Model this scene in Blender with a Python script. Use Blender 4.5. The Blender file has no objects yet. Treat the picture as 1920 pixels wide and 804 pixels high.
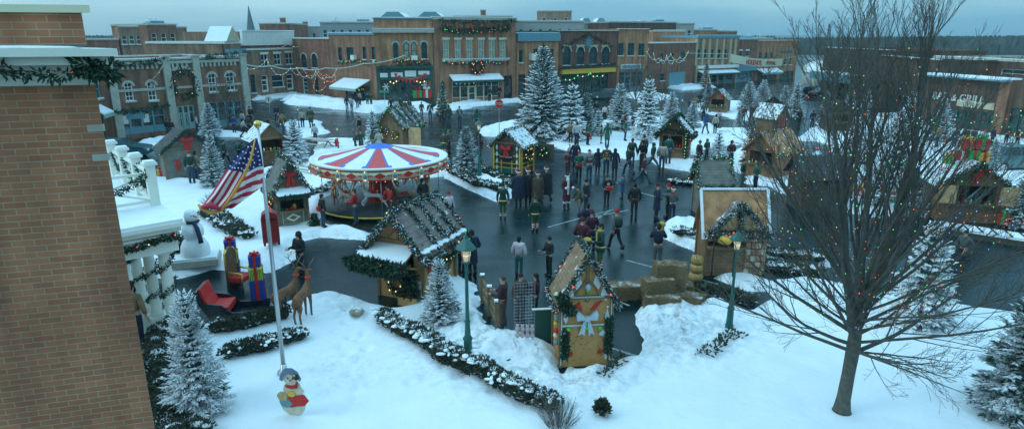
import bpy, bmesh, math, random
import numpy as np
from mathutils import Vector, Matrix
rnd = random.Random(7)
R = math.radians
W, H = 1920.0, 804.0
FPX, TILT, CAMZ = 1200.0, R(15.7), 9.0
scene = bpy.context.scene
col = scene.collection

# ---------------------------------------------------------------- camera maths
ct, st = math.cos(TILT), math.sin(TILT)
def ray(px, py):
    a = (px - W/2)/FPX; b = -(py - H/2)/FPX
    return Vector((a, ct + b*st, -st + b*ct))
def G(px, py, z=0.0):
    d = ray(px, py); t = (z - CAMZ)/d.z
    return Vector((d.x*t, d.y*t, z))
def at_y(px, py, Y):
    d = ray(px, py); t = Y/d.y
    return Vector((d.x*t, Y, CAMZ + d.z*t))
def ztop(base, py):
    # height of the row py above the ground point base
    b = -(py - H/2)/FPX
    k = (-st + b*ct)/(ct + b*st)
    return CAMZ + k*base.y

# ---------------------------------------------------------------- materials
MATS = {}
def mat(name, colr, rough=0.7, var=0.15, scale=3.0, metal=0.0, bump=0.0, bscale=20.0, emit=None, estr=1.0, spec=0.5, snow=None, snowlo=0.35, nz=4.0):
    if name in MATS: return MATS[name]
    m = bpy.data.materials.new(name); m.use_nodes = True
    nt = m.node_tree; N = nt.nodes; L = nt.links
    b = N['Principled BSDF']
    b.inputs['Roughness'].default_value = rough
    b.inputs['Metallic'].default_value = metal
    b.inputs['Specular IOR Level'].default_value = spec
    tc = N.new('ShaderNodeTexCoord')
    no = N.new('ShaderNodeTexNoise'); no.inputs['Scale'].default_value = scale; no.inputs['Detail'].default_value = 5
    L.new(tc.outputs['Object'], no.inputs['Vector'])
    cr = N.new('ShaderNodeMapRange')
    cr.inputs['From Min'].default_value = 0.3; cr.inputs['From Max'].default_value = 0.7
    cr.inputs['To Min'].default_value = 1-var; cr.inputs['To Max'].default_value = 1+var
    L.new(no.outputs['Fac'], cr.inputs['Value'])
    mx = N.new('ShaderNodeMix'); mx.data_type = 'RGBA'; mx.blend_type = 'MULTIPLY'; mx.inputs['Factor'].default_value = 1
    mx.inputs['A'].default_value = (*colr, 1)
    L.new(cr.outputs['Result'], mx.inputs['B'])
    out = mx.outputs['Result']
    if snow is not None:
        ge = N.new('ShaderNodeNewGeometry'); sp = N.new('ShaderNodeSeparateXYZ'); L.new(ge.outputs['Normal'], sp.inputs[0])
        n2 = N.new('ShaderNodeTexNoise'); n2.inputs['Scale'].default_value = nz; n2.inputs['Detail'].default_value = 4
        L.new(tc.outputs['Object'], n2.inputs['Vector'])
        ad = N.new('ShaderNodeMath'); ad.operation = 'MULTIPLY_ADD'; ad.inputs[1].default_value = 1.6; ad.inputs[2].default_value = -0.8 + snow
        L.new(n2.outputs['Fac'], ad.inputs[0])
        a2 = N.new('ShaderNodeMath'); a2.operation = 'ADD'; L.new(ad.outputs[0], a2.inputs[0]); L.new(sp.outputs['Z'], a2.inputs[1])
        mr = N.new('ShaderNodeMapRange'); mr.inputs['From Min'].default_value = snowlo+0.25; mr.inputs['From Max'].default_value = snowlo+0.45
        L.new(a2.outputs[0], mr.inputs['Value'])
        m2 = N.new('ShaderNodeMix'); m2.data_type = 'RGBA'
        L.new(mr.outputs['Result'], m2.inputs['Factor']); L.new(out, m2.inputs['A']); m2.inputs['B'].default_value = (0.8, 0.82, 0.84, 1)
        out = m2.outputs['Result']
    L.new(out, b.inputs['Base Color'])
    if bump:
        nb = N.new('ShaderNodeTexNoise'); nb.inputs['Scale'].default_value = bscale; nb.inputs['Detail'].default_value = 6
        L.new(tc.outputs['Object'], nb.inputs['Vector'])
        bp = N.new('ShaderNodeBump'); bp.inputs['Strength'].default_value = bump; bp.inputs['Distance'].default_value = 0.05
        L.new(nb.outputs['Fac'], bp.inputs['Height']); L.new(bp.outputs['Normal'], b.inputs['Normal'])
    if emit:
        b.inputs['Emission Color'].default_value = (*emit, 1); b.inputs['Emission Strength'].default_value = estr
    MATS[name] = m
    return m

def brick(name, c1, c2, mortar, w=0.22, h=0.075, ms=0.012, stain=0.32):
    if name in MATS: return MATS[name]
    m = bpy.data.materials.new(name); m.use_nodes = True
    nt = m.node_tree; N = nt.nodes; L = nt.links; b = N['Principled BSDF']
    b.inputs['Roughness'].default_value = 0.85
    tc = N.new('ShaderNodeTexCoord'); sp = N.new('ShaderNodeSeparateXYZ'); L.new(tc.outputs['Object'], sp.inputs[0])
    ad = N.new('ShaderNodeMath'); ad.operation = 'ADD'; L.new(sp.outputs['X'], ad.inputs[0]); L.new(sp.outputs['Y'], ad.inputs[1])
    cb = N.new('ShaderNodeCombineXYZ'); L.new(ad.outputs[0], cb.inputs['X']); L.new(sp.outputs['Z'], cb.inputs['Y'])
    br = N.new('ShaderNodeTexBrick'); L.new(cb.outputs[0], br.inputs['Vector'])
    br.inputs['Scale'].default_value = 1; br.inputs['Brick Width'].default_value = w; br.inputs['Row Height'].default_value = h
    br.inputs['Mortar Size'].default_value = ms; br.inputs['Mortar Smooth'].default_value = 0.2; br.inputs['Bias'].default_value = 0
    br.inputs['Color1'].default_value = (*c1, 1); br.inputs['Color2'].default_value = (*c2, 1); br.inputs['Mortar'].default_value = (*mortar, 1)
    no = N.new('ShaderNodeTexNoise'); no.inputs['Scale'].default_value = 0.7; no.inputs['Detail'].default_value = 8; no.inputs['Roughness'].default_value = 0.65
    L.new(tc.outputs['Object'], no.inputs['Vector'])
    cr = N.new('ShaderNodeMapRange'); cr.inputs['From Min'].default_value = 0.3; cr.inputs['From Max'].default_value = 0.7
    cr.inputs['To Min'].default_value = 1-stain; cr.inputs['To Max'].default_value = 1+stain
    L.new(no.outputs['Fac'], cr.inputs['Value'])
    mx = N.new('ShaderNodeMix'); mx.data_type = 'RGBA'; mx.blend_type = 'MULTIPLY'; mx.inputs['Factor'].default_value = 1
    L.new(br.outputs['Color'], mx.inputs['A']); L.new(cr.outputs['Result'], mx.inputs['B'])
    mp = N.new('ShaderNodeMapping'); mp.inputs['Scale'].default_value = (1.3,1.3,.16); L.new(tc.outputs['Object'], mp.inputs[0])   # rain streaks and soot
    n2 = N.new('ShaderNodeTexNoise'); n2.inputs['Scale'].default_value = 1.4; n2.inputs['Detail'].default_value = 7; L.new(mp.outputs[0], n2.inputs['Vector'])
    c2 = N.new('ShaderNodeMapRange'); c2.inputs['From Min'].default_value = .35; c2.inputs['From Max'].default_value = .62; c2.inputs['To Min'].default_value = 1-stain*1.3; c2.inputs['To Max'].default_value = 1.08; L.new(n2.outputs['Fac'], c2.inputs['Value'])
    m2 = N.new('ShaderNodeMix'); m2.data_type = 'RGBA'; m2.blend_type = 'MULTIPLY'; m2.inputs['Factor'].default_value = 1; L.new(mx.outputs['Result'], m2.inputs['A']); L.new(c2.outputs['Result'], m2.inputs['B']); L.new(m2.outputs['Result'], b.inputs['Base Color'])
    bp = N.new('ShaderNodeBump'); bp.inputs['Strength'].default_value = 0.5; bp.inputs['Distance'].default_value = 0.01; bp.invert = True
    L.new(br.outputs['Fac'], bp.inputs['Height']); L.new(bp.outputs['Normal'], b.inputs['Normal'])
    MATS[name] = m
    return m

def plank(name, c, w=0.14, dark=0.5, vertical=False, snow=None, snowlo=0.35):
    """boards running across, with dark gaps, in the part's own coordinates"""
    if name in MATS: return MATS[name]
    m = mat(name, c, 0.8, 0.3, 2.5, bump=0.2, bscale=30, snow=snow, snowlo=snowlo)
    nt = m.node_tree; N = nt.nodes; L = nt.links; b = N['Principled BSDF']
    tc = N.new('ShaderNodeTexCoord'); sp = N.new('ShaderNodeSeparateXYZ'); L.new(tc.outputs['Object'], sp.inputs[0])
    if vertical:
        ad = N.new('ShaderNodeMath'); ad.operation = 'ADD'; L.new(sp.outputs['X'], ad.inputs[0]); L.new(sp.outputs['Y'], ad.inputs[1]); src = ad.outputs[0]
    else: src = sp.outputs['Z']
    fr = N.new('ShaderNodeMath'); fr.operation = 'DIVIDE'; fr.inputs[1].default_value = w; L.new(src, fr.inputs[0])
    f2 = N.new('ShaderNodeMath'); f2.operation = 'FRACT'; L.new(fr.outputs[0], f2.inputs[0])
    gt = N.new('ShaderNodeMath'); gt.operation = 'LESS_THAN'; gt.inputs[1].default_value = 0.1; L.new(f2.outputs[0], gt.inputs[0])
    mx = N.new('ShaderNodeMix'); mx.data_type = 'RGBA'; mx.blend_type = 'MULTIPLY'
    L.new(gt.outputs[0], mx.inputs['Factor'])
    old = b.inputs['Base Color'].links[0].from_socket
    L.new(old, mx.inputs['A']); mx.inputs['B'].default_value = (dark, dark, dark, 1); L.new(mx.outputs['Result'], b.inputs['Base Color'])
    return m

SNOWC = (0.8, 0.82, 0.84)
M_snow = mat('snow', SNOWC, 0.6, 0.04, 1.2, bump=0.55, bscale=5.0, spec=0.2)
M_roofsnow = mat('roof_snow', SNOWC, 0.6, 0.05, 2, bump=0.3, bscale=4, spec=0.2)
M_green = mat('garland_green', (0.015, 0.05, 0.025), 0.6, 0.5, 8)
M_greensnow = mat('garland_green_snowy', (0.015, 0.05, 0.025), 0.6, 0.5, 8, snow=0.08, snowlo=0.5)
M_white = mat('white_paint', (0.78, 0.76, 0.66), 0.5, 0.06, 2)
M_cream = mat('cream_paint', (0.72, 0.66, 0.45), 0.5, 0.08, 2)
M_stone = mat('grey_stone', (0.42, 0.40, 0.33), 0.8, 0.15, 3)
M_glass = mat('window_glass', (0.02, 0.05, 0.06), 0.08, 0.5, 0.8)
M_glasslit = mat('window_curtain', (0.28, 0.33, 0.27), 0.3, 0.35, 4)
M_shopglass = mat('shop_window_glass', (0.06, 0.065, 0.055), 0.12, 0.9, 2.2)
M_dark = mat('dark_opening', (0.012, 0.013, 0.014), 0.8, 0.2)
M_black = mat('black_metal', (0.02, 0.02, 0.022), 0.4, 0.1, metal=0.3)
M_teal = mat('teal_paint', (0.02, 0.14, 0.13), 0.45, 0.1, 2)
M_lampgreen = mat('lamp_green', (0.012, 0.10, 0.085), 0.4, 0.15, 5)
M_red = mat('red_cloth', (0.55, 0.02, 0.015), 0.6, 0.15, 5)
M_redp = mat('red_paint', (0.6, 0.025, 0.02), 0.35, 0.08)
M_greenp = mat('gift_green', (0.03, 0.35, 0.08), 0.4, 0.08)
M_yellow = mat('yellow_paint', (0.75, 0.45, 0.05), 0.5, 0.15, 4)
M_blue = mat('blue_paint', (0.02, 0.07, 0.38), 0.45, 0.1)
M_gold = mat('gold', (0.75, 0.5, 0.15), 0.3, 0.1, metal=0.8)
M_steel = mat('steel', (0.55, 0.57, 0.58), 0.35, 0.08, metal=0.7)
M_skin = mat('skin', (0.5, 0.3, 0.2), 0.6, 0.06)
B_warm = mat('bulb_warm', (1, 0.75, 0.35), emit=(1, 0.72, 0.3), estr=1.15)
B_red = mat('bulb_red', (1, 0.1, 0.05), emit=(1, 0.12, 0.06), estr=1.3)
B_green = mat('bulb_green', (0.1, 1, 0.2), emit=(0.1, 1, 0.25), estr=1.0)
B_blue = mat('bulb_blue', (0.1, 0.3, 1), emit=(0.15, 0.35, 1), estr=1.6)
B_yel = mat('bulb_yellow', (1, 0.8, 0.1), emit=(1, 0.8, 0.1), estr=1.0)
BULBS = [B_warm, B_red, B_green, B_blue, B_yel]

# ---------------------------------------------------------------- mesh builder
class MB:
    def __init__(s):
        s.v = []; s.f = []; s.mi = []; s.mats = []; s.sm = []; s.M = None
    def mid(s, m):
        if m not in s.mats: s.mats.append(m)
        return s.mats.index(m)
    def add(s, vs, fs, m, smooth=False):
        o = len(s.v); k = s.mid(m)
        if s.M is not None: vs = [tuple(s.M @ Vector(v)) for v in vs]
        s.v.extend([tuple(v) for v in vs])
        for f in fs: s.f.append(tuple(i+o for i in f)); s.mi.append(k); s.sm.append(smooth)
    def box(s, x0, y0, z0, x1, y1, z1, m):
        vs = [(x0,y0,z0),(x1,y0,z0),(x1,y1,z0),(x0,y1,z0),(x0,y0,z1),(x1,y0,z1),(x1,y1,z1),(x0,y1,z1)]
        s.add(vs, [(3,2,1,0),(4,5,6,7),(0,1,5,4),(1,2,6,5),(2,3,7,6),(3,0,4,7)], m)
    def cbox(s, c, d, m, rz=0.0, rx=0.0, ry=0.0):
        T = Matrix.Translation(Vector(c)) @ Matrix.Rotation(rz,4,'Z') @ Matrix.Rotation(ry,4,'Y') @ Matrix.Rotation(rx,4,'X')
        h = [k/2 for k in d]
        vs = [tuple(T @ Vector((a*h[0], b*h[1], c2*h[2]))) for a,b,c2 in ((-1,-1,-1),(1,-1,-1),(1,1,-1),(-1,1,-1),(-1,-1,1),(1,-1,1),(1,1,1),(-1,1,1))]
        s.add(vs, [(3,2,1,0),(4,5,6,7),(0,1,5,4),(1,2,6,5),(2,3,7,6),(3,0,4,7)], m)
    def beam(s, a, b, w, h, m):
        a = Vector(a); b = Vector(b); d = (b-a)
        if d.length < 1e-6: return
        d.normalize(); up = Vector((0,0,1)) if abs(d.z) < 0.95 else Vector((0,1,0))
        x = d.cross(up).normalized(); y = x.cross(d).normalized()
        vs = []
        for p in (a, b):
            for i, j in ((-1,-1),(1,-1),(1,1),(-1,1)): vs.append(tuple(p + x*(i*w/2) + y*(j*h/2)))
        s.add(vs, [(0,1,2,3),(7,6,5,4),(0,4,5,1),(1,5,6,2),(2,6,7,3),(3,7,4,0)], m)
    def tube(s, pts, rad, n, m, smooth=True, cap=True):
        pts = [Vector(p) for p in pts]; k = len(pts)
        if not hasattr(rad, '__len__'): rad = [rad]*k
        vs = []; prev = None
        for i, p in enumerate(pts):
            d = (pts[min(i+1,k-1)] - pts[max(i-1,0)])
            if d.length < 1e-9: d = Vector((0,0,1))
            d.normalize()
            if prev is None:
                up = Vector((0,0,1)) if abs(d.z) < 0.9 else Vector((1,0,0))
                x = d.cross(up).normalized()
            else:
                x = prev - d*prev.dot(d)
                if x.length < 1e-6: x = d.orthogonal()
                x.normalize()
            prev = x; y = d.cross(x)
            for j in range(n):
                a = 2*math.pi*j/n
                vs.append(tuple(p + (x*math.cos(a) + y*math.sin(a))*rad[i]))
        fs = []
        for i in range(k-1):
            for j in range(n):
                j2 = (j+1) % n
                fs.append((i*n+j, i*n+j2, (i+1)*n+j2, (i+1)*n+j))
        if cap: fs.append(tuple(range(n-1,-1,-1))); fs.append(tuple((k-1)*n+j for j in range(n)))
        s.add(vs, fs, m, smooth)
    def lathe(s, prof, n, m, c=(0,0,0), smooth=True, sx=1.0, sy=1.0):
        vs = []
        for r, z in prof:
            for j in range(n):
                a = 2*math.pi*j/n
                vs.append((c[0]+r*sx*math.cos(a), c[1]+r*sy*math.sin(a), c[2]+z))
        fs = []
        for i in range(len(prof)-1):
            for j in range(n):
                j2 = (j+1) % n
                fs.append((i*n+j, i*n+j2, (i+1)*n+j2, (i+1)*n+j))
        fs.append(tuple(range(n-1,-1,-1))); fs.append(tuple((len(prof)-1)*n+j for j in range(n)))
        s.add(vs, fs, m, smooth)
    def ball(s, c, r, m, n=8, k=6):
        rx, ry, rz = r if hasattr(r,'__len__') else (r,r,r)
        prof = [(math.sin(math.pi*(i+0.001)/k), -math.cos(math.pi*i/k)) for i in range(k+1)]
        vs = []; 
        for q, z in prof:
            for j in range(n):
                a = 2*math.pi*j/n; vs.append((c[0]+q*rx*math.cos(a), c[1]+q*ry*math.sin(a), c[2]+z*rz))
        fs = [(i*n+j, i*n+(j+1)%n, (i+1)*n+(j+1)%n, (i+1)*n+j) for i in range(k) for j in range(n)]
        s.add(vs, fs, m, True)
    def prism(s, poly, y0, y1, m, m2=None):
        """polygon in XZ pushed along Y"""
        n = len(poly)
        vs = [(x,y0,z) for x,z in poly] + [(x,y1,z) for x,z in poly]
        s.add(vs, [tuple(range(n)), tuple(range(2*n-1,n-1,-1))], m)
        s.add(vs, [(i,(i+1)%n,n+(i+1)%n,n+i) for i in range(n)], m2 or m)
    def zprism(s, poly, z0, z1, m):
        n = len(poly)
        vs = [(x,y,z0) for x,y in poly] + [(x,y,z1) for x,y in poly]
        s.add(vs, [tuple(range(n-1,-1,-1)), tuple(range(n,2*n))] + [(i,(i+1)%n,n+(i+1)%n,n+i) for i in range(n)], m)
    def mesh(s, name):
        me = bpy.data.meshes.new(name); me.from_pydata(s.v, [], s.f)
        for m in s.mats: me.materials.append(m)
        me.polygons.foreach_set('material_index', s.mi); me.polygons.foreach_set('use_smooth', s.sm)
        me.update()
        return me
    def build(s, name, parent=None, loc=None, rz=0.0):
        if not s.v: return None
        o = bpy.data.objects.new(name, s.mesh(name)); col.objects.link(o)
        if parent: o.parent = parent
        if loc is not None: o.location = loc
        o.rotation_euler.z = rz
        return o

def tag(o, label=None, cat=None, group=None, kind=None):
    if label: o['label'] = label
    if cat: o['category'] = cat
    if group: o['group'] = group
    if kind: o['kind'] = kind
    return o
def thing(name, label, cat, loc=(0,0,0), rz=0.0, group=None, scale=None):
    o = bpy.data.objects.new(name, None); col.objects.link(o)
    o.empty_display_size = 0.1
    o.location = loc; o.rotation_euler.z = rz
    if scale: o.scale = (scale,)*3 if not hasattr(scale,'__len__') else scale
    return tag(o, label, cat, group)
def inst(name, me, parent=None, loc=None, rz=0.0, scale=None):
    o = bpy.data.objects.new(name, me); col.objects.link(o)
    if parent: o.parent = parent
    if loc is not None: o.location = loc
    o.rotation_euler.z = rz
    if scale: o.scale = (scale,)*3 if not hasattr(scale,'__len__') else scale
    return o

# ---------------------------------------------------------------- garlands, wreaths, bulbs
def leafy(mb, pts, rad, dens, size, m, r=None):
    """short needle tufts round a path"""
    r = r or rnd
    pts = [Vector(p) for p in pts]
    vs = []; fs = []
    for a, b in zip(pts[:-1], pts[1:]):
        L = (b-a).length; n = max(1, int(L*dens)); d = (b-a).normalized() if L > 1e-6 else Vector((1,0,0))
        for i in range(n):
            p = a.lerp(b, r.random())
            q = Vector((r.gauss(0,1), r.gauss(0,1), r.gauss(0,1))).normalized()
            p = p + q*rad*r.random()**0.5*0.75
            tip = q*0.8 + d*r.uniform(-.7,.7) + Vector((0,0,-0.1)); tip.normalize()
            sd = tip.cross(Vector((r.gauss(0,1), r.gauss(0,1), r.gauss(0,1)))).normalized()
            l = size*r.uniform(.6,1.4); w = size*0.22; o = len(vs); nn = sd.cross(tip)*w*.8
            vs += [tuple(p), tuple(p + tip*l*.5 + sd*w), tuple(p + tip*l), tuple(p + tip*l*.5 - sd*w), tuple(p + tip*l*.45 + nn)]
            fs += [(o,o+1,o+4),(o+1,o+2,o+4),(o+2,o+3,o+4),(o+3,o,o+4)]
    mb.add(vs, fs, m)
def bulbs(mb, pts, step, size, mats=None, jit=0.0, r=None):
    r = r or rnd; mats = mats or BULBS
    pts = [Vector(p) for p in pts]; acc = 0.0; k = 0
    for a, b in zip(pts[:-1], pts[1:]):
        L = (b-a).length; t = acc
        while t < L:
            p = a.lerp(b, t/L) + Vector((r.uniform(-jit,jit), r.uniform(-jit,jit), r.uniform(-jit,jit)))
            m = mats[k % len(mats)] if len(mats) < 3 else r.choice(mats); k += 1
            mb.add([tuple(p+Vector(q)*size) for q in ((1,0,0),(0,1,0),(-1,0,0),(0,-1,0),(0,0,1.3),(0,0,-1.3))],
                   [(0,1,4),(1,2,4),(2,3,4),(3,0,4),(1,0,5),(2,1,5),(3,2,5),(0,3,5)], m, True)
            t += step*r.uniform(.8,1.2)
        acc = t - L
def sag(a, b, drop, n=10):
    a = Vector(a); b = Vector(b)
    return [a.lerp(b, i/n) - Vector((0,0,drop*4*(i/n)*(1-i/n))) for i in range(n+1)]
def garland(path, rad, label, group=None, parent=None, dens=60, size=0.12, bstep=0.5, bsize=0.03, bm=None, m=None, name='garland', jit=None):
    g = MB(); leafy(g, path, rad, dens, size, m or M_green)
    if parent is None:
        t = thing(name, label, 'garland', tuple(path[0]), 0, group); off = -Vector(path[0])
        g.v = [tuple(Vector(v)+off) for v in g.v]
        g.build('greenery', t)
        if bstep:
            b = MB(); bulbs(b, path, bstep, bsize, bm, rad if jit is None else jit); b.v = [tuple(Vector(v)+off) for v in b.v]; b.build('bulbs', t)
        return t
    g.build('garland', parent)
    if bstep:
        b = MB(); bulbs(b, path, bstep, bsize, bm, rad if jit is None else jit); b.build('bulbs', parent)
def ring(c, r, nrm_rz, n=16, tilt=0):
    pts = []
    for i in range(n+1):
        a = 2*math.pi*i/n
        v = Vector((r*math.cos(a), 0, r*math.sin(a)))
        v = Matrix.Rotation(nrm_rz,4,'Z') @ v
        pts.append(Vector(c)+v)
    return pts
def bow_mesh(mb, c, s, m, rz=0.0, y=-0.04):
    """a ribbon bow: two loops, two tails, a knot; faces -Y before rz"""
    old = mb.M
    T = Matrix.Translation(Vector(c)) @ Matrix.Rotation(rz,4,'Z') @ Matrix.Scale(s,4)
    mb.M = (old @ T) if old is not None else T
    for sx in (-1,1):
        mb.prism([(0.04*sx,0.05),(0.42*sx,0.38),(0.5*sx,0.2),(0.46*sx,-0.08),(0.06*sx,-0.06)], -0.12, 0.04, m)
        mb.prism([(0.0,-0.04),(0.12*sx,-0.04),(0.36*sx,-0.8),(0.22*sx,-0.72),(0.1*sx,-0.84)], -0.05, 0.02, m)
    mb.box(-0.1,-0.16,-0.1,0.1,0.03,0.12, m)
    mb.M = old
def skin_mesh(name, joints, edges, mats, sub=1, face_mat=None):
    """joints: list of (x,y,z,rx,ry)"""
    me = bpy.data.meshes.new(name+'_t'); bm = bmesh.new()
    lay = bm.verts.layers.skin.verify()
    vs = [bm.verts.new(j[:3]) for j in joints]
    for a, b in edges: bm.edges.new((vs[a], vs[b]))
    for v, j in zip(vs, joints): v[lay].radius = (j[3], j[4] if len(j) > 4 else j[3])
    vs[0][lay].use_root = True
    bm.to_mesh(me); bm.free()
    o = bpy.data.objects.new(name+'_t', me); col.objects.link(o)
    md = o.modifiers.new('s', 'SKIN'); md.use_smooth_shade = True
    sd = o.modifiers.new('d', 'SUBSURF'); sd.levels = sub
    dg = bpy.context.evaluated_depsgraph_get()
    out = bpy.data.meshes.new_from_object(o.evaluated_get(dg)); out.name = name
    bpy.data.objects.remove(o); bpy.data.meshes.remove(me)
    out.materials.clear()
    for m in mats: out.materials.append(m)
    for p in out.polygons:
        p.use_smooth = True
        p.material_index = face_mat(p.center) if face_mat else 0
    return out
def text_mesh(s, size, m, ext=.008):
    c = bpy.data.curves.new('txt','FONT'); c.body = s; c.size = size; c.extrude = ext; c.align_x = 'CENTER'; c.align_y = 'CENTER'; c.resolution_u = 2
    o = bpy.data.objects.new('txt',c); col.objects.link(o); dg = bpy.context.evaluated_depsgraph_get(); dg.update()
    me = bpy.data.meshes.new_from_object(o.evaluated_get(dg)); bpy.data.objects.remove(o); me.name = 'lettering'
    me.transform(Matrix.Rotation(R(90),4,'X')); me.materials.clear(); me.materials.append(m); return me
# ================================================================= camera, world, light
cam = bpy.data.cameras.new('camera'); co = bpy.data.objects.new('camera', cam); col.objects.link(co)
co.location = (0,0,CAMZ); co.rotation_euler = (R(90)-TILT, 0, 0)
cam.sensor_width = 36; cam.lens = 36*FPX/W; cam.clip_end = 6000; cam.clip_start = 0.1
scene.camera = co
SUN_EL, SUN_AZ = R(32), R(-60)
w = bpy.data.worlds.new('World'); scene.world = w; w.use_nodes = True
nt = w.node_tree; N = nt.nodes; L = nt.links; bg = N['Background']
sky = N.new('ShaderNodeTexSky'); sky.sky_type = 'NISHITA'; sky.sun_disc = False
sky.sun_elevation = SUN_EL; sky.sun_rotation = SUN_AZ; sky.altitude = 100; sky.dust_density = 1.5; sky.ozone_density = 2
tc = N.new('ShaderNodeTexCoord')
# an even overcast veil mixed over the clear sky, with soft cloud bands
mp = N.new('ShaderNodeMapping'); mp.inputs['Scale'].default_value = (1.0, 1.0, 7.0); mp.inputs['Rotation'].default_value = (0, R(4), 0)
L.new(tc.outputs['Generated'], mp.inputs['Vector'])
cn = N.new('ShaderNodeTexNoise'); cn.inputs['Scale'].default_value = 1.9; cn.inputs['Detail'].default_value = 4; cn.inputs['Roughness'].default_value = 0.45
L.new(mp.outputs[0], cn.inputs['Vector'])
cr = N.new('ShaderNodeValToRGB')
cr.color_ramp.elements[0].position = 0.42; cr.color_ramp.elements[0].color = (1.9, 4.9, 7.1, 1)
cr.color_ramp.elements[1].position = 0.62; cr.color_ramp.elements[1].color = (4.3, 7.6, 8.8, 1)
L.new(cn.outputs['Fac'], cr.inputs['Fac'])
tn = N.new('ShaderNodeMix'); tn.data_type = 'RGBA'; tn.blend_type = 'MULTIPLY'; tn.inputs['Factor'].default_value = 1
L.new(sky.outputs[0], tn.inputs['A']); tn.inputs['B'].default_value = (0.72, 0.95, 1.15, 1)
mx = N.new('ShaderNodeMix'); mx.data_type = 'RGBA'; mx.inputs['Factor'].default_value = 0.72
L.new(tn.outputs['Result'], mx.inputs['A']); L.new(cr.outputs['Color'], mx.inputs['B'])
sx = N.new('ShaderNodeSeparateXYZ'); L.new(tc.outputs['Generated'], sx.inputs[0])
gr = N.new('ShaderNodeMapRange'); gr.inputs['From Min'].default_value = 0.0; gr.inputs['From Max'].default_value = 0.75; gr.inputs['To Min'].default_value = 0.68; gr.inputs['To Max'].default_value = 1.65
L.new(sx.outputs['Z'], gr.inputs['Value'])
m3 = N.new('ShaderNodeMix'); m3.data_type = 'RGBA'; m3.blend_type = 'MULTIPLY'; m3.inputs['Factor'].default_value = 1   # an overcast sky is brighter overhead than at the horizon
L.new(mx.outputs['Result'], m3.inputs['A']); L.new(gr.outputs['Result'], m3.inputs['B'])
L.new(m3.outputs['Result'], bg.inputs['Color']); bg.inputs['Strength'].default_value = 0.13
sl = bpy.data.lights.new('sun', 'SUN'); so = bpy.data.objects.new('sun', sl); col.objects.link(so)
sl.energy = 0.7; sl.angle = R(25); sl.color = (0.75, 0.98, 1.0)
d = Vector((-math.sin(-SUN_AZ)*math.cos(SUN_EL), math.cos(-SUN_AZ)*math.cos(SUN_EL)*0.2-0.3, math.sin(SUN_EL)))
so.rotation_euler = d.to_track_quat('Z', 'Y').to_euler()
vs_ = scene.view_settings; vs_.view_transform = 'Standard'; vs_.look = 'None'; vs_.gamma = 1; vs_.exposure = 0.2
scene.cycles.max_bounces = 6; scene.cycles.use_denoising = True
scene.cycles.volume_bounces = 0

# ================================================================= ground, road
M_ground = mat('far_ground', (0.10, 0.11, 0.10), 0.9, 0.5, 0.02, snow=-0.55, nz=0.03)
g = MB(); g.add([(-2500,-300,-0.03),(2500,-300,-0.03),(2500,4500,-0.03),(-2500,4500,-0.03)], [(0,1,2,3)], M_ground)
tag(g.build('ground'), kind='structure')
def asphalt():
    m = mat('wet_asphalt', (0.002, 0.016, 0.018), 0.3, 0.35, 0.25, bump=0.12, bscale=60, spec=0.2)
    nt = m.node_tree; N = nt.nodes; L = nt.links; b = N['Principled BSDF']
    tc = N.new('ShaderNodeTexCoord'); n1 = N.new('ShaderNodeTexNoise'); n1.inputs['Scale'].default_value = 0.35; n1.inputs['Detail'].default_value = 7; n1.inputs['Roughness'].default_value = 0.6
    mp = N.new('ShaderNodeMapping'); mp.inputs['Scale'].default_value = (0.5, 1.4, 1); mp.inputs['Rotation'].default_value = (0,0,R(25)); L.new(tc.outputs['Object'], mp.inputs[0]); L.new(mp.outputs[0], n1.inputs['Vector'])
    r = N.new('ShaderNodeMapRange'); r.inputs['From Min'].default_value = 0.35; r.inputs['From Max'].default_value = 0.65; r.inputs['To Min'].default_value = 0.05; r.inputs['To Max'].default_value = 0.36
    L.new(n1.outputs['Fac'], r.inputs['Value']); L.new(r.outputs['Result'], b.inputs['Roughness'])
    n2 = N.new('ShaderNodeTexNoise'); n2.inputs['Scale'].default_value = 0.9; n2.inputs['Detail'].default_value = 9; n2.inputs['Roughness'].default_value = 0.72; L.new(mp.outputs[0], n2.inputs['Vector'])
    q = N.new('ShaderNodeMapRange'); q.inputs['From Min'].default_value = 0.62; q.inputs['From Max'].default_value = 0.78; q.inputs['To Max'].default_value = 0.45; L.new(n2.outputs['Fac'], q.inputs['Value'])
    x = N.new('ShaderNodeMix'); x.data_type = 'RGBA'; old = b.inputs['Base Color'].links[0].from_socket; L.new(q.outputs['Result'], x.inputs['Factor']); L.new(old, x.inputs['A']); x.inputs['B'].default_value = (0.22,0.25,0.26,1); L.new(x.outputs['Result'], b.inputs['Base Color'])
    return m
M_road = asphalt()
g = MB(); g.add([(-160,4,0.004),(200,4,0.004),(260,230,0.004),(-200,230,0.004)], [(0,1,2,3)], M_road)
tag(g.build('road'), kind='structure')

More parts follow.
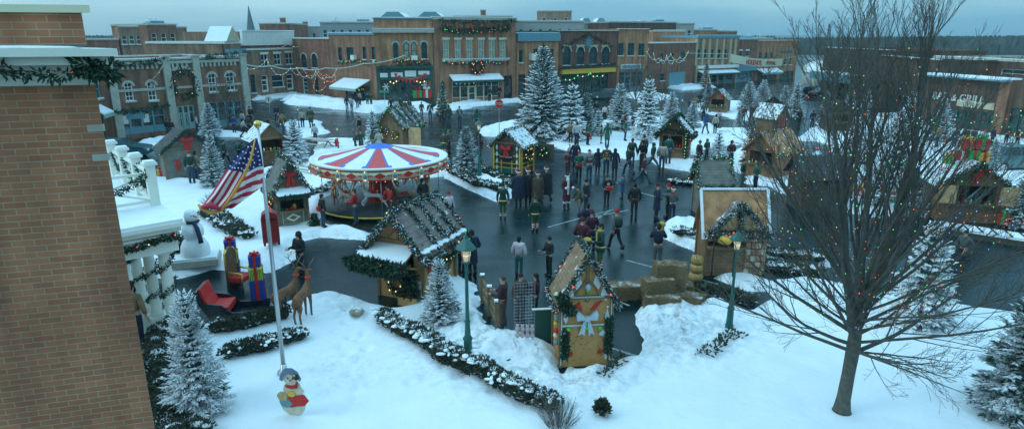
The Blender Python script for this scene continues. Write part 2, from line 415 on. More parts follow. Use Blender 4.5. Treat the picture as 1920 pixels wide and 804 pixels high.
# ---------------------------------------------------------------- snow
def dirt_on(m):
    nt = m.node_tree; N = nt.nodes; L = nt.links; b = N['Principled BSDF']
    a = N.new('ShaderNodeAttribute'); a.attribute_name = 'dirt'; tc = N.new('ShaderNodeTexCoord')
    n = N.new('ShaderNodeTexNoise'); n.inputs['Scale'].default_value = 3.5; n.inputs['Detail'].default_value = 9; n.inputs['Roughness'].default_value = .75; L.new(tc.outputs['Object'], n.inputs['Vector'])
    r = N.new('ShaderNodeMapRange'); r.inputs['From Min'].default_value = .46; r.inputs['From Max'].default_value = .68; L.new(n.outputs['Fac'], r.inputs['Value'])
    q = N.new('ShaderNodeMath'); q.operation = 'MULTIPLY'; L.new(r.outputs['Result'], q.inputs[0]); L.new(a.outputs['Fac'], q.inputs[1])
    x = N.new('ShaderNodeMix'); x.data_type = 'RGBA'; old = b.inputs['Base Color'].links[0].from_socket; L.new(q.outputs[0], x.inputs['Factor']); L.new(old, x.inputs['A']); x.inputs['B'].default_value = (.2,.2,.18,1); L.new(x.outputs['Result'], b.inputs['Base Color'])
dirt_on(M_snow)
def vnoise(x, y, s, seed):
    x = x/s; y = y/s; xi = np.floor(x).astype(np.int64); yi = np.floor(y).astype(np.int64); xf = x-xi; yf = y-yi
    u = xf*xf*(3-2*xf); v = yf*yf*(3-2*yf)
    def hsh(a, b):
        n = (a*374761393 + b*668265263 + seed*1442695041) & 0x7fffffff
        n = ((n ^ (n >> 13))*1274126177) & 0x7fffffff
        return ((n ^ (n >> 16)) & 0xffff)/65535.0
    return (hsh(xi,yi)*(1-u)+hsh(xi+1,yi)*u)*(1-v) + (hsh(xi,yi+1)*(1-u)+hsh(xi+1,yi+1)*u)*v
def fbm(x, y, s, seed, o=4):
    t = 0; a = 1.0; n = 0
    for k in range(o): t = t + a*(vnoise(x, y, s/(2**k), seed+k)-0.5); n += a; a *= 0.5
    return t/n
def seg_dist(X, Y, P):
    best = np.full(X.shape, 1e9); inside = np.zeros(X.shape, bool); n = len(P)
    for i in range(n):
        ax, ay = P[i]; bx, by = P[(i+1) % n]; dx, dy = bx-ax, by-ay; l2 = dx*dx+dy*dy+1e-9
        t = np.clip(((X-ax)*dx + (Y-ay)*dy)/l2, 0, 1)
        best = np.minimum(best, np.hypot(X-ax-t*dx, Y-ay-t*dy))
        c = ((ay > Y) != (by > Y)) & (X < (bx-ax)*(Y-ay)/(by-ay+1e-12)+ax); inside ^= c
    return np.where(inside, best, -best)
SNOWH = []
def snow(poly, res, h=0.14, edge=0.5, lump=0.05, ragged=0.5, heaps=(), holes=(), trails=(), seed=1, name='snow', world=False, dirty=False, rough=()):
    P = [tuple(p) for p in poly] if world else [tuple(G(*p)[:2]) for p in poly]
    xs = [p[0] for p in P]; ys = [p[1] for p in P]
    x = np.arange(min(xs)-1, max(xs)+1, res); y = np.arange(min(ys)-1, max(ys)+1, res)
    X, Y = np.meshgrid(x, y); D = seg_dist(X, Y, P) + ragged*fbm(X, Y, 2.2, seed, 5)*2
    for hx, hy, hr in holes:
        q = G(hx, hy); D = np.minimum(D, np.hypot(X-q.x, (Y-q.y)) - hr + fbm(X, Y, 0.8, seed+7)*hr)
    Z = h*np.clip(D/edge, -0.3, 1)**1 
    t = np.clip(D/edge, 0, 1); Z = np.where(D > 0, h*(t*t*(3-2*t)), D*0.4)
    Z = Z + t*lump*(fbm(X, Y, 1.3, seed+20, 5)*2 + 0.8*fbm(X, Y, 6, seed+30, 3)*2)
    # shovelled rim along the edge
    Z = Z + np.where((D > 0), lump*2.2*np.exp(-((D-edge*.8)/(edge*.6))**2)*(0.4+vnoise(X, Y, 0.55, seed+3)), 0)
    for hx, hy, hr, hh in heaps:
        q = G(hx, hy); rr = np.hypot(X-q.x, Y-q.y)/hr + 0.5*fbm(X, Y, 0.9, seed+11)
        Z = np.maximum(Z, 0) + 0*Z if False else Z + hh*np.clip(1-rr, 0, 1)**1.3*(0.75+0.7*vnoise(X, Y, 0.28, seed+5))
    DW = np.clip(1-np.abs(D)/0.5,0,1)*0.7*(D > -1)
    for hx, hy, hr, ha in rough:   # trodden, lumpy snow
        q = G(hx, hy); wgt = np.clip(1.3-np.hypot(X-q.x, Y-q.y)/hr, 0, 1)*t
        DW = np.maximum(DW, wgt*min(1, ha*6))
        Z = Z + 1.7*wgt*ha*(1.6*fbm(X, Y, 0.55, seed+41, 4) + 1.2*(np.abs(fbm(X, Y, 0.9, seed+43, 4))))
    for tr in trails:
        a = G(*tr[0]); b = G(*tr[1]); n = int((b-a).length/0.55); r2 = random.Random(seed+int(tr[0][0]))
        for i in range(n):
            p = a.lerp(b, i/n); ox = (0.14 if i % 2 else -0.14) + r2.uniform(-.1,.1)
            Z -= 0.13*np.exp(-(((X-p.x-ox)/0.15)**2 + ((Y-p.y-r2.uniform(-.1,.1))/0.2)**2))
            Z += 0.03*np.exp(-(((X-p.x-ox)/0.26)**2 + ((Y-p.y)/0.33)**2))
    keep = (Z > -0.03)
    idx = -np.ones(Z.shape, np.int64)
    c = keep[:-1,:-1] | keep[1:,:-1] | keep[:-1,1:] | keep[1:,1:]
    use = np.zeros(Z.shape, bool); use[:-1,:-1] |= c; use[1:,:-1] |= c; use[:-1,1:] |= c; use[1:,1:] |= c
    idx[use] = np.arange(use.sum()); V = np.stack([X[use], Y[use], np.maximum(Z[use], -0.025)], 1)
    F = np.stack([idx[:-1,:-1][c], idx[:-1,1:][c], idx[1:,1:][c], idx[1:,:-1][c]], 1)
    me = bpy.data.meshes.new(name); me.from_pydata(V.tolist(), [], F.tolist()); me.materials.append(M_dirty if dirty else M_snow)
    me.polygons.foreach_set('use_smooth', [True]*len(F)); me.update()
    at = me.attributes.new('dirt', 'FLOAT', 'POINT'); at.data.foreach_set('value', DW[use].astype(np.float32))
    o = bpy.data.objects.new(name, me); col.objects.link(o); tag(o, kind='structure'); SNOWH.append((V, F))
    return o
M_dirty = mat('trodden_snow', (0.62,0.64,0.66), 0.6, 0.35, 1.4, bump=0.6, bscale=6, spec=0.2)
# foreground lawn, reaching round the gingerbread house and the bare tree
snow([(250,960),(300,800),(318,700),(322,655),(400,608),(480,585),(560,560),(585,553),(640,549),(700,566),(745,576),(790,562),(795,530),(850,515),(893,535),(905,562),(925,625),(965,640),(1025,655),(1045,692),(1140,692),(1165,672),(1198,664),(1222,640),(1190,590),(1205,575),(1300,580),(1345,555),(1400,585),(1450,560),(1440,530),(1500,520),(1600,540),(1700,562),(1800,578),(1960,600),(2400,640),(2600,960)],
     0.06, 0.16, 0.5, 0.045, 0.35, rough=[(960,650,3.0,.16),(1230,620,2.6,.2),(660,565,1.6,.08),(890,600,1.6,.13),(1080,700,1.8,.14),(1370,600,2.5,.06),(640,700,1.6,.05)], heaps=[(1270,622,1.7,0.28),(1225,606,0.8,0.15),(835,545,0.9,0.6),(1330,590,1.5,0.2),(1000,660,1.6,0.25),(935,640,1.0,0.12),(1130,700,1.2,0.15),(800,560,.8,.2)],
     holes=[(958,672,0.33)], trails=[((640,570),(655,800)),((655,560),(690,700)),((920,560),(870,640)),((880,540),(905,640)),((1000,675),(1400,600)),((620,745),(1000,690)),((960,640),(1100,715)),((700,600),(620,560)),((1200,720),(1330,640)),((760,600),(900,700)),((1420,620),(1250,700))], seed=3)
# left: snowman lawn up to the carousel
snow([(150,340),(300,333),(400,345),(470,322),(540,312),(600,318),(625,345),(612,395),(600,418),(650,430),(695,440),(690,450),(600,446),(558,458),(548,485),(505,512),(400,508),(335,522),(225,520),(120,520)],
     0.14, 0.2, 0.6, 0.05, 0.4, heaps=[(520,480,1.3,0.3),(640,440,1,0.15)], trails=[((430,380),(500,470)),((420,350),(560,330))], seed=11)
snow([(560,325),(600,262),(700,262),(850,300),(850,330),(600,345)], 0.25, 0.16, 0.6, 0.05, 0.6, seed=12)
# strips with clipped hedges right of the carousel
snow([(826,322),(870,314),(950,345),(962,372),(930,378),(845,342)], 0.14, 0.2, 0.5, 0.06, 0.35, seed=14)
snow([(895,243),(960,230),(1030,244),(1060,262),(1000,262),(905,256)], 0.25, 0.25, 0.7, 0.08, 0.5, seed=15)
# the big tree island in the middle
snow([(1005,262),(1040,245),(1100,232),(1200,218),(1320,228),(1345,244),(1392,244),(1425,262),(1385,272),(1330,276),(1310,290),(1230,293),(1195,302),(1175,300),(1060,281)], 0.25, 0.2, 0.7, 0.06, 0.8, seed=16)
snow([(1215,298),(1240,292),(1330,308),(1345,326),(1300,324),(1230,312)], 0.2, 0.18, 0.5, 0.06, 0.4, seed=17)
snow([(1290,200),(1340,188),(1440,196),(1480,212),(1440,228),(1385,226),(1330,214)], 0.3, 0.2, 0.7, 0.05, 0.8, seed=18)
# right, behind the bare tree
snow([(1372,300),(1395,270),(1430,262),(1500,262),(1540,226),(1640,215),(1700,215),(1990,236),(2100,300),(2000,405),(1900,405),(1880,415),(1740,400),(1640,408),(1540,395),(1440,352),(1392,345)], 0.28, 0.2, 0.7, 0.06, 0.8, holes=[(1480,275,4.0),(1560,300,3.0)], seed=19)
# strip behind the cheese hut
snow([(1238,428),(1288,412),(1312,418),(1330,450),(1440,470),(1560,490),(1580,505),(1440,498),(1300,472),(1245,447)], 0.12, 0.22, 0.4, 0.07, 0.35, heaps=[(1275,432,1.1,0.35)], seed=21)
snow([(1330,520),(1400,512),(1450,530),(1500,548),(1400,545)], 0.1, 0.1, 0.4, 0.05, 0.3, seed=22)
# ploughed banks along the shop fronts
snow([(530,184),(600,190),(700,198),(812,202),(818,211),(735,208),(700,214),(620,204),(540,196)], 0.3, 0.5, 1.2, 0.15, 1.0, seed=23)
snow([(815,204),(850,197),(900,190),(975,184),(978,191),(900,200),(850,209)], 0.3, 0.3, 0.8, 0.1, 1.0, seed=24)
snow([(232,284),(262,272),(318,258),(336,262),(325,275),(262,290)], 0.25, 0.3, 0.7, 0.08, 0.6, seed=25)
snow([(470,183),(550,176),(640,182),(640,186),(560,182),(475,189)], 0.3, 0.25, 0.8, 0.08, 0.8, seed=26)
snow([(395,246),(455,250),(470,256),(400,258)], 0.25, 0.2, 0.7, 0.08, 0.6, seed=27)
snow([(450,330),(520,322),(560,330),(520,345)], 0.15, 0.16, 0.5, 0.05, 0.4, seed=28)
snow([(1240,163),(1300,161),(1340,164),(1280,170)], 0.4, 0.3, 1.0, 0.1, 1, seed=29)
snow([(1170,178),(1230,176),(1270,186),(1200,190)], 0.4, 0.3, 1.0, 0.1, 1, seed=30)
snow([(530,232),(600,228),(612,250),(560,262)], 0.3, 0.14, 0.6, 0.05, 0.6, seed=31)

from mathutils.bvhtree import BVHTree
_v = []; _f = []
for V_, F_ in SNOWH: _f += (F_+len(_v)).tolist(); _v += V_.tolist()
BVH = BVHTree.FromPolygons(_v, _f)
def gz(x, y):
    h = BVH.ray_cast(Vector((x,y,5)), Vector((0,0,-1)))
    return max(0.005, h[0].z) if h[0] is not None else 0.005
def GS(px, py):
    """the point of the real ground surface (snow or asphalt) seen at a pixel"""
    z = 0.0
    for k in range(3): p = G(px,py,z); z = gz(p.x,p.y)
    p.z = z
    return p
# ---------------------------------------------------------------- painted markings
M_line = mat('road_paint', (0.26,0.30,0.30), 0.5, 0.6, 6)
def line(a, b, wd=0.10):
    a = G(*a); b = G(*b); n = (b-a).normalized(); s = Vector((-n.y, n.x, 0))*wd/2; z = Vector((0,0,0.008))
    g = MB(); g.add([tuple(a-s+z), tuple(b-s+z), tuple(b+s+z), tuple(a+s+z)], [(0,1,2,3)], M_line)
    tag(g.build('road_marking'), kind='structure')
for a, b in (((1028,426),(1085,410)),((1085,410),(1150,393)),((1108,408),(1178,394)),((1120,410),(1142,396)),((1175,488),(1235,504)),((1290,518),(1425,553)),((1140,650),(1195,668)),((1150,560),(1180,573)),((812,274),(870,266)),((850,268),(905,262)),((1150,312),(1190,318)),((1368,342),(1385,338)),((1190,358),(1225,368)),((1010,590),(1035,600))):
    line(a, b)

# ================================================================= facades
BR = {
 'A': brick('brick_dark_brown', (0.193,0.078,0.042), (0.250,0.096,0.052), (0.270,0.185,0.114)),
 'C': brick('brick_grey_brown', (0.260,0.141,0.086), (0.318,0.163,0.097), (0.337,0.237,0.154)),
 'D': brick('brick_deep_red', (0.250,0.081,0.046), (0.308,0.096,0.052), (0.289,0.178,0.114)),
 'E': brick('brick_dull_red', (0.289,0.111,0.063), (0.347,0.126,0.068), (0.308,0.192,0.114)),
 'F': brick('brick_orange', (0.482,0.178,0.075), (0.516,0.207,0.080), (0.433,0.259,0.143)),
 'G': brick('brick_rose', (0.385,0.141,0.075), (0.452,0.163,0.080), (0.385,0.222,0.125)),
 'I': brick('brick_maroon', (0.163,0.052,0.034), (0.212,0.067,0.040), (0.212,0.126,0.080)),
 'P': brick('brick_deep_brown', (0.106,0.052,0.031), (0.144,0.063,0.037), (0.144,0.096,0.063)),  # very dark brown brick, mainly for the right-hand row
}
class Fac:
    def __init__(s, a, b):
        s.o = G(*a); s.b = G(*b); d = s.b - s.o; s.w = d.length; s.x = d.normalized(); s.y = Vector((-s.x.y, s.x.x, 0)); s.rz = math.atan2(d.y, d.x)
    def uz(s, px, py):
        r = ray(px, py); c = Vector((0,0,CAMZ)); t = (s.o - c).dot(s.y)/r.dot(s.y); p = c + r*t
        return (p - s.o).dot(s.x), p.z
    def world(s, u, z, out=0.0): return s.o + s.x*u - s.y*out + Vector((0,0,z))
def holes_wall(mb, w, h, ops, m, depth=0.22, z0=0.0):
    xs = sorted({0.0, w} | {round(v,4) for o in ops for v in (o[0],o[2])}); zs = sorted({z0, h} | {round(v,4) for o in ops for v in (o[1],o[3])})
    xs = [x for x in xs if 0 <= x <= w]; zs = [z for z in zs if z0 <= z <= h]
    for i in range(len(xs)-1):
        run = None
        for j in range(len(zs)-1):
            cx = (xs[i]+xs[i+1])/2; cz = (zs[j]+zs[j+1])/2
            if any(o[0] < cx < o[2] and o[1] < cz < o[3] for o in ops): continue
            mb.add([(xs[i],0,zs[j]),(xs[i+1],0,zs[j]),(xs[i+1],0,zs[j+1]),(xs[i],0,zs[j+1])], [(0,1,2,3)], m)
    for x0, z_0, x1, z1 in ops:
        mb.add([(x0,0,z_0),(x1,0,z_0),(x1,0,z1),(x0,0,z1),(x0,depth,z_0),(x1,depth,z_0),(x1,depth,z1),(x0,depth,z1)],
               [(0,1,5,4),(1,2,6,5),(2,3,7,6),(3,0,4,7)], m)
def window(par, x0, z0, x1, z1, fm, arch=False, wall=None, glass=None, sill=True, cols=1, rows=2, head=None, fw=0.09, depth=0.18, mun=0.04):
    glass = glass or M_glass
    f = MB(); w = x1-x0; cx = (x0+x1)/2; r = w/2
    y0, y1 = depth-0.09, depth
    f.box(x0,y0,z0,x0+fw,y1,z1,fm); f.box(x1-fw,y0,z0,x1,y1,z1,fm); f.box(x0+fw,y0,z0,x1-fw,y1,z0+fw,fm); f.box(x0+fw,y0,z1-fw,x1-fw,y1,z1,fm)
    for i in range(1, rows): zz = z0+(z1-z0)*i/rows; f.box(x0+fw,y0+.02,zz-mun,x1-fw,y1-.003,zz+mun,fm)
    for i in range(1, cols): xx = x0+w*i/cols; f.box(xx-mun*.7,y0+.012,z0+fw,xx+mun*.7,y1-.006,z1-fw,fm)
    if sill: f.box(x0-.12,-.14,z0-.13,x1+.12,depth*.6,z0-.002,M_stone); f.box(x0-.1,-.13,z0-.002,x1+.1,depth*.3,z0+.05,M_roofsnow)
    if head: f.box(x0-.12,-.07,z1+.002,x1+.12,0.05,z1+.28,head)
    if arch and wall:
        k = 8
        for s in (-1,1):
            pts = [(cx+s*r*math.cos(math.pi/2*i/k), z1-r+r*math.sin(math.pi/2*i/k)) for i in range(k+1)]
            for i in range(k):
                f.prism([pts[i], (cx+s*r, pts[i][1]) if i else pts[0], (cx+s*r, pts[i+1][1]), pts[i+1]][(0 if i else 1):], 0.004, 0.1, wall)
        for i in range(2*k):
            a0 = math.pi*i/(2*k); a1 = math.pi*(i+1)/(2*k); ro = r+.2
            f.prism([(cx+r*math.cos(a0), z1-r+r*math.sin(a0)),(cx+ro*math.cos(a0), z1-r+ro*math.sin(a0)),(cx+ro*math.cos(a1), z1-r+ro*math.sin(a1)),(cx+r*math.cos(a1), z1-r+r*math.sin(a1))], -0.06, 0.003, head or M_stone)
    o = f.build('window', par)
    p = MB(); p.add([(x0+.02,depth-.02,z0+.02),(x1-.02,depth-.02,z0+.02),(x1-.02,depth-.02,z1-.02),(x0+.02,depth-.02,z1-.02)], [(0,1,2,3)], glass)
    p.build('pane', o)
    return o
def shell(par, w, h, depth, m, roofz, capm=None, caph=0.25, z0=0, front=True):
    """side and back walls, parapet cap, snowy flat roof"""
    mb = MB(); b = MB()
    mb.box(0,0.24,z0,0.3,depth,h-.004,m); mb.box(w-0.3,0.24,z0,w,depth,h-.004,m); mb.box(0.3,depth-.3,z0,w-.3,depth-.002,h-.006,m)
    mb.box(0.3,0.24,roofz-0.3,w-.3,depth-.3,roofz-.1,m)
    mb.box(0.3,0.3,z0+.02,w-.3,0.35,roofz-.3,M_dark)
    rf = MB(); rf.box(0.301,0.3,roofz-.098,w-.301,depth-.31,roofz,M_roofsnow); rf.build('roof', par)
    if capm:
        b.box(-.1,-.12,h,w+.1,.42,h+caph,capm); b.box(-.1,.42,h,.4,depth+.1,h+caph,capm); b.box(w-.4,.42,h,w+.1,depth+.1,h+caph,capm); b.box(.4,depth-.4,h,w-.4,depth+.1,h+caph,capm)
        b.box(-.05,-.06,h+caph,w+.05,.38,h+caph+.06,M_roofsnow)
        b.build('cornice', par)
    return mb
def rect(f, r):
    """pixel rectangle on a facade -> local x0,z0,x1,z1"""
    mx, my = (r[0]+r[2])/2, (r[1]+r[3])/2
    x0 = f.uz(r[0], my)[0]; x1 = f.uz(r[2], my)[0]; z1 = f.uz(mx, r[1])[1]; z0 = f.uz(mx, r[3])[1]
    return [x0, max(z0, 0.02), x1, z1]
def building(label, a, b, top, m, depth=12, wins=(), shops=(), capm=None, caph=.3, group='brick shop buildings round the square', name='shop_building', extra=None, roofdrop=1.0):
    """wins: (px rect, options) ; shops: (px rect, frame material, columns)"""
    f = Fac(a, b); w = f.w; h = f.uz((a[0]+b[0])/2, top)[1]
    t = thing(name, label, 'building', tuple(f.o), f.rz, group)
    ops = []; wl = []; sl = []
    for q in wins:
        r = rect(f, q[0]); r[0] = max(r[0], .05); r[2] = min(r[2], w-.05)
        ops.append(r); wl.append((r, q[1] if len(q) > 1 else {}))
    for q in shops:
        r = rect(f, q[0]); r[0] = max(r[0], .1); r[2] = min(r[2], w-.1); ops.append(r); sl.append((r, q))
    mb = shell(t, w, h, depth, m, h-roofdrop, capm, caph)
    holes_wall(mb, w, h, ops, m, 0.25)
    mb.build('wall', t)
    for r, o in wl:
        o = dict(o); window(t, *r, o.pop('fm', M_white), wall=m, **o)
    for r, q in sl:
        shopfront(t, r, q[1], q[2], *(q[3:]))
    if extra: extra(t, f, w, h)
    return t, f, w, h
def shopfront(t, r, fm, n, doors=(1,), base=None):
    x0, z0, x1, z1 = r; d = .2; cw = (x1-x0)/n
    base = base or fm
    s = MB()
    s.box(x0,d-.12,z1-.12,x1,d-.01,z1,fm)
    for i in range(n+1):
        xx = x0+cw*i; s.box(max(x0,xx-.08),d-.14,z0,min(x1,xx+.08),d-.005,z1-.12,fm)
    for i in range(n):
        a, b = x0+cw*i+.08, x0+cw*(i+1)-.08
        if i not in doors: s.box(a,d-.1,z0,b,d-.02,z0+.55,base); s.box(a,d-.13,z0+.55,b,d-.015,z0+.62,fm)
        s.box(a,d-.09,z1-.72,b,d-.02,z1-.66,fm)
    s.build('shopfront', t)
    for i in range(n):
        a, b = x0+cw*i+.085, x0+cw*(i+1)-.085
        if i in doors:
            dm = MB(); dm.box(a,d-.05,z0,a+.12,d-.02,z1-.73,fm); dm.box(b-.12,d-.05,z0,b,d-.02,z1-.73,fm); dm.box(a+.12,d-.05,z0,b-.12,d-.02,z0+.3,fm); dm.box(a+.12,d-.05,z1-.85,b-.12,d-.02,z1-.73,fm); dm.box(a+.12,d-.05,z0+1.0,b-.12,d-.02,z0+1.1,fm)
            o = dm.build('door', t)
            hm = MB(); hm.box(b-.2,d-.12,z0+1.0,b-.16,d-.05,z0+1.25,M_gold); hm.build('handle', o)
        p = MB(); p.add([(a,d-.015,z0+.02),(b,d-.015,z0+.02),(b,d-.015,z1-.13),(a,d-.015,z1-.13)], [(0,1,2,3)], M_shopglass)
        p.build('shop_window', t)
def awning(t, x0, x1, z, out, m, snowtop=True, drop=.5, stripe=None):
    a = MB()
    a.prism([(x0,z),(x1,z),(x1,z-.05),(x0,z-.05)], -.06, 0.0, m)
    vs = [(x0,-.02,z),(x1,-.02,z),(x1,-out,z-drop),(x0,-out,z-drop),(x0,-.02,z-.06),(x1,-.02,z-.06),(x1,-out,z-drop-.06),(x0,-out,z-drop-.06)]
    a.add(vs, [(3,2,1,0),(4,5,6,7),(0,4,7,3),(1,2,6,5),(2,3,7,6)], m)
    a.box(x0,-out-.03,z-drop-.3,x1,-out,z-drop-.02,m)
    if stripe:
        n = int((x1-x0)/.5)
        for i in range(n):
            if i % 2: a.box(x0+(x1-x0)*i/n,-out-.036,z-drop-.3,x0+(x1-x0)*(i+1)/n,-out-.031,z-drop-.02,stripe)
    if snowtop:
        vs = [(v[0], v[1], v[2]+.1) for v in vs[:4]] + vs[:4]
        a.add(vs, [(3,2,1,0),(0,4,7,3),(1,2,6,5),(2,3,7,6)], M_roofsnow)
    return a.build('awning', t)
FM_G = M_teal
M_seagreen = mat('pale_green_paint', (0.28,0.40,0.36), 0.5, 0.1)
M_sandtrim = mat('sand_trim', (0.48,0.42,0.28), 0.7, 0.12)
M_darkgreen = mat('dark_green_paint', (0.015,0.075,0.06), 0.45, 0.1)
M_bluegrey = mat('blue_grey_paint', (0.13,0.27,0.31), 0.5, 0.1)
M_paper = mat('sign_white', (0.7,0.7,0.62), 0.6, 0.05)

# --- A: long brick block with stone piers, left
def exA(t, f, w, h):
    p = MB()
    for px in (212, 317, 372, 460):
        u = f.uz(px, 170)[0]; p = MB(); p.box(u-.32,-.28,0,u+.32,-.002,h+.25,M_stone); p.box(u-.4,-.36,h+.25,u+.4,.1,h+.4,M_stone); p.build('stone_pier', t)
    q = MB(); us = [f.uz(px,170)[0] for px in (212,317,372,460)]
    for u0, u1 in zip(us[:-1], us[1:]):
        q = MB(); q.box(u0+.33,-.16,h-.35,u1-.33,-.003,h-.1,M_stone)
        n = int((u1-u0-.8)/.42)
        for i in range(n): x = u0+.5+(u1-u0-1)*i/n; q.box(x,-.12,h-.72,x+.2,-.003,h-.36,M_stone)
        z = f.uz(270,168)[1]; q.build('stone_trim', t); q = MB(); q.box(u0+.33,-.07,z-.12,u1-.33,-.003,z+.1,M_stone); q.build('stone_band', t)
    # blind arch with wreath niche
    u, z = f.uz(343,158); a = MB()
    for i in range(16):
        a0, a1 = math.pi*i/16, math.pi*(i+1)/16; r0, r1 = 1.35, 1.65
        a.prism([(u+r0*math.cos(a0),z+r0*math.sin(a0)),(u+r1*math.cos(a0),z+r1*math.sin(a0)),(u+r1*math.cos(a1),z+r1*math.sin(a1)),(u+r0*math.cos(a1),z+r0*math.sin(a1))],-.1,-.004,M_stone)
    a.build('arch', t)
    s = MB()
    for px, py, ww, hh in ((235,225,.55,.75),(275,222,.5,.75)):
        uu, zz = f.uz(px,py); s.box(uu-ww/2,.08,zz-hh/2,uu+ww/2,.1,zz+hh/2,M_paper)
    uu, zz = f.uz(255,217); s.box(uu-.8,.08,zz-.3,uu+.8,.1,zz+.2,M_bluegrey)
    s.build('window_sign', t)
W1 = dict(fm=M_white, arch=True, cols=2, rows=4, mun=.025)
tA, fA, wA, hA = building('dark brick block with pale stone piers and blue shop windows at the far left', (205,266), (465,236), 112, BR['A'],
    wins=[((234,155,250,190),W1),((277,153,293,189),W1),((391,138,406,173),W1),((424,136,440,170),W1)],
    shops=[((221,205,311,250),M_bluegrey,4,()),((325,198,366,243),M_seagreen,4,(1,2)),((378,190,455,238),M_bluegrey,5,(3,))], extra=exA, capm=M_stone, caph=.15, roofdrop=.8)
garland([fA.world(fA.uz(px,py)[0], fA.uz(px,py)[1], .35) for px,py in ((213,210),(250,206),(290,200),(312,197))], .1, 'green garland over the leftmost blue shop windows', 'garlands on the shop fronts', dens=30, size=.3, bstep=0)
garland([fA.world(fA.uz(px,py)[0], fA.uz(px,py)[1], .3) for px,py in ((214,122),(240,121),(270,117),(314,112))], .12, 'green garland along the parapet of the left brick block', 'garlands on the shop fronts', dens=30, size=.3, bstep=0)
garland([fA.world(fA.uz(px,py)[0], fA.uz(px,py)[1], .3) for px,py in ((376,106),(410,105),(440,102),(458,99))], .12, 'green garland along the parapet above the paired arched windows', 'garlands on the shop fronts', dens=30, size=.3, bstep=0)
def wreath(c, r, rz, label, group='wreaths', rad=.12, dens=60, size=.14, bm=None, bstep=.3, bsize=.035, bow=None, name='wreath', parent=None):
    if parent is None: t = thing(name, label, 'wreath', tuple(c), rz, group)
    else: t = bpy.data.objects.new('wreath', None); col.objects.link(t); t.parent = parent; t.location = tuple(c); t.rotation_euler.z = rz
    g = MB(); pts = ring((0,0,0), r, 0); leafy(g, pts, rad, dens, size, M_green); g.build('greenery', t)
    b = MB(); bulbs(b, [p+Vector((0,-rad,0)) for p in pts], bstep, bsize, bm, rad*.6); b.build('bulbs', t)
    if bow: bb = MB(); bow_mesh(bb, (0,-rad-.05,-r*.9), bow, M_red); bb.build('bow', t)
    return t
u, z = fA.uz(343,157); wreath(fA.world(u,z,.15), 1.15, fA.rz, 'large green wreath in the stone arch of the left brick block', 'wreaths on the shop fronts', rad=.3, dens=35, size=.4, bm=[B_warm], bstep=1.1, bsize=.04)
# left neighbour, mostly behind the brick tower
def exB(t, f, w, h):
    u0, z0 = f.uz(176,224); awning(t, u0-.5, u0+1.6, z0+1.0, 1.0, M_seagreen, drop=.6)
building('narrow brick shop with a small snowy awning behind the white balcony', (150,290), (206,267), 120, BR['E'], wins=[((174,150,189,186),dict(fm=M_bluegrey))], shops=[((176,215,196,262),M_darkgreen,1,(0,))], extra=exB)

# --- C: grey-brown block behind the cross street
def exC(t, f, w, h):
    c = MB(); c.box(-.1,-.5,h-1.9,w+.1,-.003,h+.1,mat('white_fascia',(0.62,0.63,0.58),.6,.08)); c.box(-.1,-.62,h+.1,w+.1,.1,h+.22,M_roofsnow); c.build('fascia', t)
    z = f.uz(510,92)[1]; k = MB(); k.box(0,-.1,z-.12,w,-.003,z+.14,M_white); k.build('string_course', t)
building('grey brown brick building with a broad white fascia beyond the cross street', (464,186), (556,176), 60, BR['C'],
    wins=[((490,102,503,125),dict(fm=M_white,head=M_white,cols=2)),((514,101,527,122),dict(fm=M_white,head=M_white,cols=2)),((536,99,549,121),dict(fm=M_white,head=M_white,cols=2)),((510,140,532,164),dict(fm=M_white)),((470,140,479,175),dict(fm=M_darkgreen))],
    shops=[((491,141,503,173),M_white,1,(0,)),((538,139,550,169),M_white,1,(0,))], extra=exC, roofdrop=.3)
def exC2(t, f, w, h):
    # little gabled bay with white columns at the corner
    c = MB(); x0 = w*.1; x1 = w*.95
    for i in range(5): x = x0+(x1-x0)*i/4; c.box(x-.12,-.5,h-3.6,x+.12,-.2,h-1.2,M_white)
    c.box(x0-.3,-.7,h-1.2,x1+.3,-.003,h-.7,M_bluegrey); c.build('columns', t)
    g = MB(); cx = w*.45; g.prism([(cx-1.6,h+.35),(cx+1.6,h+.35),(cx,h+2.3)],-.4,3.0,M_sandtrim,M_roofsnow); g.build('gable', t)
building('corner building with a white columned bay and snowy gable left of the white fascia', (432,192), (463,187), 82, BR['C'], wins=[((450,95,458,118),dict(fm=M_white)),((442,95,448,118),dict(fm=M_white))], capm=M_white, extra=exC2)

# --- D: deep red corner with tall arched windows
tD, fD, wD, hD = building('deep red brick corner building with two tall arched windows', (557,178), (640,187), 74, BR['D'],
    wins=[((565,101,575,128),dict(fm=M_darkgreen,arch=True)),((585,101,595,128),dict(fm=M_darkgreen,arch=True)),((568,147,576,177),dict(fm=M_white,rows=4)),((590,145,597,178),dict(fm=M_darkgreen,glass=M_dark))], capm=M_stone, caph=.15)
# --- E
def exE(t, f, w, h):
    u0, z0 = f.uz(645,150); u1, z1 = f.uz(694,148); awning(t, u0, u1, z0+.2, 2.4, M_seagreen, drop=1.0)
    a = MB(); u, z = f.uz(666,108); a.box(u-.4,-.5,z-.3,u+.4,-.003,z+.3,M_white); a.build('air_conditioner', t)
tE, fE, wE, hE = building('dull red brick building with four plain upper windows and a snowy awning', (625,188), (709,198), 66, BR['E'],
    wins=[((634,89,641,115),dict(fm=M_darkgreen)),((650,89,663,114),dict(fm=M_darkgreen,cols=2)),((680,88,686,112),dict(fm=M_darkgreen)),((701,88,716,113),dict(fm=M_darkgreen,cols=2))][:3]+[((697,88,706,113),dict(fm=M_darkgreen))],
    shops=[((648,160,694,188),M_darkgreen,3,())], capm=M_bluegrey, extra=exE)
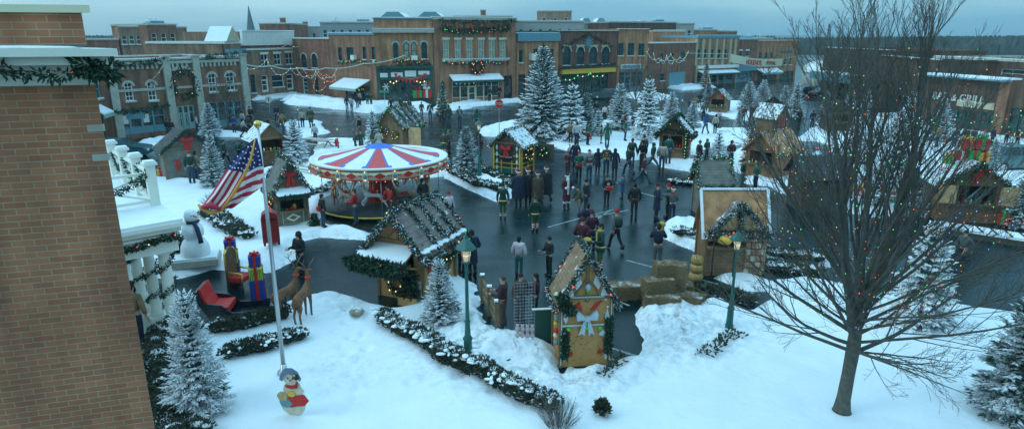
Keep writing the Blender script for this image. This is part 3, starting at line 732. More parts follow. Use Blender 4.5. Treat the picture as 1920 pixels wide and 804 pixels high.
# --- F orange corner with green shopfront
def exF(t, f, w, h):
    z = f.uz(765,58)[1]; c = MB(); c.box(-.25,-.45,z-.25,w+.2,-.003,z+.25,M_stone); c.box(-.25,-.45,z+.25,w+.2,-.01,z+.3,M_roofsnow); c.build('cornice', t)
    s = MB(); r = rect(f, (710,126,808,197)); s.box(.02,-.7,r[3]-.15,w-.1,-.003,r[3]+.15,M_darkgreen)
    s.box(.02,-.4,r[3]-1.6,w-.1,-.003,r[3]-.15,M_darkgreen); s.box(.02,-.4,0,.3,-.003,r[3]-1.6,M_darkgreen); s.box(w-.4,-.4,0,w-.1,-.003,r[3]-1.6,M_darkgreen); s.build('shop_fascia', t)
    for x0,x1,y0,y1 in ((713,727,137,145),(733,755,136,144),(784,805,133,140)):
        q = rect(f,(x0,y0,x1,y1)); b = MB(); b.box(q[0],-.45,q[1],q[2],-.405,q[3],M_paper); b.build('shop_sign', t)
    q = rect(f,(759,134,780,143)); b = MB(); b.box(q[0],-.46,q[1]-.05,q[2],-.405,q[3]+.1,M_paper); o = b.build('shop_sign', t)
    a = MB(); u, zz = f.uz(777,109); a.box(u-.4,-.4,zz-.3,u+.4,-.003,zz+.3,M_white); a.build('air_conditioner', t)
    fl = MB()
    for px, py in ((724,163),(797,160)):
        u, zz = f.uz(px,py)
        fl = MB()
        for k in range(3): fl.cbox((u,.12,zz),(1.0,.02,.14),M_paper,ry=R(60*k))
        fl.build('paper_snowflake', t)
tF, fF, wF, hF = building('orange brick corner building with four arched windows over a dark green shopfront', (709,198), (815,196), 36, BR['F'],
    wins=[((737,80,747,113),dict(fm=M_darkgreen,arch=True,glass=M_glass)),((757,79,767,112),dict(fm=M_darkgreen,arch=True,glass=M_glasslit)),((771,79,781,111),dict(fm=M_darkgreen,arch=True,glass=M_glasslit)),((790,79,801,111),dict(fm=M_darkgreen,arch=True,glass=M_glass))],
    shops=[((713,146,803,196),M_darkgreen,5,(2,))], extra=exF, capm=M_bluegrey, caph=.15)
# --- G large rose brick shop
def exG(t, f, w, h):
    c = MB(); u0, z = f.uz(829,112); u1 = f.uz(955,110)[0]; c.box(u0,-.18,z-.3,u1,-.003,z,M_stone); c.box(u0,-.17,z,u1,-.02,z+.07,M_roofsnow); c.build('sill_band', t)
    k = MB(); zz = f.uz(890,50)[1]
    n = int(w/.7)
    for i in range(n): x = .4+(w-.8)*i/n; k.box(x,-.15,zz-.3,x+.25,-.003,zz+.25,BR['G'])
    k.build('corbels', t)
    u0, z0 = f.uz(842,148); u1, z1 = f.uz(936,146); awning(t, u0, u1, z0+.45, 1.6, M_darkgreen, drop=.65)
G1 = dict(fm=M_cream, arch=False, glass=M_glasslit, cols=2, rows=2, mun=.03, head=M_cream)
tG, fG, wG, hG = building('tall rose brick shop with six cream sash windows and a snowy awning', (816,196), (967,189), 38, BR['G'],
    wins=[((x,75,x+11,112),G1) for x in (831,853,875,897,917,937)],
    shops=[((848,152,936,190),M_cream,6,(2,),BR['G']),((945,142,960,186),M_dark,1,())], extra=exG, capm=M_stone, caph=.35)
# --- H
def exH(t, f, w, h):
    c = MB(); c.box(0,-.35,h-1.0,w,-.003,h-.002,M_bluegrey); c.build('fascia', t)
    a = MB(); u, z = f.uz(997,107); a.box(u-.55,-.6,z-.45,u+.55,-.003,z+.45,M_white); a.build('air_conditioner', t)
building('orange brick shop with a teal cornice behind the tallest spruce', (968,188), (1046,181), 64, BR['F'], wins=[((973,94,980,118),dict(fm=M_darkgreen)),((1000,92,1008,118),dict(fm=M_darkgreen)),((1016,92,1023,118),dict(fm=M_darkgreen)),((1031,92,1038,118),dict(fm=M_darkgreen))],
    shops=[((972,140,985,182),M_dark,1,()),((990,132,1040,180),M_darkgreen,3,(1,))], extra=exH, capm=M_bluegrey, caph=.15)
# --- I arches
def exI(t, f, w, h):
    z = f.uz(1095,133)[1]; s = MB(); s.box(.3,-.5,z-.35,w-.6,-.003,z+.35,M_yellow); s.build('shop_sign', t)
    s = MB(); s.box(.1,-.55,z+.36,w-.1,-.003,z+.6,BR['I']); s.build('ledge', t)
    u, zz = f.uz(1103,80); g = MB()
    for k in range(6): g.cbox((u,-.1,zz),(1.9,.08,.14),M_bluegrey,ry=R(30*k))
    g.build('star_ornament', t)
I1 = dict(fm=M_darkgreen, arch=True, glass=M_glass, head=M_sandtrim)
tI, fI, wI, hI = building('maroon brick building with four tall pale-rimmed arches and a yellow sign', (1047,181), (1154,173), 60, BR['I'],
    wins=[((1056,88,1070,123),I1),((1081,88,1095,122),I1),((1105,88,1119,121),I1),((1128,88,1142,120),I1)],
    shops=[((1052,139,1140,176),M_darkgreen,6,(2,))], extra=exI, capm=M_darkgreen, caph=.15)
u, z = fI.uz(1058,92)
garland([fI.world(*fI.uz(px,py), .2) for px,py in ((1054,90),(1078,76),(1102,65),(1124,75),(1146,88))], .1, 'thin green garland forming a gable above the four arches', 'garlands on the shop fronts', dens=25, size=.3, bstep=0)
garland([fI.world(*fI.uz(px,py), .6) for px,py in ((1049,127),(1080,125),(1110,122),(1150,120))], .14, 'green garland on the ledge above the yellow sign', 'garlands on the shop fronts', dens=30, size=.3, bstep=0)
# --- J
def exJ(t, f, w, h):
    q = rect(f,(1163,121,1200,129)); s = MB(); s.box(q[0],-.3,q[1],q[2],-.003,q[3],M_white); s.box(q[0]+.12,-.32,q[1]+.1,q[2]-.12,-.301,q[3]-.1,M_bluegrey); s.build('shop_sign', t)
building('plain orange brick shop with three teal windows right of the four arches', (1155,173), (1211,170), 57, BR['F'], wins=[((1158,81,1169,105),dict(fm=M_teal,cols=2)),((1177,81,1189,105),dict(fm=M_teal,cols=2)),((1197,82,1208,105),dict(fm=M_teal,cols=2))],
    shops=[((1160,134,1205,170),M_bluegrey,4,(1,))], extra=exJ, capm=BR['F'], caph=.2)
# --- K
def exK(t, f, w, h):
    q = rect(f,(1254,136,1283,161)); s = MB(); s.box(q[0],-.05,q[1],q[2],-.003,q[3],M_bluegrey); s.build('mural', t)
building('low brick side building with a big mural window and hanging lights', (1212,170), (1302,160), 82, BR['D'], wins=[((1237,100,1244,114),dict(fm=M_teal)),((1255,100,1263,114),dict(fm=M_teal)),((1276,98,1284,114),dict(fm=M_teal)),((1238,138,1246,152),dict(fm=M_teal))], extra=exK, capm=M_stone, caph=.15)
# --- L cream pilasters
def exL(t, f, w, h):
    p = MB()
    for px in (1304,1316,1328,1341,1354,1367,1376): u = f.uz(px,100)[0]; p = MB(); p.box(u-.22,-.3,f.uz(1340,122)[1],u+.22,-.003,h-.1,M_sandtrim); p.build('pilaster', t)
    z = f.uz(1340,125)[1]; c = MB(); c.box(0,-.6,z-.3,w,-.003,z+.1,M_white); c.box(0,-.6,z+.1,w,-.02,z+.25,M_roofsnow); c.build('cornice_band', t)
    u0, zz = f.uz(1306,135); u1 = f.uz(1374,136)[0]; awning(t,u0,u1,zz+.2,1.8,M_darkgreen,drop=.5)
    c = MB()
    for px in (1303,1316,1330,1343,1356,1377): u = f.uz(px,150)[0]; c = MB(); c.box(u-.15,-.3,0,u+.15,-.003,f.uz(1340,128)[1],M_sandtrim); c.build('column', t)
building('brick shop with cream pilasters and a long snowy porch roof', (1302,160), (1378,156), 72, BR['F'], wins=[((x,92,x+6,110),dict(fm=M_sandtrim)) for x in (1308,1320,1333,1346,1358)],
    shops=[((1306,140,1374,157),M_bluegrey,5,(2,))], extra=exL, capm=M_bluegrey, caph=.5)
def exM(t, f, w, h):
    z = f.uz(1397,128)[1]; c = MB(); c.box(0,-.3,z-.6,w,-.003,z+.6,M_bluegrey); c.build('shop_fascia', t)
building('narrow dark brick shop with a pale teal front behind the banner', (1378,156), (1414,152), 76, BR['D'], wins=[((1386,96,1391,106),dict(fm=M_teal,head=M_white)),((1398,96,1404,106),dict(fm=M_teal,head=M_white))], shops=[((1381,136,1410,153),M_bluegrey,4,(1,))], extra=exM, capm=M_bluegrey, caph=.3)
def exN(t, f, w, h):
    u0, zz = f.uz(1418,133); u1 = f.uz(1456,133)[0]; awning(t,u0,u1,zz+.3,1.6,M_seagreen,drop=.7)
    q = rect(f,(1463,95,1485,99)); s = MB(); s.box(q[0],-.1,q[1],q[2],-.003,q[3],M_teal); s.build('shop_sign', t)
building('tall orange brick corner shop at the end of the row behind the banner', (1414,152), (1490,147), 79, BR['F'], wins=[((x,99,x+5,111),dict(fm=M_teal)) for x in (1423,1434,1444)]+[((x,108,x+5,122),dict(fm=M_sandtrim)) for x in (1470,1480)],
    shops=[((1420,141,1455,150),M_darkgreen,4,(1,)),((1462,134,1487,148),M_darkgreen,3,(1,))], extra=exN, capm=BR['F'], caph=.3)

# --- right-hand row
def exO(t, f, w, h):
    c = MB(); z = 3.2; c.box(w*.02,-2.0,z,w*.7,-.003,z+.15,M_bluegrey); c.box(w*.02,-2.05,z-1.0,w*.7,-1.95,z,M_bluegrey); c.box(w*.02,-2.05,z+.15,w*.7,-.02,z+.25,M_roofsnow); c.build('canopy', t)
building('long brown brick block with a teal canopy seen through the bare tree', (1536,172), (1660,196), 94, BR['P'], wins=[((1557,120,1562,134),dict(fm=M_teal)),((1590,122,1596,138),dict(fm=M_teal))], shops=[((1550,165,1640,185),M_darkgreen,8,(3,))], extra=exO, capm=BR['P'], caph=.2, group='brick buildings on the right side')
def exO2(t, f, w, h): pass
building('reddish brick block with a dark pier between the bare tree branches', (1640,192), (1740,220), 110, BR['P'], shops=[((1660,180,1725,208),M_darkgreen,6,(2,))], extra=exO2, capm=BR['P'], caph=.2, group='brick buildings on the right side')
def exP(t, f, w, h):
    c = MB(); c.box(-.2,-1.1,h+.05,w*.62,-.005,h+.2,M_bluegrey); c.box(-.2,-1.1,h+.2,w*.62,1.0,h+.34,M_roofsnow); c.build('eave', t)
    u, z = f.uz(1797,184)
    inst('lettering', text_mesh('BAR & GRILL', 1.05, M_paper, .05), t, (u, -.12, z))
    q = rect(f,(1795,190,1866,203)); s = MB(); s.box(q[0],-.1,q[1],q[2],-.003,q[3],M_sandtrim); s.build('shop_sign', t)
    p = MB(); u = f.uz(1882,190)[0]; p.box(u-.5,-.2,0,u+.5,-.003,h,BR['E']); p.build('brick_pier', t)
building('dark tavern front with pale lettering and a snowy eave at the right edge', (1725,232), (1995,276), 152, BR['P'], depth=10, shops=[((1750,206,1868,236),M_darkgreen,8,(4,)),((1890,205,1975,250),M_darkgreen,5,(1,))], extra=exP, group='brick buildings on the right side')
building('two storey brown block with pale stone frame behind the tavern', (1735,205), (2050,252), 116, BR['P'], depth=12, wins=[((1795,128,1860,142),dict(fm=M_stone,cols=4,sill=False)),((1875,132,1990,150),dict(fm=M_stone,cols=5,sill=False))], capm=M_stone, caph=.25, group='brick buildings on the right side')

# ---------------------------------------------------------------- far rooftops
def farb(label, x0, x1, top, Y, m, rows=1, cols=4, depth=10, capm=M_stone, wm=None, winh=1.6, extra=None, taper=0, name='town_building', zb=0):
    a = at_y(x0, top, Y); b = at_y(x1, top, Y+taper); d = b-a; w = Vector((d.x, d.y)).length; rz = math.atan2(d.y, d.x); h = a.z
    t = thing(name, label, 'building', (a.x, a.y, zb), rz, 'rooftops beyond the shop row'); h -= zb
    ops = []
    for r in range(rows):
        for c in range(cols):
            cx = w*(c+.5)/cols; z1 = h-1.3-r*3.3
            if z1-winh > 0: ops.append([cx-.45, z1-winh, cx+.45, z1])
    mb = shell(t, w, h, depth, m, h-.5, capm, .3)
    holes_wall(mb, w, h, ops, m, .2); mb.build('wall', t)
    for o in ops: window(t, *o, wm or M_white, sill=True)
    if extra: extra(t, w, h)
    return t
def chim(us):
    def f(t, w, h):
        for u in us:
            c = MB(); c.box(w*u-.5,2,h-.5,w*u+.5,3,h+1.3,BR['D']); c.box(w*u-.6,1.9,h+1.3,w*u+.6,3.1,h+1.5,M_stone); c.build('chimney', t)
    return f
def roofkit(us):
    def f(t, w, h):
        for i, u in enumerate(us):
            c = MB(); s = .7+.5*(i % 3); c.box(w*u-s,1.5,h-.5,w*u+s,3.2,h+.5+.3*(i%2),M_bluegrey); c.box(w*u-s,1.5,h+.5+.3*(i%2),w*u+s,3.2,h+.6+.3*(i%2),M_roofsnow); c.tube([(w*u,2,h+.6),(w*u,2,h+1.5)],.12,6,M_steel); c.build('roof_vent', t)
    return f
farb('brown three storey block with pale corner stones, left half', 222, 277, 52, 118, BR['C'], 2, 4, 14, extra=roofkit([.8]))
farb('rose three storey block with pale corner stones, right half', 277, 330, 48, 116, BR['E'], 2, 3, 14, extra=roofkit([.3,.5]), taper=4)
farb('low brick building beside the leftmost rooftops', 160, 222, 76, 120, BR['D'], 1, 5, 12)
farb('pale flat roofed building right of the three storey block', 332, 432, 76, 135, mat('pale_render',(0.36,0.37,0.34),.8,.1), 1, 6, 16, extra=roofkit([.2,.5]))
farb('long low brick building left of the steeple', 330, 425, 66, 175, BR['C'], 1, 8, 14)
farb('brown brick rooftop between the steeple and the white fascia', 486, 540, 46, 150, BR['D'], 1, 4, 14, extra=chim([.7]))
farb('pale rooftop behind the white fascia building', 520, 625, 52, 165, mat('pale_render',(0.36,0.37,0.34),.8,.1), 1, 7, 16, extra=chim([.45]))
farb('long grey rooftop behind the dull red brick building', 600, 728, 44, 140, mat('grey_render',(0.30,0.33,0.32),.8,.12), 1, 8, 14, extra=roofkit([.2,.6]))
def gabl(t, w, h):
    g = MB(); 
    for u in (.25,.75): g.prism([(w*u-w*.2,h),(w*u+w*.2,h),(w*u+w*.08,h+1.3),(w*u-w*.08,h+1.3)],1,9,M_bluegrey,M_roofsnow)
    g.build('gable', t)
farb('grey building with two clipped snowy gables behind the orange corner', 700, 840, 24+12, 125, mat('grey_render',(0.30,0.33,0.32),.8,.12), 0, 0, 12, extra=gabl)
farb('brick rooftop with a tall chimney behind the rose brick shop', 850, 960, 33, 130, BR['E'], 0, 0, 12, extra=chim([.5]))
farb('pale rooftop with brick penthouse above the teal cornice', 968, 1095, 42, 135, mat('pale_render',(0.36,0.37,0.34),.8,.1), 1, 7, 14)
farb('square brick penthouse with pale cornice', 1010, 1072, 22, 150, BR['C'], 1, 3, 10)
farb('grey gabled rooftop behind the four arches', 1086, 1142, 45, 160, mat('grey_render',(0.30,0.33,0.32),.8,.12), 0, 0, 12, extra=gabl)
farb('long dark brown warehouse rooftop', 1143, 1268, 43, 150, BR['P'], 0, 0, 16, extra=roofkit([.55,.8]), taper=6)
farb('pale end of the dark warehouse with two windows', 1268, 1302, 46, 156, mat('pale_render',(0.36,0.37,0.34),.8,.1), 1, 2, 16)
farb('orange brick rooftop block behind the hanging lights', 1296, 1345, 58, 165, BR['F'], 1, 2, 14, extra=roofkit([.4,.7]))
farb('pale brown brick rooftop block, right of the orange block', 1345, 1382, 60, 168, BR['C'], 1, 5, 14, extra=roofkit([.5]))
farb('grey cluster of rooftops above the banner', 1380, 1450, 74, 185, mat('grey_render',(0.30,0.33,0.32),.8,.12), 0, 0, 14, extra=roofkit([.15,.4,.7]))
farb('plain orange brick parapet behind the low side building', 1226, 1284, 60, 128, BR['F'], 0, 0, 8)
# steeple
p = at_y(471, 62, 210); t = thing('church_steeple', 'grey pointed church steeple rising above the left rooftops', 'steeple', (p.x, p.y, 0))
m = MB(); m.box(-1.6,-1.6,0,1.6,1.6,p.z-1,M_bluegrey); m.build('tower', t)
m = MB(); m.box(-1.9,-1.9,p.z-1,1.9,1.9,p.z-.6,M_white); m.lathe([(1.6,p.z-.6),(.05,p.z+8.2)],6,mat('slate',(0.12,0.16,0.18),.7,.1),smooth=False); m.build('spire', t)
# white domed greenhouse
f = G(1516,160); t = thing('greenhouse', 'white domed greenhouse at the end of the shop row', 'greenhouse', (f.x+2, f.y, 0))
m = MB()
for i in range(9):
    a = math.pi*i/8; m.tube([(3.2*math.cos(a)*math.cos(q)*1.0, 3.2*math.sin(a)*math.cos(q), 2.4+2.0*math.sin(q)) for q in [math.pi/2*k/6 for k in range(7)]], .1, 4, M_white)
m.lathe([(3.3,2.3),(3.3,2.5)],16,M_white)
for i in range(8): a = 2*math.pi*i/8; m.box(3.1*math.cos(a)-.15,3.1*math.sin(a)-.15,0,3.1*math.cos(a)+.15,3.1*math.sin(a)+.15,2.4,M_cream)
m.build('frame', t)
m = MB(); m.lathe([(3.05,0),(3.05,2.4)]+[(3.05*math.cos(q),2.4+1.9*math.sin(q)) for q in [math.pi/2*k/6 for k in range(1,7)]],16,M_roofsnow); m.build('glazing', t)
# hills / treeline
def treeline(label, x0, x1, ytop0, ytop1, Y, m, zb):
    r = random.Random(int(x0)); mb = MB(); n = int((x1-x0)*1.6)
    for i in range(n):
        px = x0+(x1-x0)*(i+r.uniform(-.5,.5))/n; yt = ytop0+(ytop1-ytop0)*(px-x0)/(x1-x0)+abs(r.gauss(0,3.5))
        p = at_y(px, yt, Y+r.uniform(0,60)); hh = p.z-zb; ww = hh*r.uniform(.16,.3); k = 5
        pts = []
        for j in range(k*2): a = 2*math.pi*j/(k*2); rr = ww*r.uniform(.6,1.1); pts.append((p.x+rr*math.cos(a), p.y+rr*.5*math.sin(a)))
        lo = [(x,y,zb) for x,y in pts]; mi = [(x,y,zb+hh*r.uniform(.5,.8)) for x,y in pts]; tp = [(p.x+r.uniform(-.4,.4)*ww,p.y,p.z)]
        N2 = len(pts); mb.add(lo+mi+tp, [(a,(a+1)%N2,N2+(a+1)%N2,N2+a) for a in range(N2)]+[(N2+a,N2+(a+1)%N2,2*N2) for a in range(N2)], m)
    tag(mb.build('far_woods'), label, 'woods', kind='stuff')
M_wood = mat('bare_woods', (0.07,0.075,0.06), .9, .4, .3)
treeline('distant bare woods along the right horizon', 1440, 2060, 70, 64, 300, M_wood, -8)
treeline('distant bare woods along the left horizon', 90, 640, 66, 62, 330, M_wood, -8)
treeline('distant bare woods behind the middle rooftops', 640, 1450, 62, 66, 360, M_wood, -8)

g = MB(); g.box(-700,-60,-9,700,900,60,M_ground); hz = g.build('haze'); hz.data.materials.clear(); hm_ = bpy.data.materials.new('air'); hm_.use_nodes = True; n_ = hm_.node_tree.nodes; n_.remove(n_['Principled BSDF'])
pv = n_.new('ShaderNodeVolumePrincipled'); pv.inputs['Density'].default_value = 0.00035; pv.inputs['Color'].default_value = (.55,.85,.92,1); hm_.node_tree.links.new(pv.outputs[0], n_['Material Output'].inputs['Volume']); hz.data.materials.append(hm_); tag(hz, kind='stuff')
# ================================================================= near brick building, left
BRN = brick('brick_near', (0.40,0.145,0.075), (0.52,0.19,0.095), (0.42,0.31,0.19), w=0.2, h=0.067, ms=0.006, stain=0.28)
E = at_y(221,402,6.5); E.z = 0; ph = R(16)
t = thing('corner_building', 'near orange brick building corner with cream cornice filling the left edge', 'building', (E.x,E.y,0), ph)
m = MB(); fp = [(0,0),(-2.2,3.0),(-7,3.0),(-7,0)]
m.zprism(fp, -.1, 8.52, BRN); m.build('wall', t)
m = MB(); m.zprism([(-.02,.02),(-2.2,3.0),(-7,3.0),(-7,.02)], 8.9, 9.2, BRN); m.build('parapet', t)
m = MB()
m.zprism([(.05,-.05),(-2.2,3.05),(-7,3.05),(-7,-.05)], 8.52, 8.66, M_white)
m.zprism([(.14,-.16),(-2.2,3.15),(-7,3.15),(-7,-.16)], 8.66, 8.72, M_white)
m.zprism([(.22,-.26),(-2.2,3.2),(-7,3.2),(-7,-.26)], 8.72, 8.80, M_white)
m.zprism([(.34,-.36),(-2.1,3.3),(-7,3.3),(-7,-.36)], 8.80, 8.87, M_white)
m.zprism([(.08,-.06),(-2.2,3.1),(-7,3.1),(-7,-.06)], 9.2, 9.27, M_cream)
m.build('cornice', t)
m = MB(); r = random.Random(3)
for i in range(14):
    x = -.3-i*.35; m.ball((x,-.17,8.875),(.3,.13,.018+.012*r.random()),M_roofsnow,10,4)
m.build('snow_ledge', t)
for z in (7.75,8.05): m = MB(); m.box(-.14,-.006,z,.004,.05,z+.07,M_stone); m.build('corner_stone', t)
pth = [Vector((-6+.25*i, -.30, 8.66+.035*math.sin(i*1.3))) for i in range(26)]
tt = thing('garland', 'dark pine garland with coloured bulbs on the near cream cornice', 'garland', (E.x,E.y,0), ph)
g = MB(); leafy(g, pth, .055, 170, .075, M_green); leafy(g, [Vector((.02,-.3,8.72)),Vector((.16,-.24,8.66))], .11, 900, .09, M_green); leafy(g, [Vector((.16,-.2,8.6)),Vector((.2,-.1,8.7))], .1, 700, .09, M_green); g.build('greenery', tt)
g = MB(); bulbs(g, pth, .33, .009, [B_red,B_green,B_blue,B_warm], .05); g.build('bulbs', tt)

# ================================================================= porch with columns and balcony rail
P0 = G(332,640); ua = math.atan2(.67,.74)
t = thing('porch', 'white columned porch with snowy balcony rail beside the brick corner', 'porch', tuple(P0), ua)
m = MB(); m.box(-7,-.35,2.95,.35,7.6,3.55,M_white); m.box(-7,-.42,3.42,.42,7.7,3.5,M_white); m.build('entablature', t)
m = MB(); m.box(-7,-.5,3.56,.45,7.8,3.72,M_white); m.box(-7,-.66,3.72,.55,7.9,3.84,M_white); m.build('cornice', t)
m = MB(); m.box(-6.9,-.6,3.842,.5,7.8,3.93,M_roofsnow); m.build('roof', t)
m = MB(); m.box(-7,-.6,.0,.6,8,.1,M_stone); m.build('floor_slab', t)
def column(x, y):
    c = MB(); c.lathe([(.2,.22),(.2,.3),(.165,.34),(.175,1.3),(.155,2.7),(.15,2.78),(.19,2.82),(.19,2.87)],16,M_white,(x,y,0)); c.box(x-.25,y-.25,.1,x+.25,y+.25,.22,M_white); c.box(x-.22,y-.22,2.87,x+.22,y+.22,2.95,M_white); c.build('column', t)
    k = MB(); pts = [(x+.21*math.cos(a*.62), y+.21*math.sin(a*.62), .4+a*.076) for a in range(32)]
    leafy(k, pts, .05, 150, .09, M_green); k.build('garland', t)
for i in range(4): column(0, i*2.03)
column(-3.2, 0) if False else None
deck = 3.93
def post(x, y, h=1.25):
    c = MB(); c.box(x-.13,y-.13,deck,x+.13,y+.13,deck+h,M_white); c.box(x-.19,y-.19,deck+h,x+.19,y+.19,deck+h+.08,M_white); c.box(x-.15,y-.15,deck+h+.08,x+.15,y+.15,deck+h+.14,M_roofsnow); c.build('rail_post', t)
P1 = G(291,384,deck); lp = Matrix.Rotation(-ua,4,'Z') @ (P1-P0); X1, Y1 = lp.x, lp.y
for i in range(4): post(X1, Y1+i*1.75)
post(X1-2.6, Y1)
def rail(xa, ya, xb, yb):
    c = MB(); a = Vector((xa,ya,deck)); b = Vector((xb,yb,deck)); zz = Vector((0,0,1))
    c.beam(a+zz*1.0,b+zz*1.0,.1,.08,M_white); c.beam(a+zz*.14,b+zz*.14,.08,.08,M_white)
    c.beam(a+zz*.18,b+zz*.96,.05,.05,M_white); c.beam(a+zz*.96,b+zz*.18,.05,.052,M_white)
    mid = (a+b)/2; c.beam(mid+zz*.14,mid+zz*1.0,.05,.054,M_white); c.build('railing', t)
    k = MB(); leafy(k, sag(a+zz*1.0+Vector((.0,-.1,0)),b+zz*1.0+Vector((0,-.1,0)),.5,10), .07, 150, .12, M_green); k.build('garland', t)
for i in range(3): rail(X1, Y1+i*1.75+.13, X1, Y1+(i+1)*1.75-.13)
rail(X1-.13, Y1, X1-2.47, Y1)
garland([P0+Matrix.Rotation(ua,4,'Z')@Vector((-4+.4*i,-.47,3.35+.08*math.sin(i*1.4))) for i in range(12)], .07, 'pine garland with coloured bulbs along the porch beam under the balcony', dens=220, size=.12, bstep=.35, bsize=.025, bm=[B_red,B_warm,B_green])

# ================================================================= market huts
WD = {'grey': plank('wood_grey',(0.17,0.165,0.14)), 'brown': plank('wood_brown',(0.24,0.13,0.065)), 'dark': plank('wood_dark',(0.075,0.065,0.05)),
      'olive': plank('wood_olive',(0.17,0.16,0.12)), 'honey': mat('wood_honey',(0.50,0.27,0.10),.7,.12,3), 'ply': mat('plywood',(0.48,0.29,0.14),.8,.25,4), 'slat': plank('wood_slats',(0.22,0.17,0.10),vertical=True,w=.2),
      'rust': plank('wood_rust',(0.30,0.13,0.06)), 'ging': mat('gingerbread',(0.50,0.255,0.085),.8,.12,9,bump=.2,bscale=40)}
RF = {'grey': plank('roof_grey',(0.15,0.14,0.12),w=.12,snow=-.12), 'bare': plank('roof_grey_bare',(0.15,0.145,0.12),w=.12,snow=-.32), 'snowy': plank('roof_snowy',(0.16,0.15,0.13),w=.12,snow=.1),
      'rust': plank('roof_shingle_rust',(0.42,0.2,0.09),w=.15,snow=-.25), 'purple': plank('roof_dusky',(0.22,0.17,0.15),w=.18,snow=-.22), 'dark': plank('roof_dark',(0.05,0.05,0.045),w=.12,snow=-.4), 'ply': mat('roof_board',(0.46,0.22,0.10),.8,.3,3,bump=.3,bscale=12,snow=-.2,nz=1.5), 'gold': plank('roof_wafer',(0.27,0.16,0.085),w=.1,dark=.6,snow=-.1)}
WDF = mat('wood_frame_brown',(0.22,0.13,0.06),.7,.2,5)
def hut(label, px, py, w, d, h, rise, rz, wall, roof, ridge='y', ov=.3, op=None, side=None, gar=True, gsnow=False, gd=90, bmats=None, extra=None, name='market_hut', counter=True, frame=None, bstep=.35, group='wooden market huts in the square', gsize=.13, grad=.08, z0=0.0, goods=True):
    """front faces -Y before turning; origin is the front bottom centre"""
    p = G(px,py); t = thing(name, label, 'market hut', (p.x,p.y,z0), R(rz), group)
    wm = WD[wall]; rm = RF[roof]; a = w/2; th = .07
    b = MB()
    def panel(q0, q1, ops):   # wall from q0 to q1 with openings (u0,z0,u1,z1)
        q0 = Vector(q0); q1 = Vector(q1); L = (q1-q0).length; dx = (q1-q0).normalized()
        T = Matrix.Translation(q0) @ Matrix.Rotation(math.atan2(dx.y,dx.x),4,'Z')
        old = b.M; b.M = T
        xs = sorted({0,L}|{v for o in ops for v in (o[0],o[2])}); zs = sorted({0,h}|{v for o in ops for v in (o[1],o[3])})
        for i in range(len(xs)-1):
            for j in range(len(zs)-1):
                cx=(xs[i]+xs[i+1])/2; cz=(zs[j]+zs[j+1])/2
                if any(o[0]<cx<o[2] and o[1]<cz<o[3] for o in ops): continue
                b.box(xs[i],0,zs[j],xs[i+1],th,zs[j+1],wm)
        b.M = old
    fo = [(op[0]+a, op[1], op[2]+a, op[3])] if op else []
    panel((-a,0,0),(a,0,0),fo); panel((a,th,0),(a,d-th,0),side or []); panel((a,d,0),(-a,d,0),[]); panel((-a,d-th,0),(-a,th,0),[])
    b.box(-a+th,th,.02,a-th,d-th,.08,WDF)
    if ridge == 'y':
        for y in (0, d-th): b.prism([(-a,h),(a,h),(0,h+rise*a/(a))],y,y+th,wm)
    else:
        for x in (-a, a-th):
            b.add([(x,0,h),(x,d,h),(x,d/2,h+rise),(x+th,0,h),(x+th,d,h),(x+th,d/2,h+rise)],[(0,1,2),(5,4,3),(0,3,4,1),(1,4,5,2),(2,5,3,0)],wm)
    b.build('wall', t)
    # corner posts and rafters
    k = MB(); fm = frame or WDF
    for x in (-a,a):
        for y in (0,d): k = MB(); k.box(x-.05,y-.05,0,x+.05,y+.05,h,fm); k.build('corner_post', t)
    k = MB()
    if ridge == 'y':
        k.beam((-a,-.03,h),(a,-.03,h),.06,.1,fm); k.beam((0,-.031,h),(0,-.031,h+rise-.1),.07,.05,fm)
        k.beam((-a*.55,-.031,h),(0,-.031,h+rise*.45),.06,.05,fm); k.beam((a*.55,-.031,h),(0,-.031,h+rise*.45),.06,.05,fm)
    k.build('frame', t)
    # roof: two slabs
    r_ = MB(); o = ov; rt = .06
    if ridge == 'y':
        sl = rise/a
        for s in (-1,1):
            x1 = s*(a+o); z1 = h-sl*o
            vs = [(0,-o,h+rise),(x1,-o,z1),(x1,d+o,z1),(0,d+o,h+rise)]; vs = [(x,y,z+.04) for x,y,z in vs]; vs += [(x,y,z-rt) for x,y,z in vs]
            f = [(0,1,2,3),(7,6,5,4),(0,4,5,1),(1,5,6,2),(2,6,7,3),(3,7,4,0)]
            r_.add(vs, f if s < 0 else [q[::-1] for q in f], rm)
        edges = [[(-(a+o),-o,h-sl*o),(0,-o,h+rise),(a+o,-o,h-sl*o)], [(-(a+o),d+o,h-sl*o),(0,d+o,h+rise),(a+o,d+o,h-sl*o)], [(-(a+o),-o,h-sl*o),(-(a+o),d+o,h-sl*o)], [(a+o,-o,h-sl*o),(a+o,d+o,h-sl*o)], [(0,-o,h+rise+.03),(0,d+o,h+rise+.03)]]
    else:
        sl = rise/(d/2)
        for s in (-1,1):
            y1 = d/2+s*(d/2+o); z1 = h-sl*o
            vs = [(-a-o,d/2,h+rise),(-a-o,y1,z1),(a+o,y1,z1),(a+o,d/2,h+rise)]; vs = [(x,y,z+.04) for x,y,z in vs]; vs += [(x,y,z-rt) for x,y,z in vs]
            f = [(0,1,2,3),(7,6,5,4),(0,4,5,1),(1,5,6,2),(2,6,7,3),(3,7,4,0)]
            r_.add(vs, f if s < 0 else [q[::-1] for q in f], rm)
        zl = h-sl*o
        edges = [[(-a-o,-o,zl),(a+o,-o,zl)], [(-a-o,-o,zl),(-a-o,d/2,h+rise),(-a-o,d+o,zl)], [(a+o,-o,zl),(a+o,d/2,h+rise),(a+o,d+o,zl)], [(-a-o,d/2,h+rise+.03),(a+o,d/2,h+rise+.03)]]
    r_.build('roof', t)
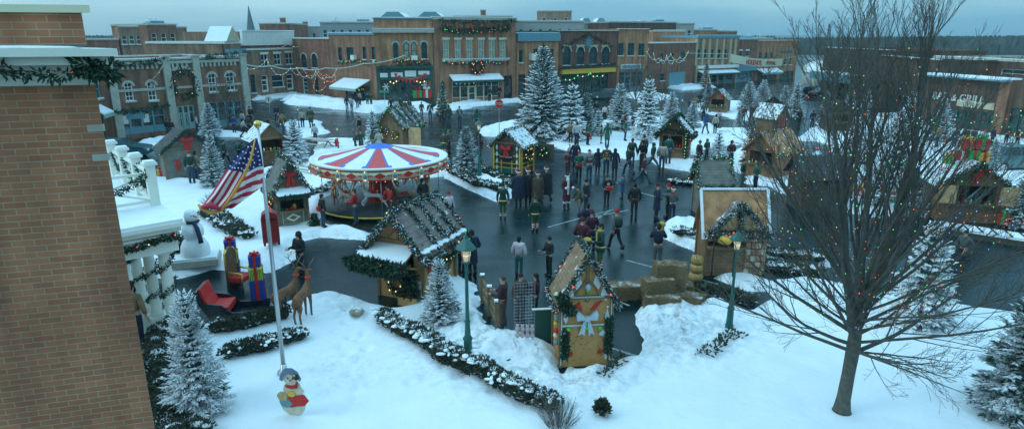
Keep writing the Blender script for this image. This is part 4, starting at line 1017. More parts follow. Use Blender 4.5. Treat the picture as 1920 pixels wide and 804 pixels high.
    if gar:
        g = MB(); gb = MB(); gm = M_greensnow if gsnow else M_green
        for e in edges if gar is True else [edges[i] for i in gar]:
            leafy(g, e, grad, gd, gsize, gm); bulbs(gb, e, bstep, .028, bmats, grad)
        g.build('garland', t); gb.build('bulbs', t)
    if op:
        if counter:
            c = MB(); c.box(op[0]-.08,-.28,op[1]-.05,op[2]+.08,.1,op[1]+.0,WDF); c.build('counter', t)
        if goods:
            q = MB(); rr = random.Random(int(px)); x = op[0]+.1
            while x < op[2]-.15:
                hh = rr.uniform(.08,.28); ww = rr.uniform(.04,.09); cc = rr.choice([M_red,M_cream,M_yellow,M_paper,M_greenp,WDF]); y = rr.uniform(.0,.25)
                q.lathe([(ww,0),(ww,hh*.7),(ww*.4,hh)],7,cc,(x,y-.1,op[1]+.001)); x += rr.uniform(.12,.3)
            q.build('goods', t)
    if extra: extra(t, a, d, h, rise)
    return t
def bow_on(t, c, s, rz=0): b = MB(); bow_mesh(b, c, s, M_red, rz); b.build('bow', t)

def x1(t,a,d,h,r):
    bow_on(t,(0,-.08,h+r*.45),.8); bow_on(t,(-.7,-.06,1.35),.35); bow_on(t,(-.7,-.06,.95),.35)
hut('dark grey hut with three red bows on its back wall, farthest left', 360,338,2.8,2.3,2.1,1.15,36,'grey','dark',gar=[0],extra=x1,gd=150,bstep=9)
hut('plain brown timbered hut with open counter behind the flag pole', 511,309,2.1,2.0,1.95,.95,38,'brown','snowy',op=(-.85,1.05,.85,1.8),gar=[3],bmats=[B_warm])
def x3(t,a,d,h,r):
    bow_on(t,(0,-.1,h+r*.45),.75)
    m = MB(); m.add([(-a-.05,-.02,h-.05),(a+.05,-.02,h-.05),(a+.05,-.65,h-.3),(-a-.05,-.65,h-.3)],[(3,2,1,0)],M_roofsnow); m.add([(-a-.05,-.02,h-.15),(a+.05,-.02,h-.15),(a+.05,-.65,h-.38),(-a-.05,-.65,h-.38)],[(0,1,2,3)],WDF); m.build('awning', t)
    m = MB(); leafy(m,[(-a-.05,-.66,h-.4),(a+.05,-.66,h-.4)],.07,200,.13,M_green); m.build('garland', t)
    m = MB(); leafy(m,[(.0,-.05,h-.4)],.1,10,.1,M_green); 
    wreath((-a-.08,.65,1.35),.42,R(-90),None,parent=t,rad=.11,dens=120,size=.13)
    m = MB()
    for x0,z0_,x1_,z1_ in ((-.5,.25,.5,.28),(-.5,.82,.5,.85),(-.5,.28,-.47,.82),(.47,.28,.5,.82)): m.box(x0,-.03,z0_,x1_,-.002,z1_,M_sandtrim)
    m.prism([(-.35,.55),(0,.75),(.35,.55),(0,.35)],-.03,-.003,M_cream); m.prism([(-.2,.55),(0,.66),(.2,.55),(0,.44)],-.04,-.031,WD['grey']); m.build('carved_panel', t)
hut('narrow grey booth with red bow in its gable and snowy awning, left of carousel', 552,428,1.45,1.5,2.1,1.25,33,'olive','bare',op=(-.55,.95,.55,1.75),gsnow=True,gd=170,extra=x3,ov=.22)
def x4(t,a,d,h,r):
    wreath((-.55,-.12,1.5),.3,0,None,parent=t,dens=70); wreath((.45,-.12,1.2),.3,0,None,parent=t,dens=70); wreath((a+.1,d*.5,1.45),.42,R(90),None,parent=t,dens=90,bm=[B_warm])
    m = MB()
    for k in range(3): m = MB(); y = d*(k+.6)/3.3; leafy(m,[(0,y,h+r+.08),(a+.25,y+.2,h-.05)],.06,80,.14,M_green); m.build('garland', t)
    m = MB(); m.box(a+.3,.4,.4,a+1.5,.46,1.9,WD['ply']); m.build('shutter', t)
hut('brown hut with lit garland roof and wreaths just behind the carousel', 735,281,2.2,2.5,2.1,1.25,-28,'brown','grey',gd=110,bstep=.25,bmats=[B_warm,B_warm,B_green],extra=x4)
def x5(t,a,d,h,r):
    y = M_yellow; m = MB()
    for x in (-a,-a+.08,a): m.box(x-.05,-.1,0,x+.05,-.055,h,y) if x != -a+.08 else None
    for z in (.45,.75,1.25): m.box(-a,-.09,z,a,-.06,z+.05,y)
    for x in (-.4,.4): m.box(x-.03,-.1,.1,x+.03,-.06,1.25,y)
    m.box(a+.055,.02,0,a+.1,.14,h,y); m.box(a+.055,d-.14,0,a+.1,d,h,y)
    for z in (.45,.75,1.1): m.box(a+.055,.14,z,a+.09,d-.14,z+.05,y)
    m.box(a+.06,d*.5,.1,a+.1,d*.5+.06,1.1,y); m.box(a+.06,d*.45,1.5,a+.1,d-.14,1.56,y); m.box(a+.06,d*.45,1.95,a+.1,d-.14,2.01,y); m.box(a+.06,d*.45,1.56,a+.1,d*.45+.06,1.95,y)
    m.build('yellow_trim', t)
    m = MB(); m.box(-a+.06,-.075,.1,a-.06,-.056,.42,M_teal); m.build('kick_panel', t)
    bow_on(t,(0,-.14,h-.35),.75)
    m = MB()
    for x in (-a+.25,a-.2):
        for k in range(4): z = .45+k*.45; m.prism([(x,z-.2),(x+.09,z),(x,z+.2),(x-.09,z)],-.11,-.09,M_paper)
    m.build('white_drop_string', t)
    m = MB(); m.box(-.45,-.16,1.0,.45,-.11,1.4,M_black); o = m.build('name_board', t)
    wreath((a+.16,d*.42,1.35),.4,R(90),None,parent=t,dens=120,bm=[B_warm])
    m = MB(); m.box(a+.2,d+.1,.7,a+1.5,d+.16,1.9,WD['dark']); m.build('shutter', t)
    wreath((a+.85,d-.0,1.35),.26,0,None,parent=t,dens=120,bm=[B_warm,B_green])
    tx = text_mesh('CHOCOLATE',.15,M_paper); inst('lettering',tx,t,(0,-.165,1.2))
hut('dark booth with bright yellow frame, red bow and wreaths', 951,327,1.95,1.9,2.1,.85,-28,'dark','snowy',gsnow=True,gd=140,extra=x5,bstep=.3)
def x6(t,a,d,h,r):
    m = MB(); m.add([(-a-.35,-.02,h-.12),(a-.15,-.02,h-.12),(a-.15,-1.0,h-.5),(-a-.35,-1.0,h-.5)],[(3,2,1,0)],M_roofsnow)
    m.add([(-a-.35,-.02,h-.2),(a-.15,-.02,h-.2),(a-.15,-1.0,h-.58),(-a-.35,-1.0,h-.58)],[(0,1,2,3)],WD['honey'])
    m.add([(-a-.35,-1.0,h-.5),(a-.15,-1.0,h-.5),(a-.15,-1.0,h-.58),(-a-.35,-1.0,h-.58)],[(0,3,2,1)],M_roofsnow); m.build('awning', t)
    m = MB(); leafy(m,[(-a-.5,-1.0,h-.55),(a-.05,-1.0,h-.6)],.16,480,.2,M_green); leafy(m,[(-a-.45,-.95,h-.75),(a-.4,-.95,h-.85)],.12,300,.2,M_green); m.build('garland', t); m = MB(); leafy(m,[(-.8,-.14,1.08),(.65,-.14,1.05)],.15,420,.22,M_green)
    m.build('garland', t); m = MB(); bulbs(m,[(-a-.5,-1.05,h-.6),(a-.05,-1.05,h-.65)],.2,.035,[M_red,M_greenp,B_warm,M_red],.12); m.build('bulbs', t)
    m = MB(); m.beam((a-.15,-.95,h-.55),(a-.15,-.05,1.25),.07,.07,WD['honey']); m.build('brace', t)
    for (y,z) in ((.45,1.75),(.95,1.75),(.45,1.2),(.95,1.2)): bow_on(t,(a+.06,y,z),.32,R(90))
    wreath((a+.14,1.65,1.55),.42,R(90),None,parent=t,rad=.13,dens=180,size=.14,bm=[B_green,B_warm,B_blue])
    wreath((-.05,-.14,.62),.3,0,None,parent=t,rad=.1,dens=180,size=.12,bm=[B_warm])
    m = MB(); m.prism([(-.28,.1),(.28,.1),(.28,.85),(-.28,.85)],-.09,-.06,M_sandtrim); m.v = [(x+.62,y,z) for x,y,z in m.v]; m.build('picture_board', t)
    m = MB()
    for i in range(24): aa = 2*math.pi*i/24; m.cbox((.62+.2*math.cos(aa),-.1,.5+.25*math.sin(aa)),(.06,.03,.03),M_seagreen,ry=-aa)
    m.build('painted_ring', t)
    m = MB()
    for y in (.03,1.25,d-.03): m = MB(); m.box(a+.03,y-.05,0,a+.09,y+.05,h,WDF); m.build('side_timber', t)
    m = MB(); m.beam((a+.05,1.3,.1),(a+.05,d-.1,1.2),.04,.08,WDF); m.build('side_timber', t)
    m = MB(); m.ball((0,-.16,h+.45),.09,M_redp); leafy(m,[(-.1,-.15,h+.6),(.1,-.15,h+.6)],.08,300,.1,M_bluegrey); m.build('ornament', t)
    for k in range(3): m = MB(); y = d*(k+.75)/3.2; leafy(m,[(0,y,h+r+.08),(a+.35,y+.1,h-.25)],.06,170,.14,M_greensnow); m.build('garland', t)
    m = MB()
    for k in range(22): y = -.3+(d+.6)*k/21; m.ball((a+.28+.05*math.sin(k*2),y,h-.17),(.16,.1,.05),M_roofsnow,7,5)
    m.build('eave_snow', t)
hut('large honey coloured hut with pine draped awning and bows, in front of carousel', 752,560,1.8,2.3,2.15,1.05,-24,'honey','purple',op=(-.75,1.1,.6,1.8),ov=.42,gsnow=True,gd=300,gsize=.13,grad=.09,extra=x6,bstep=.25)
def x7(t,a,d,h,r):
    wh = mat('icing_grey',(0.55,0.6,0.58),.5,.1)
    m = MB()
    for px_,pz in ((-.28,h+.45),(.28,h+.45),(-.5,h+.1),(.5,h+.1)):
        s = 1 if px_ < 0 else -1
        m.prism([(px_-.02*s,pz-.22),(px_+.13*s,pz-.02),(px_+.06*s,pz+.2),(px_-.1*s,pz-.04)],-.06,-.003,wh)
    for x in (-.58,.58):
        m.prism([(x,1.35),(x+.07,1.5),(x,1.75),(x-.07,1.5)],-.06,-.003,wh); m.ball((x,-.04,1.8),.035,wh)
    for z in (.2,.45,.7,.95): m.prism([(.58,z),(.63,z+.1),(.58,z+.2),(.53,z+.1)],-.06,-.003,wh); m.prism([(-.6,z),(-.55,z+.1),(-.6,z+.2),(-.65,z+.1)],-.06,-.003,wh)
    m.prism([(.35,.98),(.62,.9),(.66,1.15),(.45,1.12)],-.06,-.003,wh); m.build('icing_drop', t)
    m = MB()
    for i in range(60): x = -a+.05+(2*a-.1)*i/59; m.ball((x,-.05,1.28+.012*(i%2)),(.022,.03,.03),wh,5,4); 
    for i in range(24): x = -.45+.9*i/23; m.ball((x,-.05,h+.02),(.022,.03,.03),wh,5,4)
    for i in range(50): z = .1+(h-.1)*i/49; m.ball((-a+.02,-.05,z),(.02,.025,.02),wh,5,4); m.ball((a-.02,-.05,z),(.02,.025,.02),wh,5,4)
    m.build('icing_bead', t)
    m = MB(); bow_mesh(m,(0,-.1,1.52),.62,mat('silver_ribbon',(0.42,0.50,0.52),.35,.12,6)); m.build('bow', t)
    g = mat('green_ball',(0.05,0.5,0.05),.15,.05)
    for x,z in ((0,h+.22),(-.5,1.2),(.38,1.2),(0,1.22)):
        m = MB(); m.ball((x,-.1,z),.055,g,10,8); m.build('bauble', t)
    m = MB(); m.ball((0,-.12,h+.34),.09,mat('dotted_bow',(0.35,0.42,0.5),.4,.6,40)); m.ball((.0,-.06,h-.06),(.07,.03,.07),WDF)
    m.build('ornament', t)
    m = MB()
    m.prism([(-.32,h-.25),(-.12,h-.38),(-.2,h-.12)],-.05,-.003,M_red); m.prism([(.1,h-.38),(.28,h-.3),(.42,h-.12),(.25,h-.18)],-.05,-.003,M_red)
    for x,z in ((-.42,.42),(.42,.45),(-.5,1.02)):
        for k in range(3): m.cbox((x,-.03,z),(.16,.03,.025),M_red,ry=R(60*k))
    m.build('candy_shape', t)
    m = MB()
    r2 = random.Random(8)
    for i in range(26): m.cbox((r2.uniform(-.45,.45),-.006,r2.uniform(.15,.95)),(.05,.01,.016),WDF)
    m.build('nail_mark', t)
    m = MB(); leafy(m,[(-a+.12,-.06,.35),(-a+.1,-.06,1.1)],.09,700,.12,M_green); m.build('garland', t); m = MB(); leafy(m,[(a-.08,-.06,.4),(a-.06,-.06,1.5)],.08,600,.12,M_green); m.build('garland', t); m = MB(); leafy(m,[(-a+.25,-.15,h-.35),(-a-.05,-.15,h+.1)],.13,900,.14,M_green); m.build('garland', t)
    m = MB(); cs = [M_bluegrey,M_cream,M_redp,M_yellow,M_bluegrey,M_teal,M_paper]
    for i in range(9): z = .55+i*.18; m.lathe([(.06,0),(.09,.06),(.06,.13)],7,cs[i%7],(-a-.05,.35+(i%2)*.06,z))
    m.build('painted_figures', t)
hut('tall gingerbread hut with silver bow and icing trim, nearest the camera', 1096,686,1.42,1.15,2.1,1.25,6,'ging','gold',ov=.16,gsnow=True,gd=430,gsize=.09,grad=.06,extra=x7,bstep=.2,bmats=[M_redp,B_red,M_redp],gar=[0,1,2,3,4])
def x8(t,a,d,h,r):
    wreath((-.55,-.3,.75),.17,0,None,parent=t,dens=150,bm=[B_red],bstep=.08,bsize=.04)
    m = MB(); leafy(m,[(a-.1,-.1,0),(a-.1,-.1,h)],.12,160,.16,M_green); leafy(m,[(-a,-.1,h+.05),(a,-.1,h+.05)],.16,160,.18,M_green); m.build('garland', t)
    m = MB(); bulbs(m,[(a-.12,-.22,.2),(a-.12,-.22,h)],.22,.035,[B_warm,B_green],.04); m.build('bulbs', t)
    m = MB()
    for k in range(5): z = .3+k*.4; m.ball((a+.12,.6,z),(.05,.05,.18),M_paper,6,6)
    m.ball((a+.13,.6,1.5),.13,M_redp); m.build('hanging_ornament', t)
hut('brown hut with thick green garland round its counter, below the snowiest spruce', 1261,302,2.0,1.7,2.15,1.05,-22,'brown','snowy',op=(-.8,1.0,.6,1.85),gd=190,grad=.13,gsize=.17,extra=x8,bmats=[B_warm])
hut('low hut whose plank roof with lit snowy rim faces the camera, below small spruce', 1337,408,1.35,1.5,1.9,1.0,0,'grey','bare',ridge='x',ov=.2,gsnow=True,gd=200,bstep=.25,bmats=[B_warm,B_green])
hut('small slatted hut with red bows under its gable, far centre right', 1344,214,1.9,2.1,1.9,.9,-30,'slat','grey',op=(-.75,.9,.75,1.7),gar=False,extra=lambda t,a,d,h,r:(bow_on(t,(-.45,-.1,h+.3),.5),bow_on(t,(.45,-.1,h+.3),.5)))
hut('wide dark hut with open front behind the red latticed hut', 1443,240,3.0,2.4,2.1,1.0,-8,'dark','dark',op=(-1.1,1.2,1.1,1.95),gar=False)
def x12(t,a,d,h,r):
    m = MB()
    for i in range(4): m.box(-.42+i*.26,-.08,.6,-.36+i*.26,-.055,1.6,M_redp)
    for i in range(4): m.box(-.42,-.105,.62+i*.3,.44,-.081,.68+i*.3,M_redp)
    m.build('red_lattice', t)
hut('small hut with red lattice door and snow on its left roof slope', 1461,254,1.55,2.1,1.85,.95,32,'brown','snowy',gar=False,extra=x12)
hut('hut with rust coloured shingle roof, beside the bare tree branches', 1422,336,2.0,2.9,2.0,1.0,-52,'rust','rust',op=(-.8,1.0,.8,1.8),gar=[3,4],gsnow=True,bstep=.12)
hut('dark boarded hut with flat looking roof behind the bare tree trunk', 1540,398,2.3,1.9,2.0,.8,-4,'dark','dark',ridge='x',gar=False)
hut('small black hut in front of the right brick block, behind branches', 1572,250,2.3,2.2,1.9,1.1,-10,'dark','dark',op=(-.8,1.0,.8,1.7),gar=False)
def x15(t,a,d,h,r):
    m = MB()   # white board trim round the big roof slope and a small gable over the counter
    sl = r/(d/2); o = .18; zl = h-sl*o
    for x in (-a-o,a+o): m.beam((x,-o,zl+.1),(x,d/2,h+r+.1),.1,.06,M_roofsnow)
    m.beam((-a-o,d/2,h+r+.11),(a+o,d/2,h+r+.11),.1,.06,M_roofsnow); m.build('edge_board', t)
    m = MB(); pk = (.02,-.35,h+1.12)
    for s in (-1,1):
        vs = [pk,(s*.98,-.35,h+.1),(s*.98,.1,h+.1),(pk[0],.5,h+1.12)]; m.add(vs+[(x,y,z-.05) for x,y,z in vs],[(0,1,2,3),(7,6,5,4),(0,4,5,1),(1,5,6,2),(2,6,7,3)],RF['purple'])
    m.build('dormer_roof', t); m = MB(); m.prism([(-.9,h+.06),(.92,h+.06),(.01,h+1.0)],-.28,-.24,WD['ply']); m.build('dormer_gable', t)
    m = MB(); leafy(m,[(-1.0,-.4,h+.05),pk,(1.0,-.4,h+.05)],.07,260,.12,M_greensnow); leafy(m,[(-a-.1,-.35,h-.05),(a+.1,-.35,h-.08)],.12,360,.15,M_greensnow); leafy(m,[(0,-.4,h+1.0),(.02,-.4,h+.05)],.07,300,.12,M_greensnow)
    m.build('garland', t); m = MB(); bulbs(m,[(-a,-.5,h-.05),(a,-.5,h-.08)],.15,.03,[B_red,M_redp,M_redp],.12); m.build('bulbs', t)
    m = MB(); ch = mat('cheese_yellow',(0.72,0.42,0.05),.5,.12); m.lathe([(.0,0),(.22,.02),(.27,.1),(.27,.22),(.22,.3),(0,.32)],14,ch,(-.55,-.42,1.45)); m.build('cheese_wheel', t)
    m = MB(); c2 = mat('crate_red',(0.36,0.17,0.11),.8,.3,5)
    for i in range(4):
        for j in range(7): m.box(.42+i*.2,-.06-.02*((i+j)%2),.1+j*.26,.6+i*.2,-.002,.32+j*.26,c2 if (i+j)%3 else M_sandtrim)
    m.build('patchwork_front', t)
    m = MB()
    for x in (-.95,-.15): m.box(x-.02,-.5,0,x+.02,-.46,h,M_black)
    m.box(-1.1,-.35,1.2,.38,.0,1.26,WDF); m.build('stand_frame', t)
hut('cheese hut with wide plywood roof, small front gable and hanging cheese wheel', 1372,517,2.2,1.2,1.85,1.35,0,'brown','ply',ridge='x',ov=.16,op=(-1.0,1.2,.35,1.8),gar=False,extra=x15,goods=False,counter=False)
def x16(t,a,d,h,r):
    for s in (-1,1): m = MB(); m.box(s*1.35-.42,-.5,1.05,s*1.35+.42,-.44,1.95,WD['ply']); m.build('shutter', t)
    bow_on(t,(-.1,-.1,h+.5),.6)
    m = MB(); leafy(m,[(-a-.3,-.35,h-.2),(0,-.35,h+r)],.12,150,.18,M_green); m.build('garland', t)
    m = MB()
    for x in (-.1,.35): m.beam((x-.3,-.1,1.1),(x+.35,-.1,h-.1),.05,.05,M_bluegrey)
    m.build('brace', t)
t16 = hut('wide orange brown hut with open shutters and presents on the roof, right', 1815,417,2.9,2.3,1.95,1.05,-12,'rust','snowy',op=(-1.0,.95,1.0,1.85),gar=[0,3],gsnow=True,gd=140,extra=x16)

# ================================================================= carousel
C0 = G(717,384); C0 = Vector((C0.x, C0.y, 0))
t = thing('carousel', 'round carousel with red white and blue striped canopy', 'carousel', (C0.x,C0.y,0), 0)
WC = mat('canopy_white',(0.78,0.78,0.76),.5,.05); RC = mat('canopy_red',(0.62,0.05,0.05),.5,.08); BC = mat('canopy_blue',(0.03,0.14,0.55),.5,.08)
rr_, zr, za = 3.55, 2.62, 3.42
def prof(s): return zr+.02+(za-zr)*(1-s)**1.25
m = MB(); nseg = 144; rings_ = [.0,.22,.23,.42,.62,.82,.9,1.0]
for j in range(len(rings_)-1):
    s0, s1 = rings_[j], rings_[j+1]
    for i in range(nseg):
        a0, a1 = 2*math.pi*i/nseg, 2*math.pi*(i+1)/nseg; q = i % 18
        if s1 <= .22: c = BC
        elif s0 >= .9: c = WC
        else: c = RC if q < 7 else (BC if q in (7,17) or (s0 > .8 and q in (8,16)) else WC)
        vs = [(rr_*s*math.cos(a), rr_*s*math.sin(a), prof(s)) for s, a in ((s0,a0),(s1,a0),(s1,a1),(s0,a1))]
        m.add(vs, [(0,1,2,3)], c, True)
m.build('canopy', t)
m = MB(); m.lathe([(rr_,zr-.0),(rr_+.09,zr+.02),(rr_+.1,zr+.1),(rr_,zr+.12),(rr_-.1,zr+.04)],64,M_white); m.lathe([(rr_+.03,zr-.48),(rr_+.03,zr)],64,M_cream); m.lathe([(rr_+.06,zr-.5),(rr_+.07,zr-.44)],64,M_redp); m.lathe([(rr_+.05,zr-.06),(rr_+.06,zr-.01)],64,M_redp); m.build('rim_board', t)
for i in range(16):
    a = 2*math.pi*(i+.5)/16; m = MB(); m.M = Matrix.Rotation(a+math.pi/2,4,'Z')
    yy = -(rr_+.06)
    if i % 2:
        m.prism([(-.3,zr-.25),(0,zr-.1),(.3,zr-.25),(0,zr-.4)],yy,yy+.03,M_redp)
    else: m.prism([(-.3,zr-.25),(0,zr-.1),(.3,zr-.25),(0,zr-.4)],yy,yy+.03,M_redp)
    for k in range(6): m.prism([(.34+k*.045,zr-.27+.03*(k%2)),(.39+k*.045,zr-.27+.03*(k%2)),(.39+k*.045,zr-.22+.03*(k%2)),(.34+k*.045,zr-.22+.03*(k%2))],yy,yy+.02,M_redp); m.prism([(-.34-k*.045,zr-.27+.03*(k%2)),(-.39-k*.045,zr-.27+.03*(k%2)),(-.39-k*.045,zr-.22+.03*(k%2)),(-.34-k*.045,zr-.22+.03*(k%2))],yy,yy+.02,M_redp)
    m.build('painted_diamond', t)
    a2 = 2*math.pi*i/16; m = MB(); m.M = Matrix.Rotation(a2+math.pi/2,4,'Z'); m.box(-.13,yy-.05,zr-.48,.13,yy+.03,zr-.05,M_cream); m.ball((0,yy-.07,zr-.25),(.1,.05,.13),M_bluegrey); m.ball((0,yy-.06,zr-.43),(.035,.035,.035),B_warm); m.ball((0,yy-.06,zr-.03),(.03,.03,.03),B_warm); m.build('rim_panel', t)
m = MB(); bulbs(m,[((rr_+.02)*math.cos(2*math.pi*i/48),(rr_+.02)*math.sin(2*math.pi*i/48),zr-.56) for i in range(49)] and [Vector(((rr_+.02)*math.cos(2*math.pi*i/48),(rr_+.02)*math.sin(2*math.pi*i/48),zr-.54)) for i in range(49)],.4,.022,[B_warm]); m.build('bulbs', t)
m = MB(); m.lathe([(3.3,.08),(3.4,.1),(3.4,.26),(3.3,.28)],48,M_dark); m.lathe([(3.37,.14),(3.43,.16),(3.43,.24),(3.37,.26)],48,M_yellow); m.lathe([(0.01,.27),(3.36,.285)],48,mat('deck_grey',(0.08,0.09,0.09),.6,.2)); m.build('platform', t)
m = MB(); m.lathe([(.75,.28),(.8,.6),(.62,1.2),(.7,2.1),(1.2,2.55)],10,M_red,smooth=False); m.build('centre_column', t)
for i in range(8):
    a = 2*math.pi*i/8+.2; m = MB(); m.tube([(3.1*math.cos(a),3.1*math.sin(a),.28),(3.1*math.cos(a),3.1*math.sin(a),2.5)],.025,6,M_steel); m.build('pole', t)
def horse_mesh(name, m, s=1.0):
    J = [(0,.05,.95,.17,.16),(0,.45,.98,.18,.17),(0,-.35,1.0,.17,.17),(0,-.55,1.25,.11,.12),(0,-.68,1.5,.09,.1),(0,-.9,1.42,.06,.07),(0,-.98,1.36,.05,.05)]
    Ed = [(0,1),(0,2),(2,3),(3,4),(4,5),(5,6)]
    def leg(root, x, pts):
        p = root
        for q in pts: J.append((x,)+q); Ed.append((p,len(J)-1)); p = len(J)-1
    leg(2,.11,[(-.45,.72,.08,.08),(-.7,.5,.05,.05),(-.55,.3,.04,.04)]); leg(2,-.11,[(-.42,.7,.08,.08),(-.55,.42,.05,.05),(-.75,.28,.04,.04)])
    leg(1,.11,[(.5,.72,.1,.1),(.72,.5,.055,.055),(.85,.2,.04,.04)]); leg(1,-.11,[(.5,.72,.1,.1),(.62,.48,.055,.055),(.8,.2,.04,.04)])
    return skin_mesh(name, J, Ed, [m], 1)
hm = [horse_mesh('horse_body', mat('horse_cream',(0.6,0.5,0.36),.4,.1)), horse_mesh('horse_body', mat('horse_white',(0.65,0.65,0.62),.4,.1)), horse_mesh('horse_body', mat('horse_brown',(0.16,0.08,0.05),.4,.1))]
sd_ = MB(); sd_.ball((0,.05,1.12),(.19,.25,.1),M_redp,8,6); sd_.ball((0,.25,1.2),(.12,.06,.1),M_gold,8,6); sd_me = sd_.mesh('saddle')
mn_ = MB(); mn_.ball((0,-.52,1.42),(.05,.1,.25),M_gold,6,6); mn_.ball((0,.68,.95),(.05,.08,.25),M_gold,6,6); mn_me = mn_.mesh('mane')
pl_ = MB(); pl_.tube([(0,.0,.1),(0,.0,2.2)],.022,6,M_gold); pl_me = pl_.mesh('horse_pole')
for i in range(10):
    a = 2*math.pi*i/10+.35; q = 2.5
    o = inst('carousel_horse', hm[i%3], t, (q*math.cos(a),q*math.sin(a),.28+.1*math.sin(i*2.1)), a, .85)
    inst('saddle', sd_me, o); inst('mane', mn_me, o); inst('horse_pole', pl_me, o)

# ================================================================= street furniture
def lamp(label, px, py, ptop, group='green street lamps'):
    p = GS(px,py); h = ztop(p,ptop)-p.z; t = thing('street_lamp', label, 'street lamp', tuple(p), 0, group, scale=h/3.9)
    m = MB(); m.lathe([(.16,0),(.16,.12),(.13,.2),(.12,.75),(.15,.8),(.09,.9),(.07,1.3),(.09,1.35),(.055,1.4),(.045,3.0),(.06,3.05),(.05,3.1)],12,M_lampgreen); m.build('post', t)
    m = MB(); m.lathe([(.09,3.1),(.13,3.14),(.11,3.18)],8,M_lampgreen)
    for k in range(4): a = math.pi/4+k*math.pi/2; m.beam((.1*math.cos(a),.1*math.sin(a),3.16),(.16*math.cos(a),.16*math.sin(a),3.55),.018,.018,M_lampgreen)
    o = m.build('lantern', t)
    gl = mat('lamp_glass',(0.6,0.55,0.4),.2,.05,emit=(1,.75,.4),estr=.25); q = MB(); q.lathe([(.095,3.18),(.15,3.55)],8,gl); q.build('glass', o)
    q = MB(); q.ball((0,0,3.36),(.12,.12,.06),B_warm); q.v = [(x*1.05,y*1.05,z) for x,y,z in q.v]; q.build('lit_lamp', o)
    m = MB(); m.lathe([(.3,3.55),(.27,3.6),(.1,3.8),(.04,3.84),(.03,3.9)],8,M_lampgreen,smooth=False); m.build('lamp_cap', t)
lamp('green street lamp with lit lantern beside the large honey coloured hut', 878,680,443)
lamp('green street lamp partly behind the bare tree branches, by the cheese hut', 1367,613,432)
lamp('green street lamp behind the carousel', 635,282,236)
lamp('green street lamp in front of the right brick front, by the small spruce', 899,330,224)
lamp('green street lamp beside the left spruce', 414,345,288)
lamp('green street lamp at the far left crossing near the white sign', 561,240,200)
lamp('green street lamp right of the pair of spruces, far centre', 1277,222,183)
def sign(label, px, py, yc, face):
    p = GS(px,py); h = ztop(p,yc)-p.z; t = thing('stop_sign' if face == 'stop' else 'road_sign', label, 'road sign', tuple(p), math.atan2(p.x,-p.y)*0+R(4))
    m = MB(); m.box(-.03,-.02,0,.03,.02,h+.35,M_steel); m.build('post', t)
    m = MB(); r = .42
    if face == 'stop':
        for rr2, mm, y in ((r,M_paper,-.04),(r*.93,M_redp,-.055)): m.prism([(rr2*math.cos(R(22.5+45*i)), h+rr2*math.sin(R(22.5+45*i))) for i in range(8)], y, y+.014, mm)
        o = m.build('sign_plate', t); inst('lettering', text_mesh('STOP',.32,M_paper,.004), o, (0,-.062,h), 0)
    elif face == 'round':
        m.prism([(r*math.cos(R(22.5*i)), h+r*math.sin(R(22.5*i))) for i in range(16)], -.04, -.026, M_paper); m.prism([(-.04,h-.2),(.04,h-.2),(.04,h+.05),(.12,h+.05),(0,h+.22),(-.12,h+.05),(-.04,h+.05)],-.05,-.041,M_dark); m.build('sign_plate', t)
    else:
        m.box(-.6,-.04,h-.15,.6,-.02,h+.15,mat('sign_green',(0.03,.3,.15),.4,.05)); m.build('sign_plate', t)
sign('red octagonal stop sign at the edge of the snowy island', 936,250,195,'stop')
sign('pale round road sign at the far left crossing', 506,213,187,'round')
sign('small green street name sign before the dark green shop', 722,205,172,'street')
# post box
p = GS(513,483); t = thing('post_box', 'red rounded letter box behind the flag pole', 'post box', tuple(p), R(20), scale=1.1)
M_pbox = mat('letterbox_red',(0.28,0.015,0.02),.4,.1)
m = MB(); m.prism([(-.3,.12),(.3,.12),(.3,1.05)]+[(.3*math.cos(a),1.05+.25*math.sin(a)) for a in [math.pi*k/8 for k in range(1,8)]]+[(-.3,1.05)],-.28,.28,M_pbox); m.build('body', t)
m = MB(); m.box(-.2,-.31,.98,.2,-.285,1.06,M_dark); m.build('slot', t)
for x in (-.25,.25):
    for y in (-.2,.2): m = MB(); m.box(x-.04,y-.04,0,x+.04,y+.04,.12,M_dark); m.build('leg', t)
# hydrant-like red bin, fences, benches
p = G(632,278); t = thing('fire_hydrant', 'small red hydrant beside the lamp behind the carousel', 'fire hydrant', tuple(p)); m = MB(); m.lathe([(.2,0),(.2,.06),(.14,.1),(.14,.6),(.18,.62),(.12,.75),(.04,.82)],10,M_redp); m.build('body', t); m = MB(); m.tube([(-.22,0,.45),(.22,0,.45)],.07,8,M_redp); m.build('outlet', t)
def picnic(label, px, py, rz, w=2.0):
    p = G(px,py); t = thing('picnic_table', label, 'table', tuple(p), R(rz)); m = MB()
    for i in range(4): m.box(-w/2,-.4+i*.21,.72,w/2,-.22+i*.21,.77,M_stone)
    m.build('top', t)
    for s in (-1,1):
        m = MB(); m.box(-w/2,s*.75-.14,.42,w/2,s*.75+.14,.46,M_stone); m.build('bench', t)
        m = MB(); m.beam((s*w*.38,-.7,0),(s*w*.38,.1,.72),.06,.08,WDF); m.beam((s*w*.38+.003,.7,0),(s*w*.38+.003,-.1,.72),.06,.08,WDF); m.build('leg', t)
picnic('grey wooden picnic table left of the carousel canopy', 598,278,-25,2.6)
